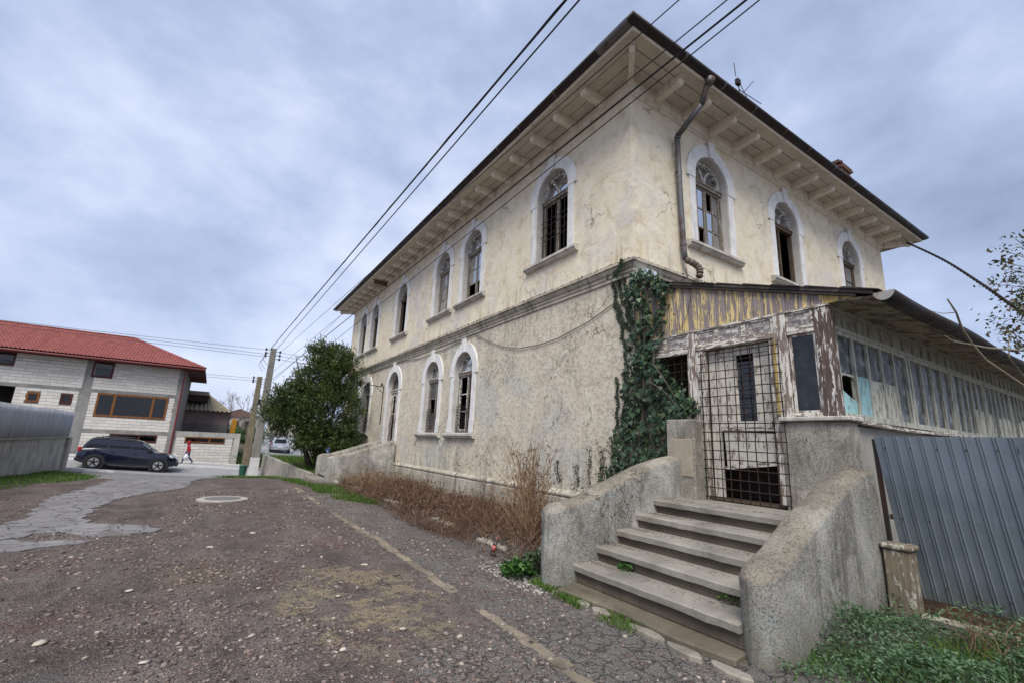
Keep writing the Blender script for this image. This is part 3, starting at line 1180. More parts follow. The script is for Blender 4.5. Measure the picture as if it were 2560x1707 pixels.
def extr_ring(b, uc, zc, r0, r1, t0, t1, n, d0, d1):
    a, c = ring(uc, zc, r0, r1, t0, t1, n)
    for k in range(n):
        q = [a[k], a[k + 1], c[k + 1], c[k]]
        b.poly([(p[0], d0, p[1]) for p in q])
        b.poly([(p[0], d1, p[1]) for p in q][::-1])
        b.poly([(a[k][0], d0, a[k][1]), (a[k][0], d1, a[k][1]), (a[k + 1][0], d1, a[k + 1][1]), (a[k + 1][0], d0, a[k + 1][1])])
        b.poly([(c[k][0], d1, c[k][1]), (c[k][0], d0, c[k][1]), (c[k + 1][0], d0, c[k + 1][1]), (c[k + 1][0], d1, c[k + 1][1])])
    for k in (0, n):
        b.poly([(a[k][0], d0, a[k][1]), (c[k][0], d0, c[k][1]), (c[k][0], d1, c[k][1]), (a[k][0], d1, a[k][1])])


def surround(T, uc, z0, zs, r_, parent, lower):
    b = MB(T)
    d0, d1 = -.035, .0
    zb = z0 + .002
    for s in (-1, 1):
        x0, x1 = uc + s * r_, uc + s * (r_ + .215)
        b.box(min(x0, x1), max(x0, x1), d0, .001, zb, zs - .10)
        x1b = uc + s * (r_ + .30)
        b.box(min(x0, x1b), max(x0, x1b), d0 - .012, .001, zs - .10, zs)
        if lower:
            x2 = uc + s * (r_ + .27)
            b.prism([(x0, zb + .004), (x2, zb + .004), (x2, zb + .30), (x1, zb + .42), (x0, zb + .42)], 1, d0 - .014, d0 + .001)
    extr_ring(b, uc, zs + .001, r_, r_ + .30, 0, math.pi, 20, d0 - .012, .001)
    o = b.build('surround', WHITE, parent, fix=False)
    b = MB(T)
    zt = zs + r_ + .43
    b.prism([(uc - .085, zs + r_ - .012), (uc + .085, zs + r_ - .012), (uc + .125, zt), (uc - .125, zt)], 1, -.085, -.02)
    b.build('keystone', WHITE, parent)


def sill(T, uc, z0, r_, parent):
    b = MB(T)
    w_ = r_ + .38
    b.prism([(.02, z0), (-.15, z0 - .035), (-.15, z0 - .095), (-.12, z0 - .105), (-.10, z0 - .155), (-.035, z0 - .175), (.02, z0 - .175)], 0, uc - w_, uc + w_)
    b.build('sill', SILL, parent)


PN = {}


def pane(T, side, u0, u1, z0, z1, d, parent, mat, shape=None):
    b = MB(T)
    tl = random.uniform(-.012, .012)
    tt = random.uniform(-.012, .012)
    um, zm = (u0 + u1) / 2, (z0 + z1) / 2
    pts = shape or [(u0, z0), (u1, z0), (u1, z1), (u0, z1)]
    f = lambda p, off: (p[0], d + off + tl * (p[0] - um) / .3 + tt * (p[1] - zm) / .6, p[1])
    n = len(pts)
    b.faces([f(p, 0) for p in pts] + [f(p, .004) for p in pts], [tuple(range(n)), tuple(range(n, 2 * n))[::-1]] + [(k, (k + 1) % n, n + (k + 1) % n, n + k) for k in range(n)])
    return b.build('pane', mat, parent)


def make_window(side, uc, z0, zs, r_, st):
    T = FL if side == 'L' else FR
    lower = z0 < 5
    b = MB(T)
    fm = WOODB if st in ('brown', 'dark', 'half', 'shutter') else WOODW
    d = .17
    fw_ = .055
    zt = zs - .03                         # transom
    for s in (-1, 1):
        x0, x1 = uc + s * (r_ - .002), uc + s * (r_ - fw_)
        b.box(min(x0, x1), max(x0, x1), d, d + .09, z0, zt + .03)
    b.box(uc - r_ + fw_, uc + r_ - fw_, d - .005, d + .09, z0 + .002, z0 + .05)
    b.box(uc - r_ + .003, uc + r_ - .003, d - .03, d + .085, zt - .045, zt + .03)
    b.box(uc - r_ + .003, uc + r_ - .003, d - .05, d + .0845, zt + .032, zt + .062)
    win = b.build('window', fm, bld)
    surround(T, uc, z0, zs, r_, win, lower)
    sill(T, uc, z0, r_, win)
    # fanlight
    b = MB(T)
    zc = zt + .065
    rr_ = math.sqrt(max(.01, r_ ** 2 - (zc - zs) ** 2)) - .004
    extr_ring(b, uc, zs + .01, r_ - .105, r_ - .014, .03, math.pi - .03, 18, d - .02, d + .07)
    b.box(uc - r_ + .06, uc + r_ - .06, d + .001, d + .069, zc, zc + .045)
    # two curved bars that rise from the middle of the transom and lean outwards
    for s in (-1, 1):
        pts = []
        for k in range(9):
            t = k / 8
            pts.append((uc + s * (.03 + .30 * t ** 1.9), d + .035, zc + .03 + (r_ * .93 - .1) * (1.32 * t - .44 * t * t)))
        ok = [p for p in pts if math.hypot(p[0] - uc, p[2] - zs) < r_ - .05]
        for p, q in zip(ok[:-1], ok[1:]):
            b.bar(p, q, .046, .05)
    b.bar((uc, d + .035, zc + .03), (uc, d + .035, zc + .13), .07, .05)
    b.build('fanlight_frame', LUNET, win)
    gs = [(uc + (r_ - .07) * math.cos(math.pi * k / 16), zs + .012 + (r_ - .07) * math.sin(math.pi * k / 16)) for k in range(17)]
    if st != 'dark':
        pane(T, side, uc - r_, uc + r_, zs, zs + r_, d + .03, win, PANE, gs)
    # casements
    zb_, zt_ = z0 + .052, zt - .047
    H = zt_ - zb_
    wl = [(uc - r_ + fw_ + .004, uc - .006), (uc + .006, uc + r_ - fw_ - .004)]
    miss = {'bars': {(0, 0), (0, 2), (1, 0)}, 'open_low': {(0, 0), (1, 0), (0, 3)}, 'full': set(), 'grill_open': {(1, 0), (1, 1), (1, 2), (0, 0)}, 'grill': {(0, 0), (1, 1)}, 'four': {(0, 1), (1, 2), (0, 0)}, 'half': {(0, 0), (0, 1), (0, 2)}}.get(st, set())
    for wi, (a, c) in enumerate(wl):
        if st == 'dark' or (st == 'shutter' and wi == 1):
            continue
        cols = 2 if st == 'four' else 1
        rows = 3 if st != 'bars' else 1
        b = MB(T)
        sw = .048
        dd = d + .015
        b.box(a, a + sw, dd, dd + .05, zb_, zt_)
        b.box(c - sw, c, dd, dd + .05, zb_, zt_)
        b.box(a + sw, c - sw, dd + .001, dd + .049, zb_, zb_ + .07)
        b.box(a + sw, c - sw, dd + .001, dd + .049, zt_ - .05, zt_)
        zz = [zb_ + .07 + (H - .12) * k / rows for k in range(rows + 1)]
        for z_ in zz[1:-1]:
            b.box(a + sw, c - sw, dd + .005, dd + .045, z_ - .016, z_ + .016)
        uu = [a + sw + (c - a - 2 * sw) * k / cols for k in range(cols + 1)]
        for u_ in uu[1:-1]:
            b.box(u_ - .016, u_ + .016, dd + .006, dd + .044, zb_ + .07, zt_ - .05)
        sash = b.build('sash', fm if st != 'grill_open' else LUNET if wi else WOODW, win)
        for k in range(rows):
            for j in range(cols):
                if (wi, k) in miss and not (st == 'four' and j == 1 and k > 0):
                    continue
                if st in ('brown', 'shutter'):
                    continue
                pane(T, side, uu[j] + .004, uu[j + 1] - .004, zz[k] + .004, zz[k + 1] - .004, dd + .022, win, PANE if not lower else PANED)
    if st in ('brown', 'shutter'):
        # inner louvred shutter
        b = MB(T)
        for k in range(26):
            z_ = zb_ + .04 + k * (H - .06) / 26
            b.box(uc - r_ + .10, uc - .03, d + .16, d + .175, z_, z_ + .045)
        b.box(uc - r_ + .06, uc - r_ + .10, d + .14, d + .18, zb_, zt_)
        b.box(uc - .03, uc + .01, d + .14, d + .18, zb_, zt_)
        b.build('louvre', m_reddish, win)
        if st == 'brown':
            b = MB(T)
            for k in range(26):
                z_ = zb_ + .04 + k * (H - .06) / 26
                b.box(uc + .03, uc + r_ - .10, d + .16, d + .175, z_, z_ + .045)
            b.box(uc + r_ - .10, uc + r_ - .06, d + .14, d + .18, zb_, zt_)
            b.build('louvre', m_reddish, win)
    # iron work
    if st == 'bars':
        src = None
        for k in range(7):
            u_ = uc - r_ + .12 + k * (2 * r_ - .24) / 6
            b = MB(T)
            b.bar((u_, d - .06, z0 + .01), (u_, d - .06, zt - .05), .016)
            b.build('iron_bar', IRON, win)
        for z_ in (z0 + .62, z0 + .78, z0 + 1.02, z0 + 1.18):
            b = MB(T)
            b.bar((uc - r_ + .01, d - .045, z_), (uc + r_ - .01, d - .045, z_), .014)
            b.build('iron_bar', IRON, win)
    if st in ('grill', 'grill_open'):
        for k in range(9):
            u_ = uc - r_ + .06 + k * (2 * r_ - .12) / 8
            b = MB(T)
            b.bar((u_, d - .05, z0 + .01), (u_, d - .05, z0 + .86), .009)
            b.build('iron_bar', IRON, win)
        for k in range(9):
            z_ = z0 + .06 + k * .098
            b = MB(T)
            b.bar((uc - r_ + .01, d - .042, z_), (uc + r_ - .01, d - .042, z_), .008)
            b.build('iron_bar', IRON, win)
    if st == 'four':
        pass
    return win


m_reddish = m_wood('louvre_wood', (.085, .042, .034))
for w_ in WINS:
    if w_[2] < 5 and w_[1] > 15:
        make_window(*w_[:5], 'grill')
    else:
        make_window(*w_)

# ---- far door on the road front
uc, z0, zs, r_ = DOOR
b = MB(FL)
d = .16
for s in (-1, 1):
    x0, x1 = uc + s * (r_ - .002), uc + s * (r_ - .08)
    b.box(min(x0, x1), max(x0, x1), d, d + .1, z0, zs)
b.box(uc - r_ + .003, uc + r_ - .003, d - .02, d + .099, zs - .16, zs - .08)
b.box(uc - r_ + .003, uc + r_ - .003, d - .05, d + .098, zs - .07, zs - .01)
extr_ring(b, uc, zs, r_ - .08, r_ - .012, 0, math.pi, 18, d, d + .08)
dr = b.build('far_door', PEELW, bld)
surround(FL, uc, z0, zs, r_, dr, False)
gs = [(uc + (r_ - .07) * math.cos(math.pi * k / 16), zs + .01 + (r_ - .07) * math.sin(math.pi * k / 16)) for k in range(17)]
pane(FL, 'L', uc - r_, uc + r_, zs, zs + r_, d + .03, dr, PANED, gs)
for (a, c) in ((uc - r_ + .085, uc - .006), (uc + .006, uc + r_ - .085)):
    b = MB(FL)
    b.box(a, a + .13, d + .02, d + .07, z0 + .02, zs - .165)
    b.box(c - .13, c, d + .02, d + .07, z0 + .02, zs - .165)
    b.box(a + .13, c - .13, d + .021, d + .069, z0 + .02, z0 + .62)
    b.box(a + .13, c - .13, d + .021, d + .069, zs - .30, zs - .165)
    b.box(a + .13, c - .13, d + .024, d + .066, z0 + 1.72, z0 + 1.75)
    b.build('door_leaf', PEELW, dr)
    for k in range(4):
        b2 = MB(FL)
        b2.bar((a + .13 + k * (c - a - .26) / 3, d - .01, z0 + .5), (a + .13 + k * (c - a - .26) / 3, d - .01, z0 + 1.7), .009)
        b2.build('iron_bar', IRON, dr)
for k in range(9):
    b2 = MB(FL)
    b2.bar((uc - r_ + .1, d - .004, z0 + .5 + k * .14), (uc + r_ - .1, d - .004, z0 + .5 + k * .14), .009)
    b2.build('iron_bar', IRON, dr)
# blue scrawl sprayed on the door surround
SPRAY = m_plain('blue_spray', (.06, .09, .26), .8, .2)
gf = MB(FL)
gu = uc + r_ + .11
for pts in ([(.07, 2.18), (-.03, 2.24), (-.06, 2.15), (.05, 2.08), (.03, 2.0), (-.07, 2.02)], [(.06, 1.72), (.0, 1.93), (-.06, 1.74)], [(.045, 1.80), (-.045, 1.81)], [(.05, 1.60), (-.03, 1.64), (-.05, 1.55)], [(.0, 1.48), (.02, 1.28)]):
    for p, q in zip(pts[:-1], pts[1:]):
        gf.bar((gu + p[0], -.037, p[1]), (gu + q[0], -.037, q[1]), .02, .003, (0, 1, 0))
gf.build('sprayed_scrawl', SPRAY, dr)
# iron lamp bracket beside the door
lb = MB()
lb.tube([(-.02, 15.25, 4.02), (-.75, 15.25, 4.06)], .018, 6)
lb.tube([(-.02, 15.25, 3.72), (-.40, 15.25, 4.03)], .012, 6)
lb.tube([(-.03, 15.25, 2.3), (-.03, 15.25, 4.1)], .016, 6)
for yy in (-.72, -.12):
    lb.lathe([(.035, 4.06), (.05, 4.10), (.05, 4.14), (.03, 4.19)], (yy, 15.25, 0), 8)
tag(lb.build('wall_bracket', IRON), 'old iron insulator bracket on the wall beside the far door', 'bracket')

# ---- downpipe
def collar(b, p, q, r_, n=10):
    b.tube([p, q], r_, n)


dp = MB()
pts = [(1.33, -1.0, 9.48), (1.33, -.80, 8.98), (1.36, -.13, 8.60), (1.42, -.10, 7.2), (1.47, -.10, 5.86), (1.48, -.12, 5.66), (1.56, -.22, 5.56), (1.70, -.26, 5.46), (1.66, -.30, 5.25)]
dp.tube(pts[:2], .062, 12)
dp.tube([pts[1], pts[2]], .062, 12)
dp.tube([pts[2], pts[3], pts[4], pts[5]], .062, 12)
pipe = dp.build('downpipe', PIPE, bld, smooth=True)
c = MB()
c.tube([(1.33, -1.02, 9.47), (1.33, -.99, 9.33)], [.115, .075], 12)
c.build('outlet_funnel', GUTTERB, pipe, smooth=True)
c = MB()
for p, q in (((1.40, -.10, 7.75), (1.40, -.10, 7.72)), ((1.46, -.10, 6.02), (1.465, -.10, 5.98)), ((1.36, -.14, 8.57), (1.362, -.14, 8.54))):
    c.tube([p, q], .074, 12)
c.build('pipe_collar', GUTTERB, pipe)
c = MB()
k = 14
el = []
for i in range(k + 1):
    t = i / k
    a = Vector(pts[5]).lerp(Vector(pts[8]), t)
    bulge = math.sin(math.pi * t)
    el.append((a.x + .10 * bulge, a.y - .08 * bulge, a.z + .02 * bulge))
c.tube(el, [.064 + (.012 if i % 2 else 0) for i in range(k + 1)], 12)
c.build('ribbed_elbow', m_metal('rusty_elbow', (.15, .12, .10), (.11, .05, .03), .9, .6, .3), pipe)

# ================================================================== lean-to veranda on the porch front
ver = thing('veranda', 'lean-to wooden veranda with peeling yellow gable boards and a long row of glazed sashes', 'veranda', (0, -1.6, 0))
rz_ = lambda y: 4.83 + .315 * y
XE = 12.6
# roof
b = MB()
for (ya, yb_, dz0, dz1) in ((0.0, -3.80, -.05, 0),):
    b.prism([(ya, rz_(ya) - .045), (ya, rz_(ya)), (yb_, rz_(yb_)), (yb_, rz_(yb_) - .045)], 0, -.10, XE)
vroof = b.build('roof', m_plain('veranda_roofing', (.075, .062, .055), .9, .15, 0, .4, 9, .5), ver)
b = MB()
b.prism([(-.02, rz_(-.02) - .05), (-3.62, rz_(-3.62) - .05), (-3.62, rz_(-3.62) - .085), (-.02, rz_(-.02) - .085)], 0, -.085, -.045)
b.build('verge_batten', m_wood('verge_wood', (.085, .07, .06)), vroof)
rr = random.Random(8)
for k in range(9):          # ragged ends of the roofing felt
    ya = -.1 - k * .42
    b = MB()
    b.prism([(ya, rz_(ya) + .003), (ya - .41, rz_(ya - .41) + .003), (ya - .41, rz_(ya - .41) + .014), (ya - .05, rz_(ya) + .012)], 0, -.10 - rr.uniform(.005, .035), .3)
    b.build('felt_edge', m_edge if k else (globals().__setitem__('m_edge', m_plain('felt', (.055, .048, .044), .95, .1, 0, .4, 14, .6)) or m_edge), vroof)
b = MB()   # boarded underside
b.prism([(-3.25, 3.62), (-3.25, 3.645), (-3.80, rz_(-3.80) - .05), (-3.80, rz_(-3.80) - .075)], 0, -.03, XE)
b.build('soffit', m_peel('veranda_soffit', (.36, .32, .235), (.17, .14, .10), .35, st=(2, 2, 2)), vroof)
b = MB()
gq = [(-3.90 - .105 * math.cos(math.pi * k / 10), 3.59 - .105 * math.sin(math.pi * k / 10)) for k in range(11)]
gi = [(-3.90 - .098 * math.cos(math.pi * k / 10), 3.592 - .098 * math.sin(math.pi * k / 10)) for k in range(10, -1, -1)]
nn = 24
pf = gq + gi
for i in range(nn + 1):
    x_ = -.08 + (XE + .2) * i / nn
    sag = -.02 * math.sin(i * .9) - .004 * i
    for p in pf:
        b.v.append((x_, p[0], p[1] + sag))
for i in range(nn):
    for k in range(len(pf)):
        b.f.append((i * len(pf) + k, i * len(pf) + (k + 1) % len(pf), (i + 1) * len(pf) + (k + 1) % len(pf), (i + 1) * len(pf) + k))
        b.mi.append(0)
b.f.append(tuple(range(len(pf))))
b.mi.append(0)
vg = b.build('gutter', GUTTER, ver)
for p in vg.data.polygons:
    p.use_smooth = len(p.vertices) == 4
b = MB()
b.prism([(p[0], p[1] - .0) for p in gq], 0, -.095, -.083)
b.build('gutter_end', m_metal('pale_rusted_zinc', (.42, .41, .38), (.22, .10, .03), .6, .6, .2), vg)
b = MB()
b.box(7.0, 7.13, -3.99, -3.86, 3.30, 3.46)
b.build('outlet_box', GUTTERB, vg)

# gable boards
yb_ = -.06
k = 0
rr = random.Random(2)
while yb_ > -3.2:
    w_ = rr.uniform(.135, .165)
    y2 = max(yb_ - w_, -3.25)
    b = MB()
    zb_ = 3.605
    x0 = -.03 + rr.uniform(-.004, .004)
    vs_ = []
    for xx in (x0, x0 + .02):
        vs_ += [(xx, yb_ - .003, zb_), (xx, y2 + .003, zb_), (xx, y2 + .003, rz_(y2) - .085), (xx, yb_ - .003, rz_(yb_) - .085)]
    b.faces(vs_, [(0, 1, 2, 3), (7, 6, 5, 4), (0, 4, 5, 1), (1, 5, 6, 2), (2, 6, 7, 3), (3, 7, 4, 0)])
    b.build('gable_board', PEELY, ver)
    yb_ = y2
b = MB()
vs_ = []
for xx in (-.035, -.015):
    vs_ += [(xx, -3.255, 3.60), (xx, -3.60, 3.615), (xx, -3.60, rz_(-3.60) - .086), (xx, -3.255, rz_(-3.255) - .086)]
b.faces(vs_, [(0, 1, 2, 3), (7, 6, 5, 4), (0, 4, 5, 1), (1, 5, 6, 2), (2, 6, 7, 3), (3, 7, 4, 0)])
b.build('eave_return_board', m_peel('yellow_return', (.58, .42, .16), (.22, .18, .16), .1), ver)
b = MB()
b.box(-.008, .02, -3.25, -.06, 3.61, 3.75)
b.build('board_backing', DARKW, ver)
b = MB()
b.box(-.055, .02, -3.30, -.05, 3.575, 3.604)
b.build('drip_moulding', PEELWH, ver)

# frieze of small panels with lozenges
def frieze(y0, y1, kind):
    b = MB()
    m = .035
    b.box(-.022, .01, y1, y0, 3.335, 3.574)
    f = b.build('frieze_panel', FRIEZE, ver)
    b = MB()
    for (a0, a1, c0, c1) in ((y1, y0, 3.335, 3.365), (y1, y0, 3.545, 3.574), (y1, y1 + .03, 3.366, 3.544), (y0 - .03, y0, 3.366, 3.544)):
        b.box(-.036, -.021, a0, a1, c0, c1)
    b.build('panel_frame', PEELWH, f)
    ym, zm = (y0 + y1) / 2, 3.455
    hw, hh = (y0 - y1) / 2 - .05, .075
    b = MB()
    b.faces([(-.023, ym - hw, zm), (-.023, ym, zm - hh), (-.023, ym + hw, zm), (-.023, ym, zm + hh), (-.040, ym, zm)], [(0, 1, 4), (1, 2, 4), (2, 3, 4), (3, 0, 4), (3, 2, 1, 0)])
    b.build('lozenge', FRIEZE, f)


for y0, y1 in ((-.40, -.72), (-.725, -1.19), (-1.33, -1.70), (-1.705, -2.14), (-2.145, -2.58), (-2.755, -3.10)):
    frieze(y0, y1, 0)


def vbox(name, mat, *a, bevel=.006):
    b = MB()
    b.box(*a)
    return b.build(name, mat, ver, bevel=bevel)


vbox('post', PEELW, -.05, .07, -1.325, -1.195, 2.16, 3.574)
vbox('post', PEELW, -.05, .07, -2.75, -2.585, 2.16, 3.574)
vbox('corner_post', PEELB, -.045, .13, -3.285, -3.105, 2.165, 3.573)
vbox('head_rail', PEELWH, -.04, .06, -1.19, -.35, 3.25, 3.332)
vbox('door_head', PEELWH, -.065, .07, -2.58, -1.33, 3.26, 3.333)
vbox('head_rail', PEELWH, -.04, .06, -3.10, -2.755, 3.265, 3.333)
vbox('door_jamb', PEELW, -.045, .075, -1.47, -1.33, 1.02, 3.255)
vbox('door_jamb', PEELW, -.045, .075, -2.58, -2.50, 1.02, 3.255)
YEL = m_peel('yellow_edge_paint', (.50, .36, .13), (.20, .15, .10), .25)
vbox('yellow_batten', YEL, -.075, -.046, -2.60, -2.565, 2.2, 3.24)
vbox('lower_rail', PEELWH, -.04, .06, -3.10, -2.755, 2.165, 2.215)
# end window by the corner post, and the open one behind the ivy
b = MB()
for a in ((-2.765, -2.80), (-3.07, -3.10)):
    b.box(-.012, .03, a[1], a[0], 2.216, 3.264)
b.box(-.012, .03, -3.07, -2.80, 2.216, 2.25)
b.box(-.012, .03, -3.07, -2.80, 3.235, 3.264)
ew = b.build('end_window', PEELW, ver)
b = MB()
b.box(.0, .004, -3.07, -2.80, 2.25, 3.236)
b.build('pane', m_glass('dark_end_pane', (.10, .10, .11), .0, .1), ew)
b = MB()
b.box(-.03, .05, -1.195, -1.16, 2.16, 3.25)
b.box(-.03, .05, -.40, -.36, 2.16, 3.25)
b.box(-.03, .05, -1.16, -.40, 2.16, 2.22)
ow = b.build('open_window', PEELW, ver)
for k in range(6):
    b = MB()
    b.bar((.03, -.46 - k * .135, 2.2), (.03, -.46 - k * .135, 3.25), .009)
    b.build('iron_bar', IRON, ow)
for k in range(7):
    b = MB()
    b.bar((.022, -.38, 2.3 + k * .135), (.022, -1.17, 2.3 + k * .135), .009)
    b.build('iron_bar', IRON, ow)

# masonry below
b = MB()
b.box(-.36, .12, -1.45, -.95, -.2, 2.15)
b.build('pier', ROUGH, ver, bevel=.02)
b = MB()
b.box(-.372, -.355, -1.42, -1.03, 1.30, 1.85)
b.build('render_patch', m_concrete('smooth_render', (.40, .345, .27), .2, .2), ver, bevel=.006)
b = MB()
b.box(-.07, .25, -3.36, -2.585, -.3, 2.105)
b.build('low_wall', ROUGH, ver, bevel=.015)
b = MB()
b.box(-.13, .27, -3.42, -2.59, 2.108, 2.163)
b.build('wall_coping', SILL, ver, bevel=.012)
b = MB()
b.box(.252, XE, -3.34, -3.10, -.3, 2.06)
b.build('side_wall', m_white('side_wall_render', (.33, .315, .275), .5), ver)  # pale wall; its shade is put into the darkened base colour
b = MB()
n = 26
vs_ = []
for i in range(n + 1):
    x_ = .272 + (XE - .28) * i / n
    dz = -.02 * math.sin(i * .5) * (i < 10)
    vs_ += [(x_, -3.43, 2.085 + dz), (x_, -3.43, 2.125 + dz), (x_, -3.08, 2.145 + dz), (x_, -3.08, 2.07 + dz)]
fs = []
for i in range(n):
    for k in range(4):
        fs.append((i * 4 + k, i * 4 + (k + 1) % 4, i * 4 + 4 + (k + 1) % 4, i * 4 + 4 + k))
fs += [(0, 1, 2, 3), (n * 4, n * 4 + 1, n * 4 + 2, n * 4 + 3)]
b.faces(vs_, fs)
b.build('side_sill', PEELWH, ver)
b = MB()
b.box(.10, XE, -3.09, -.02, .90, 1.0)
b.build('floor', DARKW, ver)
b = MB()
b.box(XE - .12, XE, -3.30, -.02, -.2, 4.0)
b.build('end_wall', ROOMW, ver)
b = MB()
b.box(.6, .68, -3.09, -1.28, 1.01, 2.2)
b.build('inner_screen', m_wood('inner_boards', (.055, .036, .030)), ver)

# side sashes
b = MB()
b.box(.13, XE - .1, -3.245, -3.14, 3.575, 3.64)
b.box(.13, XE - .1, -3.26, -3.14, 3.30, 3.345)
b.build('side_plate', SIDEW, ver)
mods = [(.14, 2.62, 5), (2.66, 4.66, 4), (4.70, 6.62, 5), (6.66, 8.6, 5), (8.64, 10.55, 5), (10.59, 12.45, 5)]
PGREY = m_glass('greyed_pane', (.16, .18, .17), -.04, .95, .4, (.33, .345, .345), (.8, .8, .78))
rr = random.Random(21)
for mi, (x0, x1, npn) in enumerate(mods):
    b = MB()
    b.box(x0, x0 + .085, -3.25, -3.17, 2.16, 3.298)
    b.box(x1 - .085, x1, -3.25, -3.17, 2.16, 3.298)
    b.box(x0 + .086, x1 - .086, -3.248, -3.172, 2.16, 2.235)
    b.box(x0 + .086, x1 - .086, -3.248, -3.172, 3.245, 3.298)
    sash = b.build('side_sash', SIDEW, ver)
    w_ = (x1 - x0 - .17) / npn
    for k in range(1, npn):
        b = MB()
        u = x0 + .085 + k * w_
        b.box(u - .024, u + .024, -3.245 + rr.uniform(-.004, .004), -3.185, 2.236, 3.244)
        b.build('mullion', SIDEW, sash)
    for k in range(npn):
        a, c = x0 + .085 + k * w_ + .026, x0 + .085 + (k + 1) * w_ - .026
        full = (mi == 0 and k == 4) or mi == 1 or (mi > 1 and rr.random() < .3)
        zs_ = 2.236 if full else 2.70 + rr.uniform(-.06, .05)
        if mi == 0 and k < 4:
            zs_ = 2.76
        b = MB()
        b.box(a, c, -3.212, -3.207, zs_, 3.244)
        b.build('pane', PGREY, sash)
        if zs_ > 2.3:
            b = MB()
            if mi == 0 and k == 0:      # holed board
                pts = [(a, 2.236), (c, 2.236), (c, 2.40), (a + (c - a) * .66, 2.44), (a + .08 * (c - a), 2.52), (a + .02, 2.55), (a + .015, 2.64), (a + .06, 2.715), (c - .03, 2.725), (c, 2.70), (c, 2.755), (a, 2.755)]
                b.prism(pts[:5] + [pts[5], (a, 2.56)], 1, -3.226, -3.214)
                b.build('pane_board', BOARDT, sash)
                b = MB()
                b.prism([(a, 2.57), (a + .012, 2.57), (a + .015, 2.64), (a + .06, 2.71), (a + .14, 2.728), (c - .03, 2.722), (c, 2.69), (c, 2.755), (a, 2.755)], 1, -3.226, -3.214)
                b.build('pane_board', BOARDW, sash)
            else:
                b.box(a, c, -3.226, -3.214, 2.236, zs_ - .004)
                b.build('pane_board', BOARDT if (mi == 0 and k == 1) else BOARDW, sash)
    for k in range(npn + 1):
        a = x0 + (x1 - x0) * k / (npn + 1)
        c = x0 + (x1 - x0) * (k + 1) / (npn + 1)
        b = MB()
        b.box(a + .02, c - .02, -3.205, -3.185, 3.347, 3.573)
        b.build('frieze_board', SIDEW, sash)
        b = MB()
        b.box(a - .018, a + .018, -3.225, -3.18, 3.347, 3.573)
        b.build('frieze_stud', SIDEW, sash)
b = MB()
b.box(.0, .30, -.32, -.03, 4.86, 5.02)
b.build('plastic_sheet', m_plain('pale_plastic', (.55, .60, .68), .5, .4), ver)  # small white plastic sheet fragment at the top end of the veranda roof

# double door behind the grille
b = MB()
b.box(.085, .125, -1.62, -1.475, 1.03, 3.25)
b.box(.085, .125, -2.49, -1.625, 3.13, 3.25)
b.box(.085, .125, -2.49, -2.40, 2.13, 3.128)
b.box(.085, .125, -2.395, -1.625, 2.05, 2.135)
door = b.build('door', DOORW, ver)
b = MB()
b.box(.10, .115, -1.93, -1.63, 2.14, 3.125)
b.box(.085, .10, -1.90, -1.86, 2.14, 3.125)
b.box(.085, .0995, -1.70, -1.66, 2.14, 3.125)
b.build('door_panel', DOORW, door)
b = MB()
b.box(.10, .115, -2.398, -2.20, 2.14, 3.125)
b.box(.085, .0995, -2.24, -2.20, 2.14, 3.125)
b.build('door_panel', DOORW, door)
b = MB()
b.box(.104, .109, -2.198, -1.935, 2.14, 3.02)
b.build('pane', m_glass('door_pane', (.16, .16, .17), .0, .4, .1, (.10,.10,.105)), door)
b = MB()   # broken, slipped lower panel
b.faces([(.07, -1.68, 1.98), (.06, -2.47, 1.955), (.08, -2.49, 1.60), (.09, -1.69, 1.47), (.09, -1.68, 1.98), (.08, -2.47, 1.955), (.10, -2.49, 1.60), (.11, -1.69, 1.47)], [(0, 1, 2, 3), (7, 6, 5, 4), (0, 4, 5, 1), (1, 5, 6, 2), (2, 6, 7, 3), (3, 7, 4, 0)])
tag(b.build('slipped_panel', DOORW, door), 'broken lower door panel hanging crooked')
b = MB()
b.bar((.06, -1.66, 1.45), (.06, -2.50, 1.56), .03, .05)
b.bar((.06, -1.66, 2.02), (.05, -2.50, 2.02), .03, .05)
b.build('door_rail', PEELWH, door)
b = MB()
b.box(.02, .12, -2.585, -1.33, .985, 1.03)
b.build('threshold', m_wood('threshold_wood', (.17, .12, .08)), ver)

# iron grille in front of the door
gr = thing('security_grille', 'rusted iron mesh grille standing in front of the broken veranda door', 'grille', (-.11, -2.05, 1.0))
rr = random.Random(5)
for k in range(10):
    y_ = -1.46 - k * .133
    b = MB()
    e1, e2 = rr.uniform(-.012, .012), rr.uniform(-.012, .012)
    b.tube([(-.11, y_, 1.0), (-.11 + rr.uniform(-.012, .012), y_ + e1, 1.8), (-.11 + rr.uniform(-.01, .01), y_ + e2, 2.5), (-.105, y_ + e1, 3.22 - (.03 if k == 0 else 0))], .0075, 5)
    b.build('vertical_bar', IRON, gr)
for k in range(17):
    z_ = 1.04 + k * .132
    b = MB()
    e1 = rr.uniform(-.012, .012)
    b.tube([(-.124, -1.42, z_), (-.124 + rr.uniform(-.008, .008), -2.0, z_ + e1), (-.124, -2.68, z_ + rr.uniform(-.012, .012))], .0075, 5)
    b.build('horizontal_bar', IRON, gr)


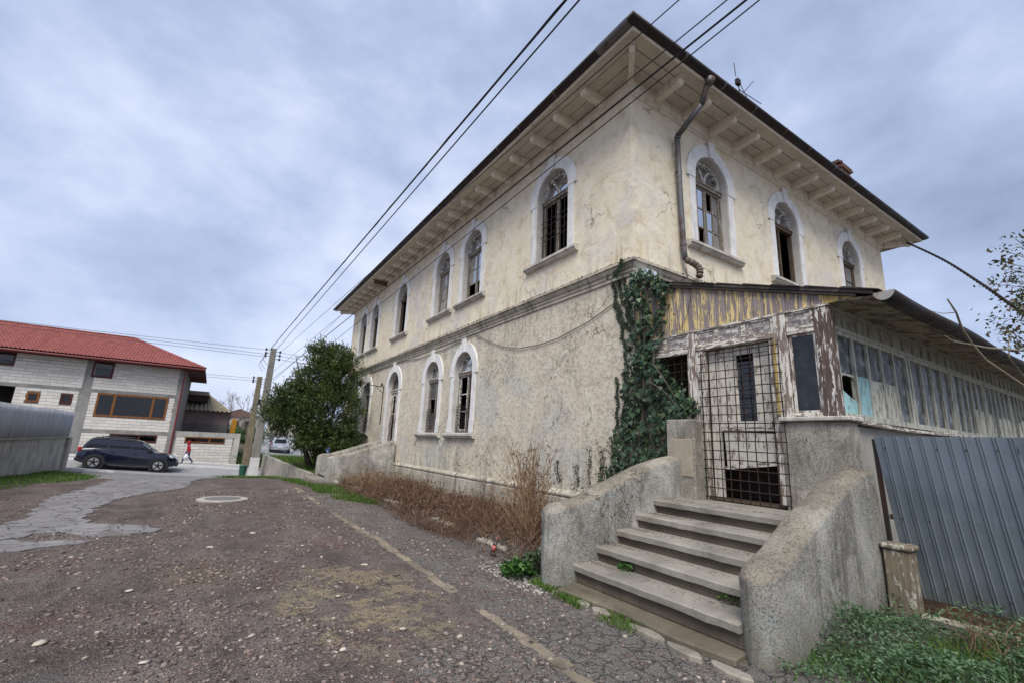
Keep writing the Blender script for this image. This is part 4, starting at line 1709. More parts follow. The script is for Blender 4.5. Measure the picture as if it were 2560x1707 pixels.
# ================================================================== steps and balustrades
def balustrade(name, parent, prof, yin, yout, mat, nose=.16, z0=-.25):
    """prof: list of (x, ztop); yin/yout functions of x"""
    xs = [p[0] for p in prof]
    zs_ = [p[1] for p in prof]
    n = 46
    X = np.linspace(xs[0], xs[-1], n)
    Z = np.interp(X, xs, zs_)
    ker = np.ones(5) / 5
    Zp = np.concatenate([[Z[0]] * 2, Z, [Z[-1]] * 2])
    Z = np.convolve(Zp, ker, 'valid')
    sec = []
    rr = random.Random(9)
    for i in range(n):
        x_ = X[i]
        a, c = yin(x_), yout(x_)
        mid, hw = (a + c) / 2, abs(a - c) / 2
        t = (x_ - xs[0]) / nose
        f = 1.0
        if t < 1:
            f = math.sqrt(max(0.0, 1 - (1 - t) ** 2)) * .80 + .20
        hw *= f
        zt = Z[i] - (0.05 * (1 - f))
        r_ = min(.045, hw * .9)
        j = lambda: rr.uniform(-.006, .006)
        ring_ = [(mid - hw, z0), (mid - hw + j(), zt * .5), (mid - hw + j(), zt - r_)]
        for k in range(1, 8):
            ang = math.pi - math.pi * k / 8
            cx = mid - hw + r_ if ang > math.pi / 2 else mid + hw - r_
            if k == 4:
                ring_.append((mid, zt + .03 * f))
            else:
                ring_.append((cx + r_ * math.cos(ang), zt - r_ + r_ * math.sin(ang)))
        ring_ += [(mid + hw + j(), zt - r_), (mid + hw + j(), zt * .5), (mid + hw, z0)]
        sec.append([(x_ + j(), p[0], p[1]) for p in ring_])
    m = len(sec[0])
    b = MB()
    vs_ = [p for s in sec for p in s]
    fs = []
    for i in range(n - 1):
        for k in range(m - 1):
            fs.append((i * m + k, i * m + k + 1, (i + 1) * m + k + 1, (i + 1) * m + k))
    fs.append(tuple(range(m)))
    fs.append(tuple(range((n - 1) * m, n * m)))
    b.faces(vs_, fs)
    for i in range(n - 1):
        for k in range(m - 1):
            if 3 <= k <= 8:
                b.mi[i * (m - 1) + k] = 1
    o = b.build(name, [mat, ROUGHC], parent, smooth=True)
    o.data.set_sharp_from_angle(angle=R(38))
    return o


def steps(root, xs0, z0, y0, y1, n, tread, riser, xend, jit):
    rr = random.Random(jit)
    for k in range(n):
        xn = xs0 + tread * k
        z = z0 + riser * k
        xe = xn + tread + .05 if k < n - 1 else xend
        b = MB()
        cuts = sorted([y0, y1] + [y0 + (y1 - y0) * rr.uniform(.35, .65)])
        m = 14
        vs_, fs = [], []
        for i in range(m + 1):
            yy = y0 + (y1 - y0) * i / m
            w1, w2 = rr.uniform(-.007, .007), rr.uniform(-.006, .006)
            vs_ += [(xn + w1, yy, z - .072 + w2), (xn + w1 - .004, yy, z - .012 + w2 * .3), (xn + .014 + w1, yy, z + w2 * .3), (xe, yy, z + .004), (xe, yy, z - .072)]
        for i in range(m):
            for q in range(5):
                fs.append((i * 5 + q, i * 5 + (q + 1) % 5, i * 5 + 5 + (q + 1) % 5, i * 5 + 5 + q))
        fs += [(0, 1, 2, 3, 4), tuple(m * 5 + q for q in range(5))]
        b.faces(vs_, fs)
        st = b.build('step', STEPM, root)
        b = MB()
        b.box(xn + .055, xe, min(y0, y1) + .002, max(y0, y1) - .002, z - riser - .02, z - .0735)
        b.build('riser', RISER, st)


stp = thing('entrance_steps', 'five broad concrete steps between curved roughcast walls below the grilled veranda door', 'steps', (-1.5, -2.2, 0))
steps(stp, -2.49, .263, -3.34, -1.18, 5, .37, .179, -.072, 3)
PD = []
for k_ in range(5):
    n_ = 260
    PD.append(np.stack([-2.49 + .37 * k_ + .33 - np.abs(rng.normal(size=n_)) * .05, np.where(rng.random(n_) < .55, -1.22 - np.abs(rng.normal(size=n_)) * .22, rng.uniform(-3.1, -1.2, n_)), np.full(n_, .263 + .179 * k_ + .004)], 1))
DEBRIS = np.concatenate(PD)
b = MB()
b.prism([(-2.80, -1.30), (-2.40, -1.22), (-2.40, -3.36), (-2.66, -3.40), (-2.74, -2.9), (-2.70, -2.2)], 2, -.1, .055)
b.build('bottom_slab', m_concrete('dirty_slab', (.155, .132, .098), .35, 0, 30), stp, bevel=.012)
balustrade('balustrade', stp, [(-2.78, .86), (-2.70, .93), (-2.5, .945), (-2.30, .975), (-1.95, 1.10), (-1.54, 1.25), (-1.1, 1.41), (-.53, 1.55), (-.30, 1.57)], lambda x: -1.22, lambda x: -.84, ROUGHB)
balustrade('balustrade', stp, [(-2.50, .64), (-2.42, .70), (-2.28, .73), (-2.1, .785), (-1.67, 1.01), (-1.40, 1.13), (-1.10, 1.245), (-.63, 1.41), (-.35, 1.50), (-.2, 1.525), (-.05, 1.53)], lambda x: -3.25 + .02 * x, lambda x: -3.57 + .03 * x, ROUGHB, nose=.22)

fst = thing('entrance_steps', 'smaller flight of concrete steps up to the far arched door, walls whitewashed', 'steps', (-1.5, 13.9, 0))
steps(fst, -2.55, .24, 13.08, 14.62, 5, .40, .18, -.12, 6)
b = MB()
b.box(-3.05, -2.45, 12.8, 14.62, -.15, .10)
b.build('bottom_slab', STEPM, fst, bevel=.01)
balustrade('balustrade', fst, [(-2.62, .86), (-2.5, .93), (-2.2, .95), (-1.8, 1.05), (-1.2, 1.25), (-.6, 1.45), (-.09, 1.60)], lambda x: 13.09, lambda x: 12.72, ROUGHB)
balustrade('balustrade', fst, [(-2.62, .86), (-2.5, .93), (-2.2, .95), (-1.8, 1.05), (-1.2, 1.25), (-.6, 1.45), (-.09, 1.60)], lambda x: 14.98, lambda x: 14.62, ROUGHB)

# ================================================================== metal gate on the right
gate = thing('metal_gate', 'tall blue-grey ribbed sheet metal gate beside the entrance steps', 'gate', (.05, -5.2, .2))
GATEM = NT('gate_sheet')
_n = GATEM.noise(1.1, 4, .6)
_f = GATEM.noise(30, 4, .6)
_z = GATEM.xyz()[2]
_m = GATEM.noise(5, 6, .7)
_mud = GATEM.math('MULTIPLY', GATEM.math('SUBTRACT', 1.0, GATEM.rng(GATEM.math('MULTIPLY_ADD', _m, .9, _z), .55, 1.15)), .6)
_drip = GATEM.math('MULTIPLY', GATEM.rng(GATEM.noise(1.0, 5, .65, v=GATEM.vec((14, 14, .6))), .55, .70), .35)
_c = GATEM.ramp(_n, (.3, (.115, .145, .165)), (.7, (.180, .205, .232)))
_c = GATEM.mix(_drip, _c, (.09, .10, .105))
_c = GATEM.mix(_mud, _c, (.11, .105, .08))
GATE = GATEM.done(_c, GATEM.math('MULTIPLY_ADD', _f, .25, .28), GATEM.bump(GATEM.noise(2.5, 2, .5), .35, .04), .5, .35)
RUST = m_metal('rusty_rail', (.085, .05, .035), (.12, .055, .03), .9, .8, .2)


def sheet(y0, y1, name):
    """ribbed steel sheet, ribs vertical, leaning a touch"""
    pr = []
    t = 0.0
    pitch = .113
    Lh = abs(y1 - y0)
    while t < Lh:
        for dt, dd in ((0, 0), (.068, 0), (.076, .014), (.084, .003), (.094, .003), (.102, .014)):
            if t + dt <= Lh:
                pr.append((t + dt, dd))
        t += pitch
    pr.append((Lh, 0))
    vs_, fs = [], []
    zr = [.27, .7, 1.1, 1.5, 1.93]
    for z in zr:
        lean = -.16 * (1 - (z - .27) / 1.66)
        for t_, d_ in pr:
            bend = .012 * math.sin(t_ * 3.1 + z * 2) + .008 * math.sin(z * 4.1)
            vs_.append((.05 - d_ + bend, y0 - t_ + lean, z + (.012 * math.sin(t_ * 2) if z < .3 else 0)))
    m = len(pr)
    for i in range(len(zr) - 1):
        for k in range(m - 1):
            fs.append((i * m + k, i * m + k + 1, (i + 1) * m + k + 1, (i + 1) * m + k))
    b = MB()
    b.faces(vs_, fs)
    o = b.build(name, GATE, gate, fix=False)
    md = o.modifiers.new('thickness', 'SOLIDIFY')
    md.thickness = .003
    return o


sheet(-3.57, -4.70, 'sheet')
sheet(-4.705, -5.85, 'sheet')
sheet(-5.855, -6.95, 'sheet')
scr = MB()
scr.lathe([(.009, 0), (.009, .005), (.004, .008)], (0, 0, 0), 6)
sc0 = None
for z_ in (.42, 1.05, 1.80):
    for q in range(14):
        yq = -3.66 - q * .226 - .16 * (1 - (z_ - .27) / 1.66)
        if sc0 is None:
            sc0 = scr.build('screw', RUST, gate, local=True)
            sc0.location = Vector((.040, yq, z_)) - origin(gate)
            sc0.rotation_euler = (0, R(-90), 0)
        else:
            inst(sc0.data, 'screw', gate, (.040, yq, z_), rot=(0, R(-90), 0))
for z_ in (.24, 1.05, 1.80):
    b = MB()
    b.bar((.085, -3.62, z_), (.085, -6.95, z_), .04, .05)
    b.build('gate_rail', RUST, gate)
b = MB()
b.bar((.09, -3.60, .2), (.09, -3.56, 1.9), .04)
b.build('gate_stile', IRON, gate)
b = MB()
b.bar((.02, -3.70, .185), (.02, -6.95, .185), .05, .07)
b.build('bottom_rail', RUST, gate)
b = MB()
b.box(-.14, .16, -6.95, -3.70, -.1, .15)
tag(b.build('gate_threshold', PLINTH, None, bevel=.02), 'low concrete strip under the metal gate', 'threshold')
b = MB()
b.prism([(-.20, -3.84), (.0, -3.84), (.0, -3.60), (-.20, -3.60)], 2, -.1, .74)
b.box(-.225, .015, -3.865, -3.585, .742, .80)
tag(b.build('gate_post', m_peel('post_limewash', (.42, .40, .34), (.20, .165, .12), .6, st=(5, 5, 2)), None, bevel=.018), 'short flaking concrete post at the left end of the metal gate', 'post')


# ================================================================== ivy
def in_poly(P, poly):
    poly = np.array(poly)
    x, y = P[:, 0], P[:, 1]
    ins = np.zeros(len(P), bool)
    j = len(poly) - 1
    for i in range(len(poly)):
        xi, yi = poly[i]
        xj, yj = poly[j]
        c = ((yi > y) != (yj > y)) & (x < (xj - xi) * (y - yi) / (yj - yi + 1e-12) + xi)
        ins ^= c
        j = i
    return ins


ivy = thing('ivy_plant', 'dense dark green ivy climbing the wall corner beside the veranda', 'ivy', (-.2, -.3, .1))
IV = [(-.15, 5.0), (.05, 4.55), (-.04, 3.95), (.0, 3.6), (.05, 3.05), (.1, 2.45), (.26, 1.87), (.45, 1.35), (.95, .75), (1.0, .2), (.1, .2), (-.2, 1.0), (-.80, 1.50), (-.86, 1.9), (-1.02, 2.18), (-1.42, 2.26), (-1.22, 2.57), (-.85, 2.84), (-.60, 3.26), (-.70, 3.59), (-.78, 4.03), (-.93, 4.42), (-.70, 4.72), (-.35, 4.92)]
LEAF = [(-.5, 0), (-.42, -.38), (-.05, -.5), (.12, -.25), (.6, 0), (.12, .25), (-.05, .5), (-.42, .38)]


def ivy_cloud(n, poly, thick, lo=-1.6, hi=1.1, z0=.1, z1=5.1):
    P = np.stack([rng.uniform(lo, hi, n), rng.uniform(z0, z1, n)], 1)
    # ragged boundary
    J = P + rng.normal(size=P.shape) * .045
    P = P[in_poly(J, poly)]
    gap = np.sin(P[:, 0] * 6.3 + 2.1 * np.sin(P[:, 1] * 2.4)) * np.sin(P[:, 1] * 5.2 + 1.4 * np.sin(P[:, 0] * 8)) + .35 * np.sin(P[:, 0] * 19 + P[:, 1] * 13)
    P = P[rng.random(len(P)) < np.clip(1.05 + 1.1 * gap, .10, 1)]
    lump = .5 + .5 * np.sin(P[:, 0] * 9 + 1.7 * np.sin(P[:, 1] * 3.2)) * np.sin(P[:, 1] * 7.1 + 2 * np.sin(P[:, 0] * 5))
    d = thick * (.35 + .65 * lump) * np.sqrt(rng.random(len(P)))
    return np.stack([-.02 - d, P[:, 0], P[:, 1]], 1), d


C, d = ivy_cloud(17000, IV, .26)
n = len(C)
Nn = np.stack([-np.ones(n), rng.normal(size=n) * .45, .35 + rng.normal(size=n) * .45], 1)
D = np.stack([-.3 + rng.normal(size=n) * .3, rng.normal(size=n) * .6, -np.ones(n)], 1)
sz = rng.uniform(.035, .085, n)
big = np.argsort(-sz * (d > .1))[:300]
lead = bpy.data.meshes.new('leaf')
for i in range(1):
    pass
leaves('foliage', np.delete(C, big, 0), np.delete(D, big, 0), np.delete(Nn, big, 0), np.delete(sz, big), LEAF, IVYL, ivy, fold=.25, kind='stuff')
bl = MB()
bl.faces([(a, c, .25 * abs(c)) for a, c in LEAF], [tuple(range(8))])
lo_ = bl.build('leaf', IVYL, ivy, local=True, fix=False)
lmesh = lo_.data


def place_leaf(o, c, dvec, nvec, s):
    dv = Vector(dvec).normalized()
    bv = Vector(nvec).cross(dv).normalized()
    nv_ = dv.cross(bv)
    m = Matrix((dv * s, bv * s, nv_ * s)).transposed().to_4x4()
    m.translation = Vector(c) - origin(ivy)
    o.matrix_local = m


IVYO = NT('ivy_leaf_single')
IVYL1 = IVYO.done(IVYO.ramp(IVYO.objrand(), (0, (.016, .034, .022)), (.5, (.035, .072, .036)), (1, (.08, .12, .055))), .4, None, .3)
lmesh.materials[0] = IVYL1
for j, i in enumerate(big):
    o = lo_ if j == 0 else bpy.data.objects.new('leaf', lmesh)
    if j:
        COL.objects.link(o)
        o.parent = ivy
    place_leaf(o, C[i] + np.array([-.03, 0, 0]), D[i], Nn[i], float(sz[i]) * 1.15)
# creeping fringe, clinging flat to the wall
trails = [[(.53, 5.08), (.47, 4.65), (.24, 4.03), (.08, 3.87)], [(.22, 5.06), (.15, 4.5), (.03, 3.99)], [(.36, 5.10), (.33, 4.7), (.15, 4.2), (.05, 4.0)], [(.49, 4.49), (.32, 4.05), (.24, 3.58), (.12, 3.5)],
          [(.25, 3.14), (.24, 2.47), (.35, 2.03)], [(.22, 3.5), (.16, 2.9), (.2, 2.3), (.34, 1.8)], [(.62, 1.9), (.6, 1.4), (.7, .9)], [(.82, 1.69), (.86, .97)], [(1.2, 1.68), (1.23, .77)], [(1.62, 1.32), (1.55, .78)], [(.9, 1.44), (.87, .89)], [(2.26, 1.38), (2.17, .89)],
          [(.10, 5.28), (.2, 5.12), (.3, 5.0)], [(.45, 3.0), (.42, 2.4), (.5, 1.9), (.52, 1.5)]]
Cs = []
for t in trails:
    t = np.array(t)
    seg = np.linspace(0, len(t) - 1, 40 * len(t))
    yy = np.interp(seg, np.arange(len(t)), t[:, 0])
    zz = np.interp(seg, np.arange(len(t)), t[:, 1])
    yy = yy + .02 * np.sin(zz * 17)
    for q in range(3 if t[0, 0] < .6 else 1):
        Cs.append(np.stack([-.012 - .02 * rng.random(len(yy)) - .10 * (zz < .9) - .17 * (zz > 5.0), yy + rng.normal(size=len(yy)) * (.028 if t[0, 0] < .6 else .05), zz + rng.normal(size=len(yy)) * .02], 1))
    b = MB()
    b.tube([(-.008 - .10 * (z_ < .85) - .16 * (z_ > 5.0), y_, z_) for y_, z_ in zip(yy[::8], zz[::8])], .006, 4)
    b.build('stem', STEM, ivy)
C2, d2 = ivy_cloud(2600, [(.40, 4.9), (.30, 4.2), (.22, 3.5), (.25, 2.6), (.38, 2.0), (.6, 1.4), (1.1, .9), (1.15, .4), (.5, .4), (.3, 1.5), (0, 2.5), (-.1, 3.5), (-.05, 4.9)], .04)
Cs.append(C2[rng.random(len(C2)) < .6])
C3, d3 = ivy_cloud(1500, [(-.7, 4.74), (-1.06, 4.4), (-1.0, 3.9), (-.9, 3.6), (-.75, 3.6), (-.6, 4.4)], .05)
Cs.append(C3[rng.random(len(C3)) < .5])
C = np.concatenate(Cs)
n = len(C)
leaves('creeping_leaves', C, np.stack([rng.normal(size=n) * .2, rng.normal(size=n), -.6 + rng.normal(size=n)], 1), np.stack([-np.ones(n), rng.normal(size=n) * .4, rng.normal(size=n) * .4], 1), rng.uniform(.016, .042, n), LEAF, IVYS, ivy, kind='stuff')
for (pts, r0) in (([(-.1, -.55, 3.4), (-.30, -.68, 3.1), (-.34, -.9, 2.85), (-.36, -1.15, 2.5)], .011), ([(-.1, -.45, 3.0), (-.33, -.62, 2.8), (-.36, -.95, 2.6), (-.34, -1.2, 2.32)], .010), ([(-.2, -.1, 2.3), (-.33, -.35, 2.55), (-.35, -.6, 2.5)], .008), ([(-.2, -.3, 1.8), (-.34, -.35, 2.0), (-.34, -.4, 1.6)], .009), ([(-.05, -.4, .3), (-.15, -.2, 1.2), (-.12, -.3, 2.5), (-.1, -.35, 4.0)], .03), ([(-.04, -1.22, 4.72), (-.06, -1.3, 4.2), (-.06, -1.22, 3.9), (-.05, -1.05, 3.65)], .008), ([(-.16, .3, 5.15), (-.19, -.05, 5.2), (-.18, -.16, 4.95)], .006)):
    b = MB()
    b.tube(pts, [r0, r0, r0 * .8, r0 * .6][:len(pts)], 5)
    b.build('stem', STEM, ivy)


# ================================================================== grasses, weeds, shrubs
def blades(name, P, H, Wd, lean, mat, parent=None, label=None, cat=None, bend=.5, kind='stuff', group=None, tip=.15):
    """two-segment grass blades; P (n,3) foot, H (n,) height"""
    n = len(P)
    a = rng.uniform(0, 2 * np.pi, n)
    dirv = np.stack([np.cos(a), np.sin(a), np.zeros(n)], 1)
    l1 = rng.uniform(0, lean, n)[:, None]
    ph = rng.uniform(0, 2 * np.pi, n)
    side = np.stack([np.cos(ph), np.sin(ph), np.zeros(n)], 1) * (Wd / 2)[:, None]
    upv = np.tile([0, 0, 1.], (n, 1))
    m = P + H[:, None] * .55 * (upv + dirv * l1)
    t = m + H[:, None] * .45 * (upv * (1 - bend * l1) + dirv * (l1 + bend * l1 * 1.6))
    V = np.stack([P - side, P + side, m + side * .8, m - side * .8, t + side * tip, t - side * tip], 1).reshape(-1, 3)
    i = np.arange(n)[:, None] * 6
    F = np.concatenate([i + np.array([0, 1, 2, 3]), i + np.array([3, 2, 4, 5])])
    o = np_mesh(name, V, F, mat, parent)
    tag(o, label, cat, group, kind)
    return o


GRASS = m_leaf('grass_blade', [(.04, .095, .014), (.065, .14, .02), (.10, .18, .03), (.15, .20, .055)], .6, .25)
GRASSD = m_leaf('grass_dark', [(.025, .055, .014), (.04, .085, .02), (.06, .11, .03)], .6, .2)
DRY = m_leaf('dry_stalk', [(.075, .040, .028), (.12, .066, .044), (.17, .10, .066), (.25, .165, .11), (.10, .052, .038)], .8, .1)
DRYG = m_leaf('dry_litter', [(.07, .045, .034), (.12, .075, .052), (.18, .115, .08), (.09, .06, .048)], .85, .05)
STRAW = m_leaf('straw', [(.27, .19, .11), (.34, .25, .15), (.20, .13, .075)], .8, .1)


def scatter(n, poly, lift=0.0, dens=None):
    poly = np.array(poly)
    lo, hi = poly.min(0), poly.max(0)
    P = rng.uniform(lo, hi, (n, 2))
    P = P[in_poly(P + rng.normal(size=P.shape) * .05, poly)]
    if dens is not None:
        P = P[rng.random(len(P)) < dens(P[:, 0], P[:, 1])]
    return np.column_stack([P, tz(P[:, 0], P[:, 1]) + lift])


def patchy(s, o=0.0, lo=.15):
    return lambda x, y: np.clip(lo + .8 * (np.sin(x * s + 1.3 * np.sin(y * s * .8 + o)) * np.sin(y * s * 1.1 + o) + .35), 0, 1)


P = scatter(16000, [(-11.9, 9), (-9.9, 12.6), (-9.7, 14.2), (-9.5, 16.5), (-10.2, 18.5), (-11.9, 22.5), (-12.0, 22.8)], 0, patchy(1.5, 0, .55))
blades('grass', P, rng.uniform(.04, .12, len(P)), rng.uniform(.010, .022, len(P)), .9, GRASS, None, 'strip of short green grass at the foot of the fence wall')
P = np.concatenate([scatter(9000, [(-3.7, 15.2), (-4.4, 17), (-6.2, 18.6), (-4.6, 20.6), (-3.8, 20), (-3.62, 15.2)], 0, patchy(1.8, 1, .4)), scatter(6000, [(-3.15, 11.0), (-3.6, 14.8), (-4.2, 15.6), (-3.5, 11.0)], 0, patchy(2, 1, .3)),
                    scatter(9000, [(-2.55, 6.2), (-3.25, 7.6), (-3.55, 9.5), (-3.3, 11.5), (-2.65, 11.2), (-2.5, 8.5)], 0, patchy(1.6, 2, .5))])
blades('grass', P, rng.uniform(.05, .14, len(P)), rng.uniform(.010, .02, len(P)), .9, GRASS, None, 'green grass fringe along the far planter wall and steps')
# bed between the building and the lane
dry = np.concatenate([scatter(24000, [(-2.50, -.6), (-.12, -.6), (-.12, 11.9), (-2.25, 11.9), (-2.75, 9), (-2.45, 6), (-2.75, 3), (-2.6, 1)], 0, patchy(1.2, .5, .6))])
hh = rng.uniform(.08, .30, len(dry)) * (1 + .5 * np.sin(dry[:, 1] * 1.1) * np.sin(dry[:, 0] * 2.3))
blades('dry_weeds', dry, hh, rng.uniform(.004, .011, len(dry)), 2.6, DRY, None, 'tangled brown dead weeds filling the bed along the wall', bend=.85)
tl = scatter(4200, [(-2.35, -.3), (-.2, -.3), (-.2, 11.6), (-2.3, 11.6), (-2.6, 8), (-2.4, 4)], .02, lambda x, y: np.clip(.9 * np.sin(y * 2.3 + 1.2 * np.sin(x * 3)) * np.sin(x * 2.9 + y) + .25 + .5 * (y < 3.2), 0, 1))
blades('dry_stems', tl, rng.uniform(.22, .75, len(tl)) * (1 + .25 * (tl[:, 1] < 2.5)), rng.uniform(.005, .011, len(tl)), 1.35, m_leaf('dead_stem', [(.07, .038, .026), (.11, .062, .04), (.16, .098, .062), (.26, .175, .11), (.085, .045, .03)], .8, .05), None, 'taller dead brown stems standing in clumps along the wall', bend=1.0)
P = scatter(22000, [(-2.7, -.5), (-.12, -.6), (-.12, 11.9), (-2.4, 11.9), (-2.85, 9), (-2.6, 6), (-2.85, 3.4), (-2.8, 1)], .01, patchy(1.0, .2, .6))
P[:, 2] += rng.random(len(P)) ** 2 * .16 * (P[:, 0] > -2.5)
n = len(P)
leaves('dead_leaf_litter', P, rng.normal(size=(n, 3)) * np.array([1, 1, .35]), np.array([0, 0, 1.]) + rng.normal(size=(n, 3)) * .6, rng.uniform(.012, .04, n), [(-1, 0), (0, -.45), (1, 0), (0, .45)], DRYG, None, fold=.3, kind='stuff')['label'] = 'dark brown leaf litter among the dead weeds'
n = 5200
P = scatter(n, [(-2.6, -.4), (-.15, -.5), (-.15, 11.7), (-2.4, 11.7), (-2.75, 9), (-2.5, 6), (-2.8, 3.2), (-2.7, 1)], .05, patchy(1.7, 1.9, .35))
P[:, 2] += rng.random(len(P)) ** 1.5 * .34
n = len(P)
leaves('withered_leaves', P, rng.normal(size=(n, 3)), rng.normal(size=(n, 3)), rng.uniform(.02, .055, n), [(-1, 0), (-.2, -.4), (1, -.1), (.3, .42)], m_leaf('withered_leaf', [(.09, .045, .03), (.15, .085, .055), (.22, .14, .09), (.06, .032, .024)], .85, .1), None, fold=.5, kind='stuff')['label'] = 'withered reddish brown leaves hanging in the dead tangle'
P = scatter(700, [(-2.45, 8.2), (-.9, 9.5), (-.5, 12.2), (-2.3, 12.5)], .1)
blades('straw_heap', P, rng.uniform(.2, .5, len(P)), rng.uniform(.005, .012, len(P)), 2.2, STRAW, None, 'heap of pale dry straw stalks by the far steps', bend=.9)
# border stones of the bed
bed = thing('bed_border', 'low broken concrete edging of the weedy bed', 'edging', (-2.25, 5, 0))
y = -.3
rr = random.Random(12)
while y < 12.3:
    ln = rr.uniform(.7, 1.1)
    if rr.random() < .6:
        b = MB()
        z_ = tzf(-2.3, y)
        t = rr.uniform(.03, .10)
        b.prism([(-2.34 + rr.uniform(-.03, .03), y), (-2.16, y), (-2.15, y + ln - .03), (-2.33 + rr.uniform(-.03, .03), y + ln - .04)], 2, z_ - .1, z_ + t)
        b.build('edging_stone', PLINTH, bed, bevel=.02)
    y += ln


def shrub(name, label, base, stems, mat, leafmat, seed, group=None):
    t = thing(name, label, 'shrub', base, 0, group)
    rr = random.Random(seed)
    LC, LD = [], []
    for (tip, r0, nb) in stems:
        p0, p3 = Vector(base) + Vector((rr.uniform(-.15, .15), rr.uniform(-.18, .18), 0)), Vector(tip)
        mid = p0.lerp(p3, .55) + Vector((rr.uniform(-.08, .08), rr.uniform(-.1, .1), .22 * (p3 - p0).length * (.4 + .6 * (abs(p3.y - p0.y) > .8))))
        pts = []
        for k in range(9):
            s = k / 8
            pts.append(p0 * (1 - s) ** 2 + mid * 2 * s * (1 - s) + p3 * s * s + Vector((rr.uniform(-.012, .012), rr.uniform(-.012, .012), rr.uniform(-.012, .012))))
        b = MB()
        b.tube(pts, [r0 * (1 - .7 * k / 8) for k in range(9)], 5)
        for q in range(nb):
            k = rr.randint(3, 7)
            a = pts[k]
            e_ = a + Vector((rr.uniform(-.18, .18), rr.uniform(-.28, .28), rr.uniform(-.05, .28)))
            b.tube([a, a.lerp(e_, .5) + Vector((0, 0, .03)), e_], [r0 * .45, r0 * .35, r0 * .2], 4)
            for s in range(3):
                LC.append(a.lerp(e_, rr.uniform(.3, 1)))
                LD.append((rr.gauss(0, .5), rr.gauss(0, .5), -1))
        b.build('stem', mat, t)
        for k in range(3, 9):
            if rr.random() < .7:
                LC.append(pts[k])
                LD.append((rr.gauss(0, .6), rr.gauss(0, .6), -.8))
    C = np.array([tuple(v) for v in LC])
    D = np.array(LD)
    n = len(C)
    leaves('dead_leaves', C, D, rng.normal(size=(n, 3)), rng.uniform(.025, .055, n), [(0, 0), (.5, -.22), (1, 0), (.5, .22)], leafmat, t, fold=.4, kind='stuff')
    return t


TAN = m_leaf('tan_stalk', [(.22, .135, .075), (.31, .205, .12), (.16, .092, .05)], .8, 0)
rr = random.Random(31)
st = [((-1.2 + rr.uniform(-.4, .3), 1.3 + rr.uniform(-.55, .5), rr.uniform(.8, 1.85)), rr.uniform(.006, .012), rr.randint(2, 5)) for _ in range(26)]
st += [((-1.25, 5.0, 1.05), .009, 8), ((-1.1, 4.3, 1.35), .009, 8), ((-1.3, 3.3, 1.55), .008, 7), ((-1.2, 4.0, .8), .007, 6), ((-1.15, 2.7, 1.7), .008, 5), ((-1.2, 3.9, 1.15), .007, 6)]
shrub('dry_shrub', 'tall dead shrub with long bare stems arching along the wall', (-1.35, 1.55, .08), st, TAN, DRY, 5)
st = [((-1.6 + rr.uniform(-.4, .3), .85 + rr.uniform(-.55, .75), rr.uniform(.55, 1.85)), rr.uniform(.006, .012), rr.randint(3, 7)) for _ in range(44)]
shrub('dry_shrub', 'dense clump of pale dead stalks next to the left newel of the steps', (-1.65, .85, .08), st, TAN, DRY, 9)
shrub('dry_shrub', 'low dead stalks lying against the far step wall', (-1.7, 10.6, .1), [((-1.5 + rr.uniform(-.6, .5), 10.6 + rr.uniform(-1.4, 1.4), rr.uniform(.35, .95)), .008, 3) for _ in range(16)], TAN, DRY, 6)

# right-hand bed by the gate
BEDL = m_leaf('ground_cover_leaf', [(.05, .10, .045), (.075, .14, .062), (.11, .185, .095), (.165, .235, .14)], .6, .2)
P = scatter(42000, [(-2.45, -3.66), (-1.6, -3.50), (-.30, -3.46), (-.14, -3.75), (-.16, -6.5), (-3.2, -6.5), (-2.75, -4.2)], 0, patchy(2.6, .4, .55))
lum = .07 + .16 * (np.sin(P[:, 0] * 4.1 + np.sin(P[:, 1] * 3)) * np.sin(P[:, 1] * 4.7) + .6)
P[:, 2] += np.clip(lum, .01, .3) * rng.random(len(P)) ** .5
n = len(P)
D = rng.normal(size=(n, 3)) * np.array([1, 1, .5]) + np.array([0, 0, .25])
leaves('ground_cover', P, D, np.array([0, 0, 1.]) + rng.normal(size=(n, 3)) * .55, rng.uniform(.012, .028, n), [(-1, 0), (0, -.38), (1, 0), (0, .38)], BEDL, None, fold=.25, kind='stuff')['label'] = 'grey-green leafy ground cover in front of the metal gate'
P = scatter(9000, [(-2.7, -3.75), (-1.9, -3.62), (-1.0, -4.2), (-.2, -4.4), (-.2, -6.4), (-3.0, -6.4)], 0, patchy(2.2, 2.4, .2))
blades('grass', P, rng.uniform(.06, .17, len(P)), rng.uniform(.006, .012, len(P)), 1.0, GRASS, None, 'bright green grass in the bed by the right newel')
P = scatter(420, [(-.95, -4.35), (-.25, -4.2), (-.25, -5.2), (-1.1, -5.0)], .02)
blades('dead_twigs', P, rng.uniform(.12, .3, len(P)), rng.uniform(.004, .008, len(P)), 1.8, DRY, None, 'brown dead twigs among the ground cover by the gate', bend=.7)


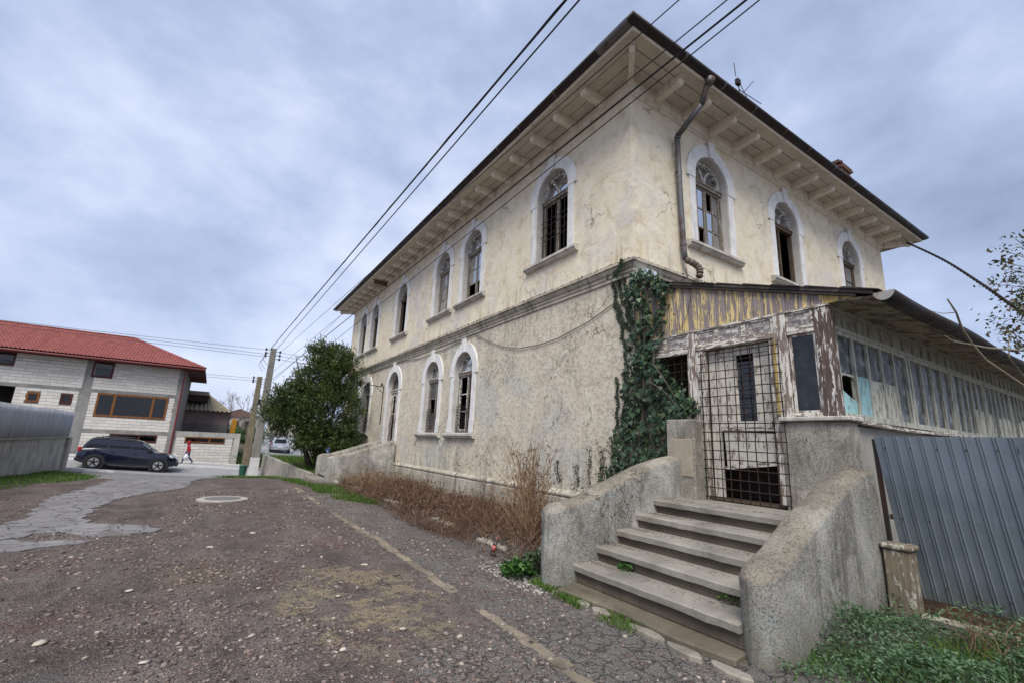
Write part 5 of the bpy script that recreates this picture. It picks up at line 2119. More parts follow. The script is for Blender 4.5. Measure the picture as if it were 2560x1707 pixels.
def leafy(name, label, loc, n, rad, hgt, size, mat, seed, group=None, cat='weed'):
    t = thing(name, label, cat, loc, 0, group)
    g = np.random.default_rng(seed)
    a = g.uniform(0, 2 * np.pi, n)
    r_ = rad * np.sqrt(g.random(n))
    z = hgt * g.random(n) ** .7 * (1 - .5 * r_ / rad)
    C = np.stack([loc[0] + r_ * np.cos(a), loc[1] + r_ * np.sin(a), loc[2] + z], 1)
    D = np.stack([np.cos(a), np.sin(a), .3 + g.normal(size=n) * .4], 1) + g.normal(size=(n, 3)) * .35
    leaves('leaf_mass', C, D, np.array([0, 0, 1.]) + g.normal(size=(n, 3)) * .4, size * g.uniform(.6, 1.25, n), [(-.6, 0), (-.25, -.45), (.3, -.42), (.8, 0), (.3, .42), (-.25, .45)], mat, t, fold=.2, kind='stuff')
    b = MB()
    for k in range(7):
        aa = g.uniform(0, 6.28)
        b.tube([loc, (loc[0] + .4 * rad * math.cos(aa), loc[1] + .4 * rad * math.sin(aa), loc[2] + hgt * .6)], .004, 4)
    b.build('stems', mat, t)
    return t


WEED = m_leaf('weed_leaf', [(.03, .085, .02), (.045, .12, .025), (.07, .16, .035), (.10, .19, .05)], .5, .25)
leafy('leafy_weed', 'bright green leafy weed against the left stair wall', (-2.85, -.55, .02), 420, .22, .22, .045, WEED, 1)
leafy('leafy_weed', 'small green weed growing on the bottom step', (-2.05, -1.70, .263), 130, .12, .13, .03, WEED, 2)
leafy('leafy_weed', 'green weed at the right end of the second riser', (-2.02, -2.98, .263), 130, .13, .16, .028, WEED, 3)
leafy('ivy_tuft', 'dark ivy tuft at the outer foot of the left stair wall', (-2.55, -.62, .05), 420, .28, .30, .04, IVYL, 4, cat='ivy')
leafy('ivy_tuft', 'low dark ivy mound behind the left stair wall', (-.6, .55, .25), 700, .55, .45, .05, IVYL, 5, cat='ivy')
for i, (x, y, lb) in enumerate([(-2.72, -1.05, 'grass tuft nearest the left newel of the steps'), (-2.78, -1.62, 'grass tuft in the joint before the bottom slab'), (-2.80, -2.32, 'small grass tuft midway along the bottom slab')]):
    P = scatter(900 if i < 2 else 450, [(x - .17, y - .2), (x + .17, y - .22), (x + .18, y + .26), (x - .15, y + .24)], .0)
    blades('grass_tuft', P, rng.uniform(.03, .085, len(P)), rng.uniform(.006, .012, len(P)), 1.2, GRASS, None, lb, 'grass', kind=None)
# whitish broken edging stones at the foot of the steps
es = thing('broken_edging', 'row of broken whitish stones before the bottom slab', 'edging', (-2.85, -2.4, 0))
for i, (x, y, l_) in enumerate([(-2.80, -1.75, .16), (-2.82, -2.05, .25), (-2.80, -2.62, .42), (-2.84, -3.05, .36), (-2.80, -3.45, .38)]):
    b = MB()
    pl_ = [(x + .06 * math.cos(t) * (1 + .2 * math.sin(3 * t + i)), y + l_ / 2 * math.sin(t) * (1 + .12 * math.sin(4 * t + i))) for t in np.linspace(0, 2 * math.pi, 11)[:-1]]
    b.prism(pl_, 2, -.05, .035 + .008 * (i % 2))
    b.build('edging_stone', m_concrete('pale_stone_%d' % i, (.25, .225, .185), .4, 0, 16), es, bevel=.01)

# loose stones and gravel
STONE = m_leaf('gravel_stone', [(.065, .052, .046), (.11, .088, .078), (.15, .122, .108), (.20, .165, .145), (.14, .088, .078), (.25, .205, .172), (.12, .094, .084), (.44, .38, .31)], .9, 0)
ico = bmesh.new()
bmesh.ops.create_icosphere(ico, subdivisions=1, radius=1)
iv = np.array([v.co[:] for v in ico.verts])
ifc = np.array([[v.index for v in f.verts] for f in ico.faces])
ico.free()


def stones(P, S, flat=.5):
    n = len(P)
    a = rng.uniform(0, 2 * np.pi, n)
    sc = S[:, None] * np.stack([rng.uniform(.7, 1.4, n), rng.uniform(.6, 1.1, n), rng.uniform(.35, .8, n) * flat * 1.6], 1)
    V = iv[None] * (1 + rng.uniform(-.38, .38, (n, len(iv), 1))) * sc[:, None, :]
    ca, sa = np.cos(a)[:, None], np.sin(a)[:, None]
    X = V[:, :, 0] * ca - V[:, :, 1] * sa
    Y = V[:, :, 0] * sa + V[:, :, 1] * ca
    V = np.stack([X, Y, V[:, :, 2]], -1) + P[:, None, :]
    F = ifc[None] + (np.arange(n) * len(iv))[:, None, None]
    return V.reshape(-1, 3), F.reshape(-1, 3)


n = 80000
# density thins with distance from the near lane
r_ = 1.2 + 15 * rng.random(n) ** 1.15
a = rng.uniform(R(12), R(118), n)
P2 = np.stack([-6.45 + r_ * np.cos(a), -5.83 + r_ * np.sin(a)], 1)
keep = (P2[:, 0] < -2.85) & (P2[:, 0] > -12) & ~((P2[:, 0] < -7) & (P2[:, 1] > 4.2) & (rng.random(n) < .8))
keep &= rng.random(n) < np.clip(.25 + .75 * (np.sin(P2[:, 0] * 2.1 + 2 * np.sin(P2[:, 1] * .9)) * np.sin(P2[:, 1] * 1.7) + .45), .12, 1)
P2 = P2[keep]
S = np.minimum(rng.gamma(1.7, .0040, len(P2)) + .0035, .022) * (1 + .05 * np.hypot(P2[:, 0] + 6.45, P2[:, 1] + 5.83))
P3 = np.column_stack([P2, tz(P2[:, 0], P2[:, 1]) + S * .15])
V, F = stones(P3, S)
tag(np_mesh('gravel', V, F, STONE), 'loose gravel scattered over the lane', kind='stuff')
P2 = np.stack([rng.uniform(-3.1, -2.5, 700), rng.normal(size=700) * .5 - .55], 1)
P2 = P2[(P2[:, 1] > -1.3) & (P2[:, 1] < .6)]
S = rng.uniform(.008, .026, len(P2))
V, F = stones(np.column_stack([P2, tz(P2[:, 0], P2[:, 1]) + S * .3]), S)
tag(np_mesh('rubble', V, F, m_leaf('white_rubble', [(.22, .20, .175), (.32, .30, .265), (.44, .42, .38), (.12, .10, .085), (.17, .14, .12)], .9, 0)), 'white plaster rubble at the foot of the left stair wall', kind='stuff')
S = rng.uniform(.003, .011, len(DEBRIS))
V, F = stones(DEBRIS, S)
tag(np_mesh('step_debris', V, F, STONE), 'crumbled grit and dirt lying on the treads of the near steps', kind='stuff')
PALE = m_concrete('pale_loose_stone', (.46, .41, .34), .3, 0, 40)
sp = [(-5.45, 1.35), (-5.05, -.42), (-4.75, -1.55), (-5.3, -1.72), (-4.45, .75), (-5.75, .2), (-5.9, -1.1), (-5.0, 2.2), (-4.35, 2.6), (-6.6, -1.3), (-6.9, .6), (-7.3, -.6), (-5.6, 3.4), (-6.2, 2.5)]
for i, (x, y) in enumerate(sp):
    V, F = stones(np.array([[0, 0, .012]]), np.array([.028 + .024 * rng.random()]), .22)
    o = np_mesh('loose_stone', V, F, PALE, None)
    o.location = (x, y, tzf(x, y))
    tag(o, 'pale flat loose stone lying on the gravel lane', 'stone', 'pale stones on the lane')

# manhole
mh = thing('manhole', 'round iron manhole cover with concrete collar set in the lane', 'manhole', (-5.95, 8.08, 0))
b = MB()
z_ = tzf(-5.95, 8.08)
b.lathe([(.56, z_ - .05), (.56, z_ + .030), (.54, z_ + .036), (.40, z_ + .036)], (-5.95, 8.08, 0), 40)
b.build('collar', m_concrete('manhole_collar', (.40, .37, .33), .2), mh)
b = MB()
b.lathe([(.395, z_), (.395, z_ + .040), (.36, z_ + .044), (.355, z_ + .040)], (-5.95, 8.08, 0), 32)
cv = b.build('cover', m_metal('cast_iron', (.20, .19, .175), (.14, .10, .07), .4, .6, .3), mh)
b = MB()
for ix in range(-5, 6):
    for iy in range(-5, 6):
        if math.hypot(ix, iy) < 5.2:
            b.box(-5.95 + ix * .064 - .021, -5.95 + ix * .064 + .021, 8.08 + iy * .064 - .021, 8.08 + iy * .064 + .021, z_ + .040, z_ + .048)
b.build('tread_studs', m_metal('cast_iron_worn', (.26, .25, .23), (.14, .10, .07), .3, .6, .3), cv)

# dropped bottle
bt = thing('plastic_bottle', 'empty clear plastic bottle with red label among the weeds', 'bottle', (-2.62, .50, .03))
b = MB()
b.lathe([(.030, .0), (.033, .02), (.033, .17), (.030, .19), (.013, .225), (.013, .24)], (0, 0, 0), 14)
b.build('bottle', m_glass('bottle_plastic', (.8, .85, .85), .05, .1), bt, local=True, smooth=True)
b = MB()
b.lathe([(.0342, .06), (.0342, .145)], (0, 0, 0), 14)
b.build('label', m_plain('red_label', (.50, .13, .12), .5, .4), bt, local=True, smooth=True)
b = MB()
b.lathe([(.015, .24), (.015, .262)], (0, 0, 0), 10)
b.build('cap', m_plain('red_cap', (.42, .12, .10), .5, .4), bt, local=True)
bt.rotation_euler = (R(16), R(8), 0)

# ================================================================== planter wall, evergreen and far lawn
b = MB()
segs = 12
vs_, fs = [], []
for i in range(segs + 1):
    y_ = 14.98 + (25.2 - 14.98) * i / segs
    zb_ = tzf(-3.6, y_) - .3
    zt_ = .14 + .033 * (y_ - 14.98) + .015 * math.sin(i * 1.7)
    xw = -2.76 - .085 * (y_ - 14.98)
    vs_ += [(xw - .10, y_, zb_), (xw - .06, y_, zt_), (xw + .14, y_, zt_ + .01), (xw + .14, y_, zb_)]
for i in range(segs):
    for k in range(4):
        fs.append((i * 4 + k, i * 4 + (k + 1) % 4, i * 4 + 4 + (k + 1) % 4, i * 4 + 4 + k))
fs += [(0, 1, 2, 3), tuple(segs * 4 + k for k in range(4))]
b.faces(vs_, fs)
pw = tag(b.build('planter_wall', m_concrete('planter_concrete', (.34, .315, .27), .25, .6)), 'low streaked concrete planter wall beyond the far steps', 'wall')
tag(grid_sheet('planter_soil', np.linspace(0, 1, 9), np.linspace(15.0, 25.2, 14), lambda x, y: .09 + .033 * (y - 15) + .04 * np.sin(x * 6) * np.sin(y), m_plain('planter_soil', (.10, .085, .05), .95, .1, 0, .3, 5)), 'soil of the planter under the evergreen', kind='structure')
for v_ in bpy.data.objects['planter_soil'].data.vertices:      # fit the bed between planter wall and house
    x0_ = -2.66 - .085 * (v_.co.y - 14.98)
    v_.co.x = x0_ + (-.1 - x0_) * v_.co.x
P = np.stack([rng.uniform(-3.45, -.3, 9000), rng.uniform(15.0, 24.5, 9000)], 1)
P = P[(rng.random(len(P)) < patchy(1.3, 0, .6)(P[:, 0], P[:, 1])) & (P[:, 0] > -2.68 - .085 * (P[:, 1] - 14.98))]
blades('grass', np.column_stack([P, np.column_stack([.06 + .033 * (P[:, 1] - 15)])[:, 0]]), rng.uniform(.10, .28, len(P)), rng.uniform(.012, .022, len(P)), .9, GRASS, None, 'green grass growing on the planter beneath the evergreen')

# evergreen
tree = thing('evergreen_tree', 'big dark bushy evergreen tree against the far end of the old building', 'tree', (-2.2, 17.8, .2))
FOL = m_leaf('evergreen_spray', [(.016, .032, .013), (.026, .052, .019), (.042, .076, .025), (.065, .105, .033), (.12, .15, .045), (.05, .06, .022)], .6, .12)
BARK = m_wood('bark', (.09, .07, .055))
rr = random.Random(17)
tops = []
for k in range(6):
    p = [(-2.1 + rr.uniform(-.25, .25), 17.8 + rr.uniform(-.25, .25), .1)]
    t = (-2.2 + rr.uniform(-1.6, 1.2), 17.8 + rr.uniform(-1.2, 1.0), rr.uniform(3.5, 5.8))
    b = MB()
    pts = [Vector(p[0]).lerp(Vector(t), s / 6) + Vector((rr.uniform(-.1, .1), rr.uniform(-.1, .1), 0)) for s in range(7)]
    b.tube(pts, [.11 * (1 - .85 * s / 6) for s in range(7)], 7)
    b.build('trunk', BARK, tree, smooth=True)


def crown_clumps(lobes, n, seed):
    g = np.random.default_rng(seed)
    out = []
    w = np.array([l[1][0] * l[1][1] * l[1][2] for l in lobes]) ** .67
    w = w / w.sum()
    for (c, r_), k in zip(lobes, (w * n).astype(int)):
        v = g.normal(size=(k, 3))
        v /= np.linalg.norm(v, axis=1, keepdims=True)
        rad = g.uniform(.62, 1.05, (k, 1))
        out.append((np.array(c) + v * rad * np.array(r_), v))
    return np.concatenate([o[0] for o in out]), np.concatenate([o[1] for o in out])


lobes = [((-3.9, 17.2, 2.9), (.6, .7, .6)), ((-1.75, 17.7, 2.6), (1.45, 1.6, 1.9)), ((-3.1, 17.3, 2.1), (1.05, 1.2, 1.35)), ((-2.3, 17.8, 4.3), (1.15, 1.2, 1.3)), ((-1.45, 18.1, 4.4), (1.05, 1.2, 1.3)), ((-2.55, 17.8, 5.55), (.62, .7, .75)), ((-1.7, 17.9, 5.4), (.6, .7, .7)), ((-3.7, 17.2, 3.3), (.75, .8, .8)), ((-4.05, 17.2, 2.5), (.55, .7, .6)), ((-1.2, 17.6, 1.6), (.95, 1.2, .9)), ((-2.4, 17.2, 1.2), (1.1, 1.0, .75)), ((-3.2, 17.5, 4.2), (.55, .6, .6))]
CC, NV = crown_clumps(lobes, 560, 3)
ok = (CC[:, 0] < -.12) & (CC[:, 2] > .15 + np.interp(CC[:, 0], [-4.84, -3.81, -2.73, -2.0], [2.05, 1.55, .85, .5]))
CC, NV = CC[ok], NV[ok]
per = 130
g = np.random.default_rng(4)
C = (CC[:, None, :] + g.normal(size=(len(CC), per, 3)) * np.array([.15, .15, .15]) * g.uniform(.6, 1.35, (len(CC), 1, 1))).reshape(-1, 3)
NVr = np.repeat(NV, per, 0)
n = len(C)
D = NVr * .8 + np.array([0, 0, .7]) + g.normal(size=(n, 3)) * .6
m_ = C[:, 0] < -.06
tone = np.repeat(g.random(len(CC)) < .30, per)
FOL2 = m_leaf('evergreen_young_spray', [(.05, .075, .022), (.085, .12, .03), (.13, .16, .045), (.07, .09, .03)], .6, .15)
for sel, mt in ((m_ & ~tone, FOL), (m_ & tone, FOL2)):
    leaves('foliage', C[sel], D[sel], g.normal(size=(sel.sum(), 3)), g.uniform(.03, .095, sel.sum()), [(-1, 0), (-.1, -.32), (1, 0), (-.1, .32)], mt, tree, fold=.3, kind='stuff')
b = MB()
for k in range(0, len(CC), 5):
    c = CC[k]
    base = Vector((-2.1 + .2 * (c[0] + 2.1), 17.8 + .2 * (c[1] - 17.8), max(.5, c[2] - .9)))
    b.tube([base, base.lerp(Vector(c), .5) + Vector((0, 0, -.06)), c], [.03, .02, .008], 4)
b.build('branches', BARK, tree)
b = MB()
b.faces([(-2.10, 15.65, 1.0), (-2.02, 15.6, .98), (-1.98, 15.7, 1.12), (-2.04, 15.68, 1.22), (-2.12, 15.72, 1.10), (-2.06, 15.8, 1.08)], [(0, 1, 5), (1, 2, 5), (2, 3, 5), (3, 4, 5), (4, 0, 5), (0, 4, 3, 2, 1)])
tag(b.build('plastic_bag', m_plain('blue_plastic', (.025, .055, .20), .4, .4)), 'scrap of bright blue plastic caught below the evergreen', 'bag')

# ================================================================== concrete fence wall on the left
fen = thing('fence_wall', 'concrete fence wall topped with grey corrugated sheets at the left of the lane', 'fence', (-12.2, 16, 0))
FCON = m_concrete('fence_concrete', (.36, .345, .31), .28, .45)
y0 = 5.0
k = 0
while y0 < 23.9:
    y1 = min(y0 + 2.4, 23.95)
    b = MB()
    za, zb_ = tzf(-12, y0) - .3, tzf(-12, y1) - .3
    dx = random.uniform(-.006, .006)
    b.faces([(-12.24, y0, za), (-12.1 + dx, y0, za), (-12.1 + dx, y0, 1.09), (-12.24, y0, 1.09), (-12.24, y1 - .015, zb_), (-12.1 + dx, y1 - .015, zb_), (-12.1 + dx, y1 - .015, 1.09), (-12.24, y1 - .015, 1.09)], [(0, 1, 2, 3), (7, 6, 5, 4), (0, 4, 5, 1), (1, 5, 6, 2), (2, 6, 7, 3), (3, 7, 4, 0)])
    b.build('wall_panel', FCON, fen)
    y0 = y1
b = MB()
b.box(-12.30, -12.02, 5.0, 24.52, 1.092, 1.145)
b.build('coping', CONC, fen, bevel=.008)
b = MB()
b.box(-12.42, -11.98, 23.97, 24.52, tzf(-12, 24.2) - .4, 1.088)
b.build('end_pillar', m_concrete('pillar_concrete', (.36, .335, .29), .2, .25), fen, bevel=.012)
SHEET = NT('fibre_sheet')
_n = SHEET.noise(1.0, 4, .6, v=SHEET.vec((5, 5, .4)))
SHEETM = SHEET.done(SHEET.mix(SHEET.math('MULTIPLY', SHEET.objrand(), .5), SHEET.ramp(_n, (.3, (.29, .30, .33)), (.7, (.42, .44, .47))), (.38, .42, .44)), .7, SHEET.bump(SHEET.noise(30, 3, .6), .2, .01), .3, .1)
for q in range(20):
    ya = 5.0 + q * .98
    if ya > 23.6:
        break
    nw = 13 * 6 + 1
    nw = 41
    t = np.linspace(0, 1, nw)
    yy = ya + t * (1.0 if ya + 1 < 24.5 else 24.5 - ya)
    xx = -12.0 + .045 * np.clip(2.6 * np.sin(t * 5 * 2 * np.pi), -1, 1) + (.012 if q % 2 else 0)
    zs_ = [1.15, 1.7, 2.27 + random.uniform(-.02, .02)]
    V = np.concatenate([np.stack([xx + .01 * i, yy, np.full(nw, z)], 1) for i, z in enumerate(zs_)])
    i = np.arange(nw - 1)
    F = np.concatenate([np.stack([i + r_ * nw, i + 1 + r_ * nw, i + 1 + (r_ + 1) * nw, i + (r_ + 1) * nw], 1) for r_ in range(2)])
    o = np_mesh('corrugated_sheet', V, F, SHEETM, fen, smooth=True)
    md = o.modifiers.new('thickness', 'SOLIDIFY')
    md.thickness = .005

# ================================================================== pavement and kerbs of the far street
def ribbon(name, path, w0, w1, h, mat, label, z=None, hb=.15):
    """kerb along a polyline of (x, y)"""
    b = MB()
    pts = []
    P_ = [Vector((*p, 0)) for p in path]
    fine = []
    for a, c in zip(P_[:-1], P_[1:]):
        m = max(1, int((c - a).length / .8))
        fine += [a.lerp(c, k / m) for k in range(m)]
    fine.append(P_[-1])
    for i, p in enumerate(fine):
        d_ = (fine[min(i + 1, len(fine) - 1)] - fine[max(0, i - 1)]).normalized()
        nrm = Vector((-d_.y, d_.x, 0))
        a, c = p + nrm * w0, p + nrm * w1
        zg = tzf(p.x, p.y) if z is None else z(p.x, p.y)
        pts.append([(a.x, a.y, zg - hb), (a.x, a.y, zg + h), (c.x, c.y, zg + h), (c.x, c.y, zg - hb)])
    fs = []
    for i in range(len(pts) - 1):
        for k in range(4):
            fs.append((i * 4 + k, i * 4 + (k + 1) % 4, i * 4 + 4 + (k + 1) % 4, i * 4 + 4 + k))
    fs += [(0, 1, 2, 3), tuple((len(pts) - 1) * 4 + k for k in range(4))]
    b.faces([p for r_ in pts for p in r_], fs)
    return tag(b.build(name, mat), label, kind='structure')


ribbon('pavement', [(-40, 30.3), (-4.2, 30.3), (-3.4, 30.6)], -1.15, 1.15, .10, m_concrete('paving', (.33, .325, .31), .15), 'grey pavement in front of the unfinished house')
ribbon('kerb', [(-40, 29.08), (-4.4, 29.08), (-3.3, 29.5), (-2.7, 30.6), (-2.5, 34)], -.08, .08, .13, KERBW, 'white painted street kerb before the pavement')
ribbon('kerb', [(-40, 31.55), (-4.2, 31.55)], -.09, .09, .17, KERBW, 'white painted edging along the house wall')
ribbon('kerb', [(-12.1, 24.75), (-11.0, 24.3), (-10.3, 23.5), (-10.0, 22.4)], -.09, .09, .10, KERBW, 'white kerb curving round the fence corner')
ribbon('kerb', [(-4.9, 23.3), (-4.2, 24.6), (-3.2, 25.6), (0, 26.2), (10, 26.3)], -.10, .10, .13, KERBW, 'white kerb curving round the utility pole')
P = np.stack([rng.uniform(-3.3, -2.55, 2500), rng.uniform(29.8, 36, 2500)], 1)
blades('dry_bank', np.column_stack([P, tz(P[:, 0], P[:, 1])]), rng.uniform(.1, .35, len(P)), rng.uniform(.02, .05, len(P)), 1.4, m_leaf('rust_grass', [(.20, .105, .035), (.26, .15, .05), (.15, .09, .03), (.10, .09, .03)], .8, .1), None, 'rusty brown dry grass on the bank beyond the pole')
P = np.stack([rng.uniform(-4.4, -2.6, 2600), rng.uniform(31.8, 36, 2600)], 1)
blades('overgrown_bank', np.column_stack([P, tz(P[:, 0], P[:, 1])]), rng.uniform(.25, 1.0, len(P)), rng.uniform(.02, .05, len(P)), 1.2, GRASSD, None, 'dark green overgrown weeds behind the utility poles')

# ================================================================== unfinished house
hs = thing('unfinished_house', 'unplastered white block house with red tiled roof and brown window frames', 'house', (-14, 33, -.2))
HB = m_concrete('house_beam', (.25, .245, .235), .25, .25, 30)
HBW = NT('aerated_block')
_n = HBW.noise(9, 4, .6)
BLK = HBW.done(HBW.mix(HBW.math('MULTIPLY', HBW.rng(_n, .45, .75), .35), HBW.ramp(HBW.objrand(), (0, (.57, .545, .505)), (.5, (.63, .60, .555)), (1, (.69, .665, .62))), (.34, .31, .28)), .95, HBW.bump(HBW.noise(60, 3, .6), .4, .01), .1)
HBW2 = NT('aerated_block_far')
BLK2 = HBW2.done(HBW2.ramp(HBW2.island, (0, (.57, .545, .505)), (.5, (.63, .60, .555)), (1, (.69, .665, .62))), .95, None, .1)
MORT = m_plain('mortar_joint', (.20, .185, .165), .95, .1, 0, .3, 10)
HY = 33.0
hw = [(-12.88, -9.2, 2.30, 3.77), (-13.42, -12.38, 4.72, 5.74), (-16.07, -15.49, 2.93, 3.53), (-14.57, -14.02, 2.95, 3.55), (-18.6, -16.62, 2.75, 3.775), (-17.75, -16.95, 5.0, 5.75), (-11.85, -9.41, .81, 1.262), (-20.2, -18.9, 5.0, 5.75)]
solid = [(-26, -8.52, 1.265, 1.50), (-26, -8.52, 3.78, 3.985), (-13.78, -13.22, -1, 3.78), (-13.72, -13.26, 3.985, 5.85), (-8.86, -8.52, -1, 5.85), (-20.4, -19.9, -1, 5.85)]
# mortar backing with the openings cut out
polys = [[Vector((-26, -.6, 0)), Vector((-8.53, -.6, 0)), Vector((-8.53, 5.9, 0)), Vector((-26, 5.9, 0))]] + [[Vector((a, c, 0)), Vector((b_, c, 0)), Vector((b_, d_, 0)), Vector((a, d_, 0))] for a, b_, c, d_ in hw]
flat = [v for p in polys for v in p]
b = MB()
b.faces([(v.x, HY + .014, v.y) for v in flat], tessellate_polygon(polys))
for a, b_, c, d_ in hw:
    for (p, q) in (((a, c), (b_, c)), ((b_, c), (b_, d_)), ((b_, d_), (a, d_)), ((a, d_), (a, c))):
        b.poly([(p[0], HY, p[1]), (q[0], HY, q[1]), (q[0], HY + .3, q[1]), (p[0], HY + .3, p[1])])
b.poly([(-8.53, HY + .01, -.6), (-8.53, HY + 9, -.6), (-8.53, HY + 9, 5.9), (-8.53, HY + .01, 5.9)])
b.poly([(-26, HY + 9, -.6), (-8.53, HY + 9, -.6), (-8.53, HY + 9, 5.9), (-26, HY + 9, 5.9)])
b.build('wall', MORT, hs, fix=False)
b = MB()
b.box(-26, -8.6, HY + 3.0, HY + 3.1, -.5, 5.9)
b.box(-26, -8.6, HY + .3, HY + 3.0, 3.80, 3.95)
b.box(-26, -8.6, HY + .3, HY + 3.0, 1.30, 1.45)
b.build('inner_wall', ROOMW, hs)
for a, b_, c, d_ in solid:
    b = MB()
    pr_ = .012 if b_ - a > 1 else .017
    b.box(a, b_, HY - pr_, HY + .25, c, d_)
    b.build('concrete_beam' if b_ - a > 1 else 'concrete_column', HB, hs)
obst = hw + solid


def block_rows(x0, x1, z0, z1, obs, off=0.0):
    out = []
    rr = random.Random(44)
    z = z0
    row = 0
    while z < z1 - .05:
        h_ = min(.185, z1 - z)
        segs_ = [(x0, x1)]
        for a, b_, c, d_ in obs:
            if min(z + h_, d_) - max(z, c) > .03:
                ns = []
                for s0, s1 in segs_:
                    if b_ <= s0 or a >= s1:
                        ns.append((s0, s1))
                    else:
                        if a > s0:
                            ns.append((s0, a))
                        if b_ < s1:
                            ns.append((b_, s1))
                segs_ = ns
        for s0, s1 in segs_:
            x = x0 + (row % 2) * .30 + rr.uniform(-.04, .04) - .6
            while x < s1:
                a, c = max(x, s0), min(x + .6, s1)
                if c - a > .06:
                    out.append((a + .006, c - .006, z + .005, z + h_ - .006))
                x += .6
        z += .19
        row += 1
    return out


blks = []
for z0, z1 in ((-.42, 1.265), (1.50, 3.78), (3.985, 5.86)):
    blks += block_rows(-26, -8.86, z0, z1, obst)
vis = [q for q in blks if q[0] > -18.5]
far = [q for q in blks if q[0] <= -18.5]
cx0, cz0 = -10.5, 3.0
annex_b = block_rows(-8.40, -5.05, -.9, 1.262, [(-7.88, -5.54, .87, 1.262)])
vis.sort(key=lambda q: (q[2] < 1.2 and q[0] < -12.5) * 50 + abs((q[0] + q[1]) / 2 - cx0))
ann = thing('unfinished_wall', 'low white block basement wall with narrow window beside the unfinished house', 'wall', (-6.5, 33, -.5))
sb = MB()
sb.box(-.5, .5, 0, .05, -.5, .5)
so_ = None
nb = 0
for q in vis[:262]:
    loc = ((q[0] + q[1]) / 2, HY + random.uniform(-.004, .004), (q[2] + q[3]) / 2)
    if so_ is None:
        o = sb.build('block', BLK, hs, local=True)
        so_ = o.data
        o.location = Vector(loc) - origin(hs)
        o.scale = (q[1] - q[0], 1, q[3] - q[2])
    else:
        inst(so_, 'block', hs, loc, (q[1] - q[0], 1, q[3] - q[2]))
b = MB()
for q in vis[262:] + far:
    b.box(q[0], q[1], HY + random.uniform(-.004, .004), HY + .03, q[2], q[3])
tag(b.build('blocks', BLK2, hs, fix=False), kind='stuff')
for q in annex_b:
    inst(so_, 'block', ann, ((q[0] + q[1]) / 2, HY + random.uniform(-.004, .004), (q[2] + q[3]) / 2), (q[1] - q[0], 1, q[3] - q[2]))
b = MB()
polys = [[Vector((-8.51, -1.2, 0)), Vector((-4.7, -1.2, 0)), Vector((-4.7, 1.5, 0)), Vector((-8.51, 1.5, 0))], [Vector((-7.88, .87, 0)), Vector((-5.54, .87, 0)), Vector((-5.54, 1.262, 0)), Vector((-7.88, 1.262, 0))]]
b.faces([(v.x, HY + .014, v.y) for p in polys for v in p], tessellate_polygon(polys))
b.build('backing', MORT, ann, fix=False)
b = MB()
b.box(-8.51, -4.62, HY - .02, HY + .3, 1.265, 1.60)
b.build('concrete_beam', HB2 if 'HB2' in globals() else CONC, ann)
b = MB()
b.prism([(-5.05, -1.2), (-4.62, -1.2), (-4.62, 1.262), (-4.98, 1.262), (-5.02, .4)], 1, HY - .02, HY + .3)
b.build('concrete_pillar', CONC2, ann)
b = MB()
b.box(-8.50, -8.40, HY - .018, HY + .2, -1.0, 1.262)
b.build('concrete_column', CONC, ann)
b = MB()
b.box(-8.4, -4.7, HY + 1.5, HY + 1.6, -1.2, 1.5)
b.box(-8.4, -4.7, HY + .3, HY + 8, 1.45, 1.5)
b.build('inner_wall', ROOMW, ann)

FRB = m_wood('orange_brown_frame', (.20, .085, .03), .25)
FRD = m_wood('red_brown_frame', (.085, .028, .022), .25)
PHOUSE = m_glass('house_pane', (.22, .23, .24), .0, .05)


def house_win(parent, a, b_, c, d_, mull, mat, fw=.075, blank=False):
    b = MB()
    y0, y1 = HY - .035, HY + .07
    b.box(a, b_, y0, y1, c, c + fw)
    b.box(a, b_, y0, y1, d_ - fw, d_)
    b.box(a, a + fw, y0 + .002, y1 - .002, c + fw, d_ - fw)
    b.box(b_ - fw, b_, y0 + .002, y1 - .002, c + fw, d_ - fw)
    for m in mull:
        b.box(m - fw * .6, m + fw * .6, y0 + .003, y1 - .003, c + fw, d_ - fw)
    w_ = b.build('window', mat, parent)
    xs = [a + fw] + sum([[m - fw * .6, m + fw * .6] for m in mull], []) + [b_ - fw]
    for i in range(0, len(xs), 2):
        b = MB()
        t = random.uniform(-.01, .01)
        b.faces([(xs[i], HY + .02, c + fw), (xs[i + 1], HY + .02 + t, c + fw), (xs[i + 1], HY + .02 + t, d_ - fw), (xs[i], HY + .02, d_ - fw)], [(0, 1, 2, 3)])
        b.build('pane', PHOUSE, w_, fix=False)


house_win(hs, -12.88, -9.2, 2.30, 3.77, (-12.0, -10.0), FRB, .11)
house_win(hs, -13.42, -12.38, 4.72, 5.74, (), FRD, .10)
house_win(hs, -16.07, -15.49, 2.93, 3.53, (), FRB, .10)
house_win(hs, -14.57, -14.02, 2.95, 3.55, (), FRD, .10)
house_win(hs, -17.75, -16.95, 5.0, 5.75, (), FRD, .08)
house_win(hs, -11.85, -9.41, .81, 1.262, (-10.35,), FRD, .07)
house_win(ann, -7.88, -5.54, .87, 1.262, (-6.45,), FRB, .07)
# roof of pressed metal tiles
TILE = NT('red_metal_tile')
_n = TILE.noise(2.5, 4, .6)
TILEM = TILE.done(TILE.ramp(_n, (.3, (.19, .048, .044)), (.7, (.30, .088, .076))), .55, None, .3, .0)
EY, EZ, RYY, RZ, EX = 32.15, 5.86, 37.0, 8.05, -7.45


def slope(t):
    return EY + (RYY - EY) * t, EZ + (RZ - EZ) * t


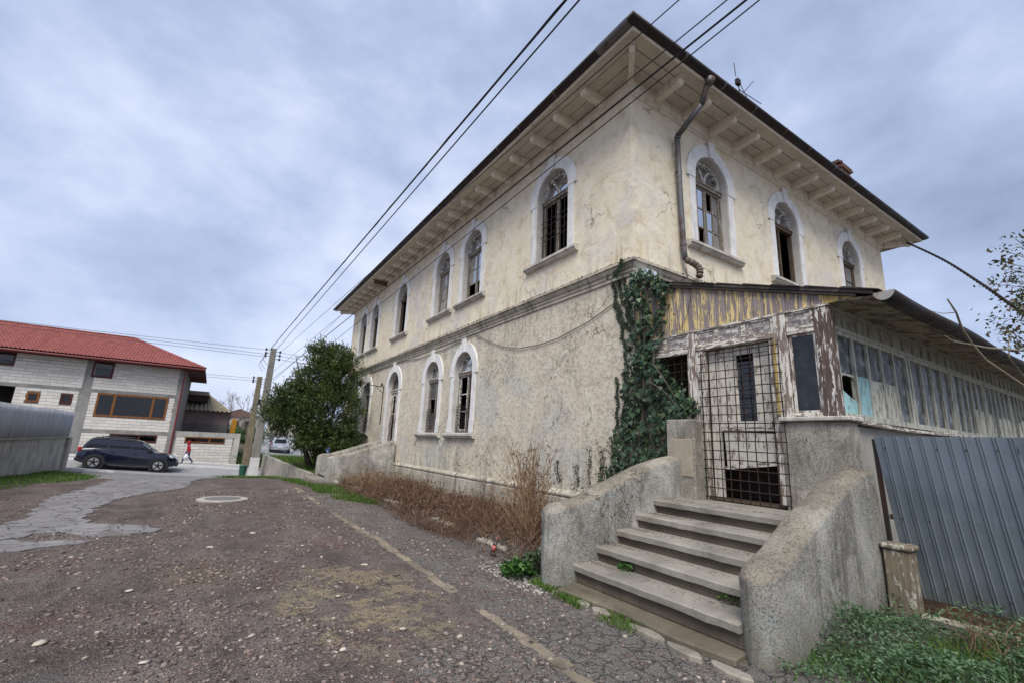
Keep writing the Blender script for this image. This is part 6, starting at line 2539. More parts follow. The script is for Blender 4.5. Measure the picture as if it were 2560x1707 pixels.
hroof = None
SLL = math.hypot(RYY - EY, RZ - EZ)
ux, uz = -(RZ - EZ) / SLL, (RYY - EY) / SLL      # slope normal (y, z)
x = -26.0
first = None
rows_t = []
NR = 13
for k in range(NR):
    for fr_, hgt in ((-.10 if k else 0, .09), (.45, .05), (.93, .012), (.96, .0)):
        rows_t.append(((k + fr_) / NR, hgt))
rows_t.append((1, 0))
b = MB()
b.poly([(-26, EY, EZ - .02), (EX, EY, EZ - .02), (-12.3, RYY, RZ - .02), (-26, RYY, RZ - .02)])
b.poly([(EX, EY, EZ - .02), (EX, 41.8, EZ - .02), (-12.3, RYY, RZ - .02)])
b.poly([(EX, 41.8, EZ - .02), (-26, 41.8, EZ - .02), (-26, RYY, RZ - .02), (-12.3, RYY, RZ - .02)])
hroof = b.build('roof', m_plain('roof_underlay', (.10, .03, .03), .8, .2), hs, fix=False)
while x < EX - .01:
    x1 = min(x + 1.1, EX)
    nx = max(2, int((x1 - x) / .0458) + 1)
    V = []
    for t, hgt in rows_t:
        yy, zz = slope(t)
        xr = EX + (-12.3 - EX) * t
        for xx in np.linspace(x, x1, nx):
            q = min(xx, xr)
            wv = .045 * (0.5 + .5 * math.cos(2 * math.pi * xx / .183)) ** 1.0
            e_ = hgt + wv
            V.append((q, yy + ux * e_, zz + uz * e_))
    V = np.array(V)
    m = len(rows_t)
    i = np.arange(nx - 1)[None, :] + nx * np.arange(m - 1)[:, None]
    F = np.stack([i, i + 1, i + nx + 1, i + nx], -1).reshape(-1, 4)
    keep = np.array([len(set(np.round(V[f][:, 0], 4))) > 1 for f in F])
    if keep.any():
        np_mesh('tile_sheet', V, F[keep], TILEM, hroof, smooth=False)
    x = x1
b = MB()
hp = [Vector((EX, EY, EZ + .05)).lerp(Vector((-12.3, RYY, RZ + .06)), k / 20) for k in range(21)]
b.tube(hp, [.085 + (.012 if k % 2 else 0) for k in range(21)], 8)
b.build('hip_ridge', TILEM, hroof)
b = MB()
b.tube([(-26 + k * .7, RYY, RZ + .04) for k in range(20)] + [(-12.25, RYY, RZ + .04)], [.09 + (.012 if k % 2 else 0) for k in range(21)], 8)
b.build('ridge', TILEM, hroof)
EAVE = m_wood('red_brown_eaves', (.085, .026, .022))
b = MB()
b.box(-26, EX, EY - .02, EY + .02, EZ - .17, EZ - .03)
b.box(EX - .02, EX + .02, EY + .022, 41.8, EZ - .17, EZ - .03)
b.build('fascia', EAVE, hroof)
b = MB()
b.prism([(EY + .022, EZ - .16), (HY + .0, EZ - .10), (HY + .0, EZ - .08), (EY + .022, EZ - .14)], 0, -26, EX - .022)
b.build('soffit', EAVE, hroof)
b = MB()
b.box(-8.52, EX - .022, EY + .03, 41.7, EZ - .16, EZ - .14)
b.build('side_soffit', EAVE, hroof)
b = MB()
vs_ = [(EX + .03, EY - .01, EZ - .72), (EX + .03, EY + .75, EZ - .72), (EX + .03, EY + .75, EZ - .03), (EX + .03, EY - .01, EZ - .03)]
b.tube([(-8.58, HY - .10, 5.72), (-8.58, HY - .10, -.35)], .055, 8)
b.tube([(-8.58, HY - .10, 5.70), (-8.45, EY + .1, 5.82)], .055, 8)
b.build('downpipe', m_plain('red_downpipe', (.16, .030, .030), .45, .4), hs)
b = MB()
b.tube([(-26, EY - .09, EZ - .05), (EX, EY - .09, EZ - .05)], .065, 8)
b.build('gutter', m_plain('red_gutter', (.15, .030, .030), .45, .4), hroof)

# small house behind
nh = thing('background_house', 'low mauve plastered house with corrugated hipped roof behind the unfinished house', 'house', (-7, 44, -.3))
b = MB()
b.box(-12, -5.35, 41, 48, -.6, 3.40)
b.build('wall', m_plain('mauve_render', (.215, .165, .155), .95, .1, 0, .15, 1.5), nh)
b = MB()
b.box(-12, -5.33, 40.97, 41.0, -.6, 2.25)
b.build('plinth', m_plain('grey_plinth', (.14, .135, .125), .95, .1, 0, .2, 2), nh)
b = MB()
nx = 90
V = []
e0, e1 = -12.4, -5.2
for t in (0, 1):
    for k in range(nx + 1):
        xx = e0 + (e1 - e0) * k / nx
        xr = e1 + (-7.2 - e1) * t
        wv = .05 * math.sin(k * math.pi / 2)
        V.append((min(xx, xr), 40.5 + 3.0 * t, 3.36 + 1.6 * t + wv))
i = np.arange(nx)
F = np.stack([i, i + 1, i + nx + 2, i + nx + 1], 1)
V = np.array(V)
keep = np.array([len(set(np.round(V[f][:, 0], 4))) > 1 for f in F])
np_mesh('roof', V, F[keep], m_plain('corrugated_roof', (.23, .205, .145), .85, .2, 0, .25, 4), nh)
b = MB()
b.poly([(-5.2, 40.5, 3.36), (-5.2, 48.5, 3.36), (-7.2, 43.5, 4.96)])
b.poly([(-12.4, 48.5, 3.36), (-5.2, 48.5, 3.36), (-7.2, 43.5, 4.96), (-12.4, 43.5, 4.96)])
b.build('roof_back', ROOFM, nh, fix=False)
b = MB()
b.box(-9.3, -7.1, 41.05, 43.0, 4.1, 4.62)
b.build('dormer', m_plain('dark_dormer', (.055, .035, .032), .9, .1), nh)
b = MB()
b.prism([(-9.4, 4.63), (-7.0, 4.63), (-7.1, 4.95), (-9.4, 4.95)], 1, 40.9, 43.2)
b.build('dormer_roof', m_plain('dormer_roofing', (.25, .23, .17), .85, .2), nh)
b = MB()
for k in range(5):
    b.prism([(-5.25 + .07 * k, 1.62), (-5.19 + .07 * k, 1.62), (-5.17 + .07 * k, 2.75 + .08 * math.sin(k)), (-5.23 + .07 * k, 2.70)], 1, 36.0 + .03 * (k % 2), 36.04 + .03 * (k % 2))
tag(b.build('orange_tarpaulin', m_plain('orange_cloth', (.55, .25, .02), .8, .2)), 'folded orange tarpaulin hanging behind the block wall', 'tarpaulin')

# ================================================================== utility poles, wires
POLEM = m_concrete('pole_concrete', (.235, .225, .205), .25, .35, 40)
POLEY = m_concrete('old_pole', (.19, .16, .11), .3, .4, 40)


def pole(name, label, base, top, wb, wt_, mat, paint=None):
    t = thing(name, label, 'utility pole', base)
    b = MB()
    B, T_ = Vector(base), Vector(top)
    n = 10
    sec = []
    for k in range(n + 1):
        c = B.lerp(T_, k / n)
        w_ = (wb + (wt_ - wb) * k / n) / 2
        d_ = w_ * .72
        sec += [(c.x - w_, c.y - d_, c.z), (c.x + w_, c.y - d_, c.z), (c.x + w_, c.y + d_, c.z), (c.x - w_, c.y + d_, c.z)]
    fs = []
    for k in range(n):
        for q in range(4):
            fs.append((k * 4 + q, k * 4 + (q + 1) % 4, k * 4 + 4 + (q + 1) % 4, k * 4 + 4 + q))
    fs += [(0, 1, 2, 3), tuple(n * 4 + q for q in range(4))]
    b.faces(sec, fs)
    b.build('shaft', mat, t, bevel=.02)
    b = MB()
    for f_ in (.86, .80, .72, .70, .66, .60):
        c = B.lerp(T_, f_)
        w_ = (wb + (wt_ - wb) * f_) / 2 + .008
        b.box(c.x - w_, c.x + w_, c.y - w_ * .76, c.y + w_ * .76, c.z - .015, c.z + .015)
    b.build('steel_band', m_plain('band_steel', (.35, .35, .35), .4, .5, .6), t)
    if paint:
        b = MB()
        w_ = wb / 2 + .006
        c0, c1 = B, B.lerp(T_, paint / (T_ - B).length)
        b.faces([(c0.x - w_, c0.y - w_ * .73, c0.z - .2), (c0.x + w_, c0.y - w_ * .73, c0.z - .2), (c0.x + w_, c0.y + w_ * .73, c0.z - .2), (c0.x - w_, c0.y + w_ * .73, c0.z - .2), (c1.x - w_, c1.y - w_ * .73, c1.z), (c1.x + w_, c1.y - w_ * .73, c1.z), (c1.x + w_, c1.y + w_ * .73, c1.z), (c1.x - w_, c1.y + w_ * .73, c1.z)], [(0, 1, 5, 4), (1, 2, 6, 5), (2, 3, 7, 6), (3, 0, 4, 7), (4, 5, 6, 7)])
        b.build('white_base', KERBW, t)
    # insulators
    BLKM = m_plain('insulator_' + name, (.02, .02, .02), .4, .5)
    for (f_, s) in ((.985, -1), (.955, -1), (.935, -1), (.975, 1), (.945, 1), (.915, 1)):
        c = B.lerp(T_, f_)
        b = MB()
        x_ = c.x + s * (wt_ / 2)
        b.tube([(x_, c.y, c.z), (x_ + s * .20, c.y, c.z)], .016, 5)
        b.lathe([(.03, -.07), (.055, -.05), (.055, -.01), (.04, .0), (.055, .02), (.05, .06), (.025, .09)], (x_ + s * .22, c.y, c.z), 8)
        b.build('insulator', BLKM, t)
    return t


PB = Vector((-4.18, 23.8, tzf(-4.18, 23.8)))
pole('utility_pole', 'tall grey concrete utility pole with white painted base at the street corner', PB, (-4.12, 23.8, 6.55), .44, .30, POLEM, 1.15)
pole('utility_pole', 'shorter stained brown utility pole on the pavement behind the taller one', (-4.22, 30.0, -.6), (-4.2, 30.0, 5.5), .44, .30, POLEY)
b = MB()
b.box(-4.10, -3.80, 29.6, 29.8, 3.55, 3.95)
tag(b.build('meter_box', m_plain('black_box', (.02, .02, .02), .5, .4), None, bevel=.01), 'small black box fixed to the shorter utility pole', 'box')

WIRE = m_plain('wire_black', (.018, .018, .02), .6, .3)


def wire(name, label, p, q, r_, sag=.2, n=24, grp='overhead wires', twist=0):
    p, q = Vector(p), Vector(q)
    pts = []
    for k in range(n + 1):
        t = k / n
        c = p.lerp(q, t)
        c.z -= sag * 4 * t * (1 - t)
        pts.append(c)
    b = MB()
    b.tube(pts, r_, 5)
    if twist:
        pts2 = [c + Vector((.012 * math.cos(k * 2.3), 0, .012 * math.sin(k * 2.3))) for k, c in enumerate(pts)]
        b.tube(pts2, r_ * .7, 5)
    return tag(b.build(name, WIRE), label, 'wire', grp)


def ext(p, q, y):
    """line through p and q continued to plane y"""
    p, q = Vector(p), Vector(q)
    t = (y - p.y) / (q.y - p.y)
    return p + (q - p) * t


wA = (-3.62, -2.27, 7.0)
wB = (-3.43, -2.30, 7.1)
wire('overhead_wire', 'thick left-hand overhead cable from the tall pole, upper of the pair over the lane', (-4.28, 23.8, 6.50), ext((-4.28, 23.8, 6.50), wA, -16), .017, .0, 40, twist=1)
wire('overhead_wire', 'second overhead cable just right of the thick one over the lane', (-4.0, 23.8, 6.45), ext((-4.0, 23.8, 6.45), wB, -16), .012, .0)
for (a, q, lb, r_) in (((-3.95, 23.8, 6.1), (-2.87, -3.3, 6.5), 'thin wire crossing the eaves corner, first from the left', .007), ((-3.95, 23.8, 5.25), (-2.80, -3.8, 6.07), 'thin wire crossing the corner window top, second from the left', .007), ((-3.95, 23.8, 4.75), (-2.81, -4.0, 5.88), 'thicker wire crossing the corner window, third from the left', .012), ((-3.95, 23.8, 3.95), (-2.85, -4.14, 5.72), 'thin wire crossing the corner window casement, fourth from the left', .007)):
    wire('overhead_wire', lb, a, ext(a, q, -16), r_, .0)
for i, (z, lb) in enumerate(((6.42, 'topmost wire running left from the tall pole'), (6.16, 'middle wire running left from the tall pole'), (6.0, 'lowest wire running left from the tall pole'))):
    wire('overhead_wire', lb, (-4.45, 23.8, z), (-70, 23.4, z + .1), .010, .5 if i == 0 else .1, 30)
for i, (z, lb) in enumerate(((6.36, 'upper wire running right from the tall pole behind the evergreen'), (6.15, 'middle wire running right from the tall pole behind the evergreen'), (5.95, 'lower wire running right from the tall pole behind the evergreen'))):
    wire('overhead_wire', lb, (-3.85, 23.8, z), (40, 24.4, z - .3), .009, .5, 24)
for i, (z, lb) in enumerate(((5.35, 'upper wire passing before the upper storey of the unfinished house'), (5.18, 'lower wire passing before the upper storey of the unfinished house'))):
    wire('overhead_wire', lb, (-4.3, 30.0, z), (-70, 30.6, z + .05), .010, .2, 24)
wire('overhead_wire', 'slack wire between the two utility poles', (-4.1, 23.8, 5.0), (-4.15, 30.0, 5.2), .012, .6, 16)
wire('overhead_wire', 'thin slanting wire from the tall pole to the far eaves', (-3.95, 23.8, 4.6), (-.6, L + .8, 9.3), .007, .15, 14)
for i, (dz, sg) in enumerate(((6.3, -.35), (6.05, -.3), (5.9, -.45))):
    b = MB()
    pts = [(-4.35 - .25 * math.sin(math.pi * k / 8) - .08 * i, 23.62, dz - .75 * k / 8) for k in range(9)]
    b.tube(pts, .010, 5)
    tag(b.build('jumper_cable', WIRE), 'slack jumper cable looping down the side of the tall pole', 'cable', 'jumper cables on the tall pole')

# cable pinned along the road front
b = MB()
cp = [(.45, 4.53), (1.26, 4.28), (2.3, 4.10), (3.02, 4.07), (3.97, 4.12), (4.84, 4.32), (5.64, 4.61), (6.45, 4.95), (7.6, 4.88), (8.68, 4.82), (10.0, 4.80), (11.2, 4.82), (12.8, 4.93), (14.36, 4.93), (16, 4.94), (17.7, 4.95)]
b.tube([(-.03, y, z) for y, z in cp], .011, 5)
tag(b.build('wall_cable', m_plain('grey_cable', (.10, .09, .075), .8, .2)), 'thin cable sagging along the road front below the string course', 'cable')
# twisted service cable on the right
b = MB()
kn = [Vector((13.6, -.6, 9.40)), Vector((11.7, -1.9, 7.79)), Vector((8.56, -3.2, 5.87)), Vector((5.36, -4.2, 4.30)), Vector((2.2, -5.2, 2.9))]
pts = []
for i in range(len(kn) - 1):
    p0, p1, p2, p3 = kn[max(0, i - 1)], kn[i], kn[i + 1], kn[min(len(kn) - 1, i + 2)]
    for s in range(24):
        t = s / 24
        pts.append(.5 * ((2 * p1) + (p2 - p0) * t + (2 * p0 - 5 * p1 + 4 * p2 - p3) * t * t + (3 * p1 - p0 - 3 * p2 + p3) * t ** 3))
for ph in (0, 2.1, 4.2):
    b.tube([p + Vector((0, .022 * math.cos(i * 1.1 + ph), .022 * math.sin(i * 1.1 + ph))) for i, p in enumerate(pts)], .017, 5)
tag(b.build('service_cable', m_plain('brown_cable', (.030, .022, .020), .8, .2)), 'thick twisted dark cable from the far right eaves corner', 'cable')

# antenna on the roof
an = thing('roof_antenna', 'small television antenna showing above the right eaves', 'antenna', (5.4, .5, 10.2))
b = MB()
b.tube([(5.45, .5, 9.9), (5.25, .5, 12.75)], .016, 5)
b.build('mast', IRON, an)
for p, q in (((5.2, .5, 12.0), (5.75, .3, 12.75)), ((5.3, .5, 12.35), (6.3, .4, 12.28)), ((5.15, .5, 12.75), (5.1, .5, 13.2)), ((5.5, .4, 12.1), (5.5, .6, 12.8))):
    b = MB()
    b.tube([p, q], .011, 5)
    b.build('element', IRON, an)
b = MB()
b.box(5.16, 5.32, .45, .55, 12.50, 12.68)
b.build('dipole_box', WIRE, an)

# ================================================================== bare tree, right-hand tree
def bare_tree(name, label, base, h_, seed, mat, depth=5, spread=.55):
    t = thing(name, label, 'tree', base)
    rr = random.Random(seed)
    tk = MB()
    tw = MB()

    def grow(p, d, l_, r_, lev):
        q = p + d * l_
        m = p.lerp(q, .5) + Vector((rr.uniform(-.05, .05), rr.uniform(-.05, .05), 0)) * l_
        (tk if lev >= depth - 1 else tw).tube([p, m, q], [r_, r_ * .85, r_ * .68], 5 if lev > 2 else 3, cap=False)
        if lev == 0:
            return
        for k in range(rr.choice((2, 3, 3)) if lev > 1 else 3):
            nd = (d + Vector((rr.gauss(0, spread), rr.gauss(0, spread), rr.uniform(-.1, .45)))).normalized()
            grow(q if rr.random() < .7 else p.lerp(q, rr.uniform(.5, .95)), nd, l_ * rr.uniform(.62, .85), r_ * .62, lev - 1)
    grow(Vector(base), Vector((0, 0, 1)), h_ * .28, h_ * .022, depth)
    tk.build('trunk', mat, t)
    tw.build('crown', mat, t)
    return t


BTW = m_wood('bare_twig', (.15, .115, .095))
bare_tree('bare_tree', 'leafless grey-brown tree directly behind the stained pole', (-5.0, 45, -.4), 6.4, 3, BTW, 6)
bare_tree('bare_tree', 'leafless tree to the left behind the mauve house gable', (-6.6, 50, -.4), 6.6, 8, BTW, 6)
bare_tree('bare_tree', 'low leafless tree between the poles and the side road', (-3.6, 42, -.5), 4.4, 12, BTW, 6)

rt_ = thing('leafy_tree', 'tree at the right edge reaching thin bare branches across the veranda gutter', 'tree', (5.6, -5.4, 0))
b = MB()
b.tube([(5.6, -5.4, -.1), (5.7, -5.2, 1.4), (6.0, -5.0, 2.8), (6.4, -4.8, 4.2), (6.6, -4.7, 5.6)], [.16, .13, .11, .08, .04], 8)
b.build('trunk', BARK, rt_, smooth=True)
LBR = m_wood('pale_branch', (.24, .205, .15))
for pts, r0 in (([(5.75, -5.15, 1.9), (4.6, -4.4, 2.80), (4.2, -4.2, 2.90), (2.2, -4.2, 3.05), (1.69, -4.2, 3.19), (1.39, -4.2, 3.33), (1.26, -4.2, 3.53), (.99, -4.2, 3.65)], .030),
                ([(6.1, -5.0, 3.2), (4.73, -4.2, 3.55), (2.46, -4.2, 3.25), (.93, -4.2, 3.10), (.64, -4.2, 3.12)], .020),
                ([(6.0, -5.0, 2.6), (4.33, -4.2, 3.06), (3.61, -4.2, 3.28), (3.72, -4.2, 3.50), (4.1, -4.2, 3.74)], .020),
                ([(1.26, -4.2, 3.53), (.8, -4.18, 3.43), (.45, -4.15, 3.40)], .007)):
    b = MB()
    m = len(pts)
    b.tube(pts, [r0 * (1 - .72 * k / (m - 1)) for k in range(m)], 6)
    b.build('branch', LBR, rt_, smooth=True)
g = np.random.default_rng(9)
cl = np.concatenate([g.normal(size=(26, 3)) * np.array([.55, .12, .22]) + np.array([4.6, -4.2, 3.98]), g.normal(size=(16, 3)) * np.array([.35, .12, .28]) + np.array([5.3, -4.2, 5.1]), g.normal(size=(14, 3)) * np.array([.6, .15, .3]) + np.array([5.8, -4.3, 4.5])])
cl = cl[g.random(len(cl)) < .85]
C = (cl[:, None, :] + g.normal(size=(len(cl), 17, 3)) * .085).reshape(-1, 3)
n = len(C)
LFM = m_leaf('right_tree_leaf', [(.03, .045, .018), (.05, .075, .025), (.09, .085, .03), (.16, .12, .04), (.09, .045, .03)], .6, .2)
leaves('foliage', C, g.normal(size=(n, 3)), g.normal(size=(n, 3)), g.uniform(.03, .06, n), [(-.8, 0), (0, -.4), (.9, 0), (0, .4)], LFM, rt_, fold=.3, kind='stuff')
b = MB()
for c in cl[::2]:
    b.tube([(6.3, -4.8, 4.0 + .5 * (c[2] - 4)), (float(c[0] * .5 + 3.1), -4.45, float(c[2]) - .08), tuple(c)], [.016, .009, .004], 4)
b.build('twigs', BARK, rt_)


# ================================================================== vehicles
def car(name, label, loc, rotz, pitch, paint, sedan=False):
    t = thing(name, label, 'car', loc, rotz)
    t.rotation_euler = (0, pitch, rotz)
    BLKP = m_plain('trim_' + name, (.018, .018, .02), .55, .4)
    GLS = m_plain('car_glass_' + name, (.008, .009, .011), .08, .28)
    TYR = m_plain('tyre_' + name, (.018, .018, .018), .9, .2)
    RIM = m_plain('alloy_' + name, (.42, .42, .43), .35, .5, .7)
    zr = 1.0 if not sedan else .86
    # lower body
    X = [-2.16, -2.10, -1.85, -1.45, -.6, .3, .95, 1.3, 1.65, 1.95, 2.08, 2.16]
    TOP = [.70, .92, 1.02, 1.05, 1.03, 1.02, 1.01, .985, .93, .86, .76, .60]
    BOT = [.50, .36, .28, .26, .25, .25, .25, .26, .28, .33, .38, .46]
    HWD = [.66, .80, .87, .90, .905, .905, .90, .89, .86, .79, .72, .60]
    sec = []
    for x, tp, bt_, w_ in zip(X, TOP, BOT, HWD):
        tp = bt_ + (tp - bt_) * (1 if not sedan else .86)
        mid = bt_ + (tp - bt_) * .55
        half = [(w_ * .90, bt_), (w_ * .985, bt_ + .10), (w_, mid), (w_ * .975, tp - .10), (w_ * .93, tp - .025), (w_ * .80, tp), (w_ * .4, tp + .02)]
        ring_ = [(x, y, z) for y, z in half] + [(x, -y, z) for y, z in half[::-1]]
        sec.append(ring_)
    b = MB()
    m = len(sec[0])
    fs = []
    for i in range(len(sec) - 1):
        for k in range(m):
            fs.append((i * m + k, i * m + (k + 1) % m, (i + 1) * m + (k + 1) % m, (i + 1) * m + k))
    fs += [tuple(range(m)), tuple((len(sec) - 1) * m + k for k in range(m))]
    b.faces([p for s in sec for p in s], fs)
    body = b.build('body', paint, t, smooth=True, local=True)
    body.data.set_sharp_from_angle(angle=R(28))
    # cabin
    zl = [1.0, 1.12, 1.30, 1.45, 1.54, 1.585, 1.60]
    if sedan:
        zl = [.88, .98, 1.12, 1.24, 1.33, 1.37, 1.385]
    xb = [-2.0, -1.96, -1.88, -1.80, -1.70, -1.55, -1.1] if not sedan else [-1.55, -1.4, -1.2, -1.0, -.88, -.75, -.5]
    xf = [1.16, .98, .70, .45, .28, .10, -.3] if not sedan else [1.1, .92, .66, .42, .26, .1, -.1]
    hw_ = [.82, .79, .735, .68, .63, .55, .30]
    b = MB()
    rings = []
    for z, a, c, w_ in zip(zl, xb, xf, hw_):
        rr_ = .10
        rings.append([(a, -w_ + rr_, z), (a + rr_ * .6, -w_, z), (c - rr_ * 1.4, -w_, z), (c, -w_ + rr_ * 2, z), (c, w_ - rr_ * 2, z), (c - rr_ * 1.4, w_, z), (a + rr_ * .6, w_, z), (a, w_ - rr_, z)])
    fs = []
    for i in range(len(rings) - 1):
        for k in range(8):
            fs.append((i * 8 + k, i * 8 + (k + 1) % 8, (i + 1) * 8 + (k + 1) % 8, (i + 1) * 8 + k))
    fs += [tuple((len(rings) - 1) * 8 + k for k in range(8))]
    b.faces([p for r_ in rings for p in r_], fs)
    b.build('cabin', paint, t, smooth=True, local=True).data.set_sharp_from_angle(angle=R(28))

    def W_(z):
        return float(np.interp(z, zl, hw_))

    def XB(z):
        return float(np.interp(z, zl, xb))

    def XF(z):
        return float(np.interp(z, zl, xf))
    z0, z1 = zl[1] - .02, zl[4] - .03
    # side glass: front door, rear door, quarter
    splits = [(.06, None), (-.92, .0), (None, -1.0)] if not sedan else [(.0, None), (-.8, -.06)]
    for s in (-1, 1):
        for a, c in splits:
            pts = []
            for z in (z0, z1):
                xa = a if a is not None else XB(z) + .16
                xc = c if c is not None else XF(z) - .22
                pts.append(((xa, z), (xc, z)))
            q = [pts[0][0], pts[0][1], pts[1][1], pts[1][0]]
            b = MB()
            b.faces([(x, s * (W_(z) + .008), z) for x, z in q], [(0, 1, 2, 3)])
            b.build('side_window', GLS, t, local=True, fix=False)
        b = MB()
        b.box(.72, .92, s * .86 - .05, s * .86 + .05 + s * .08, 1.02 if not sedan else .9, 1.17 if not sedan else 1.03)
        b.build('mirror', BLKP, t, local=True, bevel=.03)
        b = MB()
        b.box(-1.2, 1.0, s * .902 - .012, s * .902 + .012, .27, .345)
        b.build('sill_trim', BLKP, t, local=True)
        for xs_ in (-.98, .03, 1.02):
            b = MB()
            b.box(xs_ - .006, xs_ + .006, s * .9035 - .004, s * .9035 + .004, .36, .93)
            b.build('door_seam', BLKP, t, local=True)
        for xh in (-.72, .22):
            b = MB()
            b.box(xh - .09, xh + .09, s * .905 - .015, s * .905 + .015, .86, .895)
            b.build('door_handle', paint, t, local=True, bevel=.008)
        if not sedan:
            b = MB()
            b.tube([(-1.35, s * .60, 1.60), (-1.25, s * .60, 1.66), (-.1, s * .60, 1.66), (.05, s * .60, 1.595)], .022, 6)
            b.build('roof_rail', BLKP, t, local=True)
        # lamps
        b = MB()
        b.faces([(1.78, s * .865, .80), (2.09, s * .64, .72), (2.10, s * .60, .86), (1.80, s * .84, .93), (1.72, s * .80, .86), (2.0, s * .55, .80)], [(0, 1, 2, 3), (0, 3, 4), (1, 5, 2)])
        b.build('headlight', m_plain('lamp_glass', (.75, .78, .8), .1, .6), t, local=True, fix=False)
        b = MB()
        b.box(-2.125, -1.98, s * .79 - .05, s * .79 + .05 + s * .03, .84, 1.06)
        b.build('tail_light', m_plain('tail_red', (.40, .015, .02), .2, .6), t, local=True, bevel=.03)
        for xw in (-1.35, 1.33):
            b = MB()
            b.lathe([(.43, -.012), (.43, .012), (.40, .016)], (xw, s * .893, .345), 24, axis=1)
            b.build('wheel_arch', BLKP, t, local=True)
            b = MB()
            b.lathe([(.20, -.10), (.31, -.10), (.335, -.07), (.338, .07), (.31, .10), (.22, .10)], (xw, s * .845, .338), 24, axis=1)
            wh = b.build('wheel', TYR, t, local=True, smooth=False)
            b = MB()
            b.lathe([(.215, -.02), (.225, .0), (.205, .014), (.19, .0)], (xw, s * .945, .338), 24, axis=1)
            for k in range(5):
                a = 2 * math.pi * k / 5 + .3
                b.bar((xw, s * .955, .338), (xw + .20 * math.cos(a), s * .955, .338 + .20 * math.sin(a)), .055, .02, (0, 1, 0))
            o = b.build('rim', RIM, wh, local=True)
            b = MB()
            b.lathe([(.19, 0), (.19, .004)], (xw, s * .942 - .002, .338), 20, axis=1)
            b.build('brake_shadow', BLKP, wh, local=True)
    # windscreen, rear glass
    for (fx, e_) in ((XF, .012), (XB, -.012)):
        za, zb_ = zl[1] - .02, zl[4] - .01
        b = MB()
        wa, wb_ = W_(za) - .20, W_(zb_) - .17
        b.faces([(fx(za) + e_, -wa, za + .01), (fx(za) + e_, wa, za + .01), (fx((za + zb_) / 2) + e_ * 1.6, (wa + wb_) / 2, (za + zb_) / 2), (fx(zb_) + e_, wb_, zb_ + .01), (fx(zb_) + e_, -wb_, zb_ + .01), (fx((za + zb_) / 2) + e_ * 1.6, -(wa + wb_) / 2, (za + zb_) / 2)], [(0, 1, 2, 5), (5, 2, 3, 4)])
        b.build('windscreen' if e_ > 0 else 'rear_window', GLS, t, local=True, fix=False)
    b = MB()
    b.box(2.05, 2.175, -.55, .55, .34, .52)
    b.build('front_bumper', BLKP, t, local=True, bevel=.03)
    b = MB()
    b.box(-2.19, -2.08, -.62, .62, .36, .56)
    b.build('rear_bumper', BLKP if not sedan else paint, t, local=True, bevel=.03)
    if sedan:
        b = MB()
        b.box(-2.182, -2.10, -.26, .26, .60, .71)
        b.build('number_plate', m_plain('plate', (.7, .7, .7), .4, .4), t, local=True)
    return t


NAVY = m_plain('navy_paint', (.004, .005, .018), .16, .45, .1, .05, 3)
SILV = m_plain('silver_paint', (.42, .44, .48), .25, .5, .5, .05, 3)
NAVY.node_tree.nodes['Principled BSDF'].inputs['Coat Weight'].default_value = .6
car('dark_suv', 'dark navy blue estate SUV driving along the street', (-9.93, 26.9, -.535), 0, R(3.2), NAVY)
car('silver_car', 'silver saloon seen from behind on the far side road', (-.2, 48.6, tzf(-.2, 48.6) + .01), R(86), R(-2.6), SILV, True)

# sign, bin, far bits
sg = thing('yield_sign', 'back of a triangular yield sign on a thin post by the side road', 'sign', (-1.95, 40, -.7))
b = MB()
b.tube([(-1.95, 40, -.8), (-1.95, 40, 2.0)], .03, 6)
b.build('post', m_plain('sign_post', (.45, .45, .45), .4, .5, .5), sg)
b = MB()
b.prism([(-2.45, 1.78), (-1.45, 1.78), (-1.95, .95)], 1, 39.94, 39.965)
b.build('plate', m_plain('sign_back', (.09, .095, .10), .5, .4), sg)
tb = thing('rubbish_bin', 'small green rubbish bin beside the utility pole', 'bin', (-4.62, 24.6, -.75))
zt0 = tzf(-4.62, 24.6)
b = MB()
b.lathe([(.15, zt0 - .02), (.20, zt0 + .62)], (-4.62, 24.6, 0), 14)
b.build('body', m_plain('bin_green', (.012, .075, .045), .5, .4), tb, smooth=False)
b = MB()
b.lathe([(.215, zt0 + .62), (.215, zt0 + .66), (.17, zt0 + .71)], (-4.62, 24.6, 0), 14)
b.build('lid', m_plain('bin_lid', (.012, .065, .04), .5, .4), tb)
for i, (x0, x1, y0, h_, col, lb) in enumerate(((-6, 3, 118, 3.4, (.30, .29, .28), 'far low grey house across the end of the side road'), (6, 16, 128, 4.0, (.40, .36, .30), 'far pale house at the end of the side road'))):
    t = thing('far_house', lb, 'house', ((x0 + x1) / 2, y0, 2.0))
    h_ += 2.9
    b = MB()
    b.box(x0, x1, y0, y0 + 8, 1.0, h_ - 1)
    b.build('wall', m_plain('far_wall_%d' % i, col, .95, .1), t)
    b = MB()
    b.prism([(x0 - .4, h_ - 1), (x1 + .4, h_ - 1), ((x0 + x1) / 2, h_ + .8)], 1, y0 - .3, y0 + 8.3)
    b.build('roof', m_plain('far_roof_%d' % i, (.16, .10, .085), .9, .1), t)
    for k in range(3):
        b = MB()
        xx = x0 + 1.2 + k * (x1 - x0 - 2) / 3
        b.box(xx, xx + 1.1, y0 - .03, y0 + .02, 3.2, 4.4)
        b.build('window', GLZ if 'GLZ' in globals() else PHOUSE, t)
g = np.random.default_rng(2)
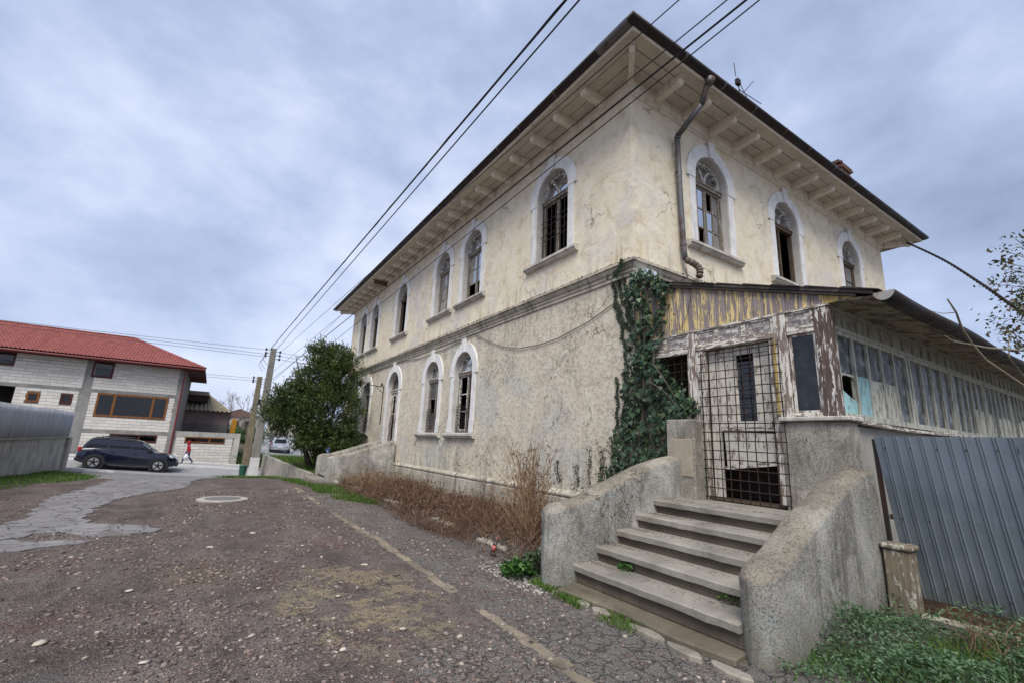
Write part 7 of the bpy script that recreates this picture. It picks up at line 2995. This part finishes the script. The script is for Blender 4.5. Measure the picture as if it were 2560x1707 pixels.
for i, (cx, cy, h_, lb) in enumerate(((-3.0, 60, 1.7, 'dark hedge left of the side road'), (11.0, 90, 2.6, 'green bush right of the silver car far off'), (-7, 100, 3.2, 'far hazy bush at the end of the side road'))):
    gz_ = tzf(cx, cy)
    t = thing('roadside_bush', lb, 'bush', (cx, cy, gz_))
    v = g.normal(size=(5000, 3)) * np.array([1.1, 2.2, h_ * .3]) + np.array([cx, cy, gz_ + h_ * .5])
    leaves('foliage', v, g.normal(size=(5000, 3)), g.normal(size=(5000, 3)), g.uniform(.08, .18, 5000), [(-1, 0), (0, -.4), (1, 0), (0, .4)], GRASSD, t, kind='stuff')
    b = MB()
    b.tube([(cx, cy, gz_ - .1), (cx, cy, gz_ + 1)], .06, 5)
    b.build('trunk', BARK, t)

# ================================================================== pedestrian
def person(loc, rotz):
    t = thing('person', 'person in red hooded jacket and blue jeans walking along the pavement', 'person', loc, rotz)
    # local: +x forward. joints
    J = {'pel': (0, 0, .74, .115, .13), 'wst': (.01, 0, .86, .105, .135), 'chs': (.03, 0, 1.04, .12, .155), 'nk': (.05, 0, 1.19, .055, .06), 'hd': (.08, 0, 1.30, .075, .078), 'ht': (.085, 0, 1.38, .06, .06),
         'hl': (.02, .085, .70, .085, .085), 'kl': (.20, .09, .42, .058, .058), 'al': (.24, .09, .08, .042, .042), 'tl': (.36, .09, .035, .035, .035),
         'hr': (-.02, -.085, .70, .085, .085), 'kr': (-.06, -.09, .40, .058, .058), 'ar': (-.30, -.09, .14, .042, .042), 'tr': (-.22, -.09, .035, .035, .035),
         'sl': (.03, .17, 1.10, .06, .06), 'el': (-.08, .22, .88, .045, .045), 'll': (.0, .22, .68, .034, .034), 'fl': (.03, .215, .60, .028, .03),
         'sr': (.03, -.17, 1.10, .06, .06), 'er': (.05, -.22, .88, .045, .045), 'lr': (.14, -.22, .70, .034, .034), 'fr': (.17, -.215, .62, .028, .03)}
    E_ = [('pel', 'wst'), ('wst', 'chs'), ('chs', 'nk'), ('nk', 'hd'), ('hd', 'ht'), ('pel', 'hl'), ('hl', 'kl'), ('kl', 'al'), ('al', 'tl'), ('pel', 'hr'), ('hr', 'kr'), ('kr', 'ar'), ('ar', 'tr'), ('chs', 'sl'), ('sl', 'el'), ('el', 'll'), ('ll', 'fl'), ('chs', 'sr'), ('sr', 'er'), ('er', 'lr'), ('lr', 'fr')]
    me = bpy.data.meshes.new('body')
    names = list(J)
    me.from_pydata([J[k][:3] for k in names], [(names.index(a), names.index(c)) for a, c in E_], [])
    bm = bmesh.new()
    bm.from_mesh(me)
    lay = bm.verts.layers.skin.verify()
    for v in bm.verts:
        k = names[v.index]
        v[lay].radius = J[k][3:]
        v[lay].use_root = k == 'pel'
    bm.to_mesh(me)
    bm.free()
    # clothes by height on one continuous body
    k_ = NT('clothed_body')
    tc = k_.n('ShaderNodeTexCoord')
    x, y, z = k_.xyz(tc.outputs['Object'])
    nz = k_.noise(9, 3, .5)
    jeans = k_.mix(nz, (.02, .035, .10), (.05, .08, .19))
    jack = k_.mix(nz, (.26, .012, .022), (.38, .03, .04))
    c = k_.mix(k_.math('GREATER_THAN', z, .80), jeans, jack)
    hand = k_.math('MULTIPLY', k_.math('LESS_THAN', z, .685), k_.math('GREATER_THAN', k_.math('ABSOLUTE', y), .172))
    c = k_.mix(hand, c, (.42, .24, .17))
    sleeve = k_.math('MULTIPLY', k_.math('GREATER_THAN', k_.math('ABSOLUTE', y), .172), k_.math('GREATER_THAN', z, .685))
    c = k_.mix(sleeve, c, jack)
    c = k_.mix(k_.math('GREATER_THAN', z, 1.215), c, (.45, .26, .19))
    c = k_.mix(k_.math('LESS_THAN', z, .075), c, (.03, .028, .03))
    me.materials.append(k_.done(c, .8, None, .2))
    o = link('body', me, t)
    md = o.modifiers.new('skin', 'SKIN')
    md.use_smooth_shade = True
    sd_ = o.modifiers.new('sub', 'SUBSURF')
    sd_.levels = sd_.render_levels = 2
    b = MB()
    b.lathe([(.03, 1.17), (.10, 1.19), (.105, 1.26), (.108, 1.33), (.09, 1.40), (.04, 1.43)], (.055, 0, 0), 14)
    b.build('hood', m_plain('red_hood', (.30, .018, .028), .85, .2), t, local=True, smooth=True)
    b = MB()
    b.lathe([(.02, 1.30), (.075, 1.33), (.085, 1.37), (.07, 1.41), (.02, 1.43)], (.085, 0, 0), 12)
    b.build('hair', m_plain('dark_hair', (.025, .017, .013), .7, .3), t, local=True, smooth=True)
    return t


zp_ = tzf(-7.45, 30.2) + .10
person((-7.45, 30.2, zp_), R(180))
b = MB()
b.lathe([(.02, .0), (.13, .02), (.15, .12), (.13, .24), (.05, .33), (.02, .36)], (0, 0, 0), 12)
o = tag(b.build('carrier_bag', m_plain('white_bag', (.62, .62, .64), .5, .3, 0, .15, 20, .5), None, smooth=True), 'white plastic carrier bag held by the walking person', 'bag')
o.location = (-7.52, 29.99, zp_ + .27)
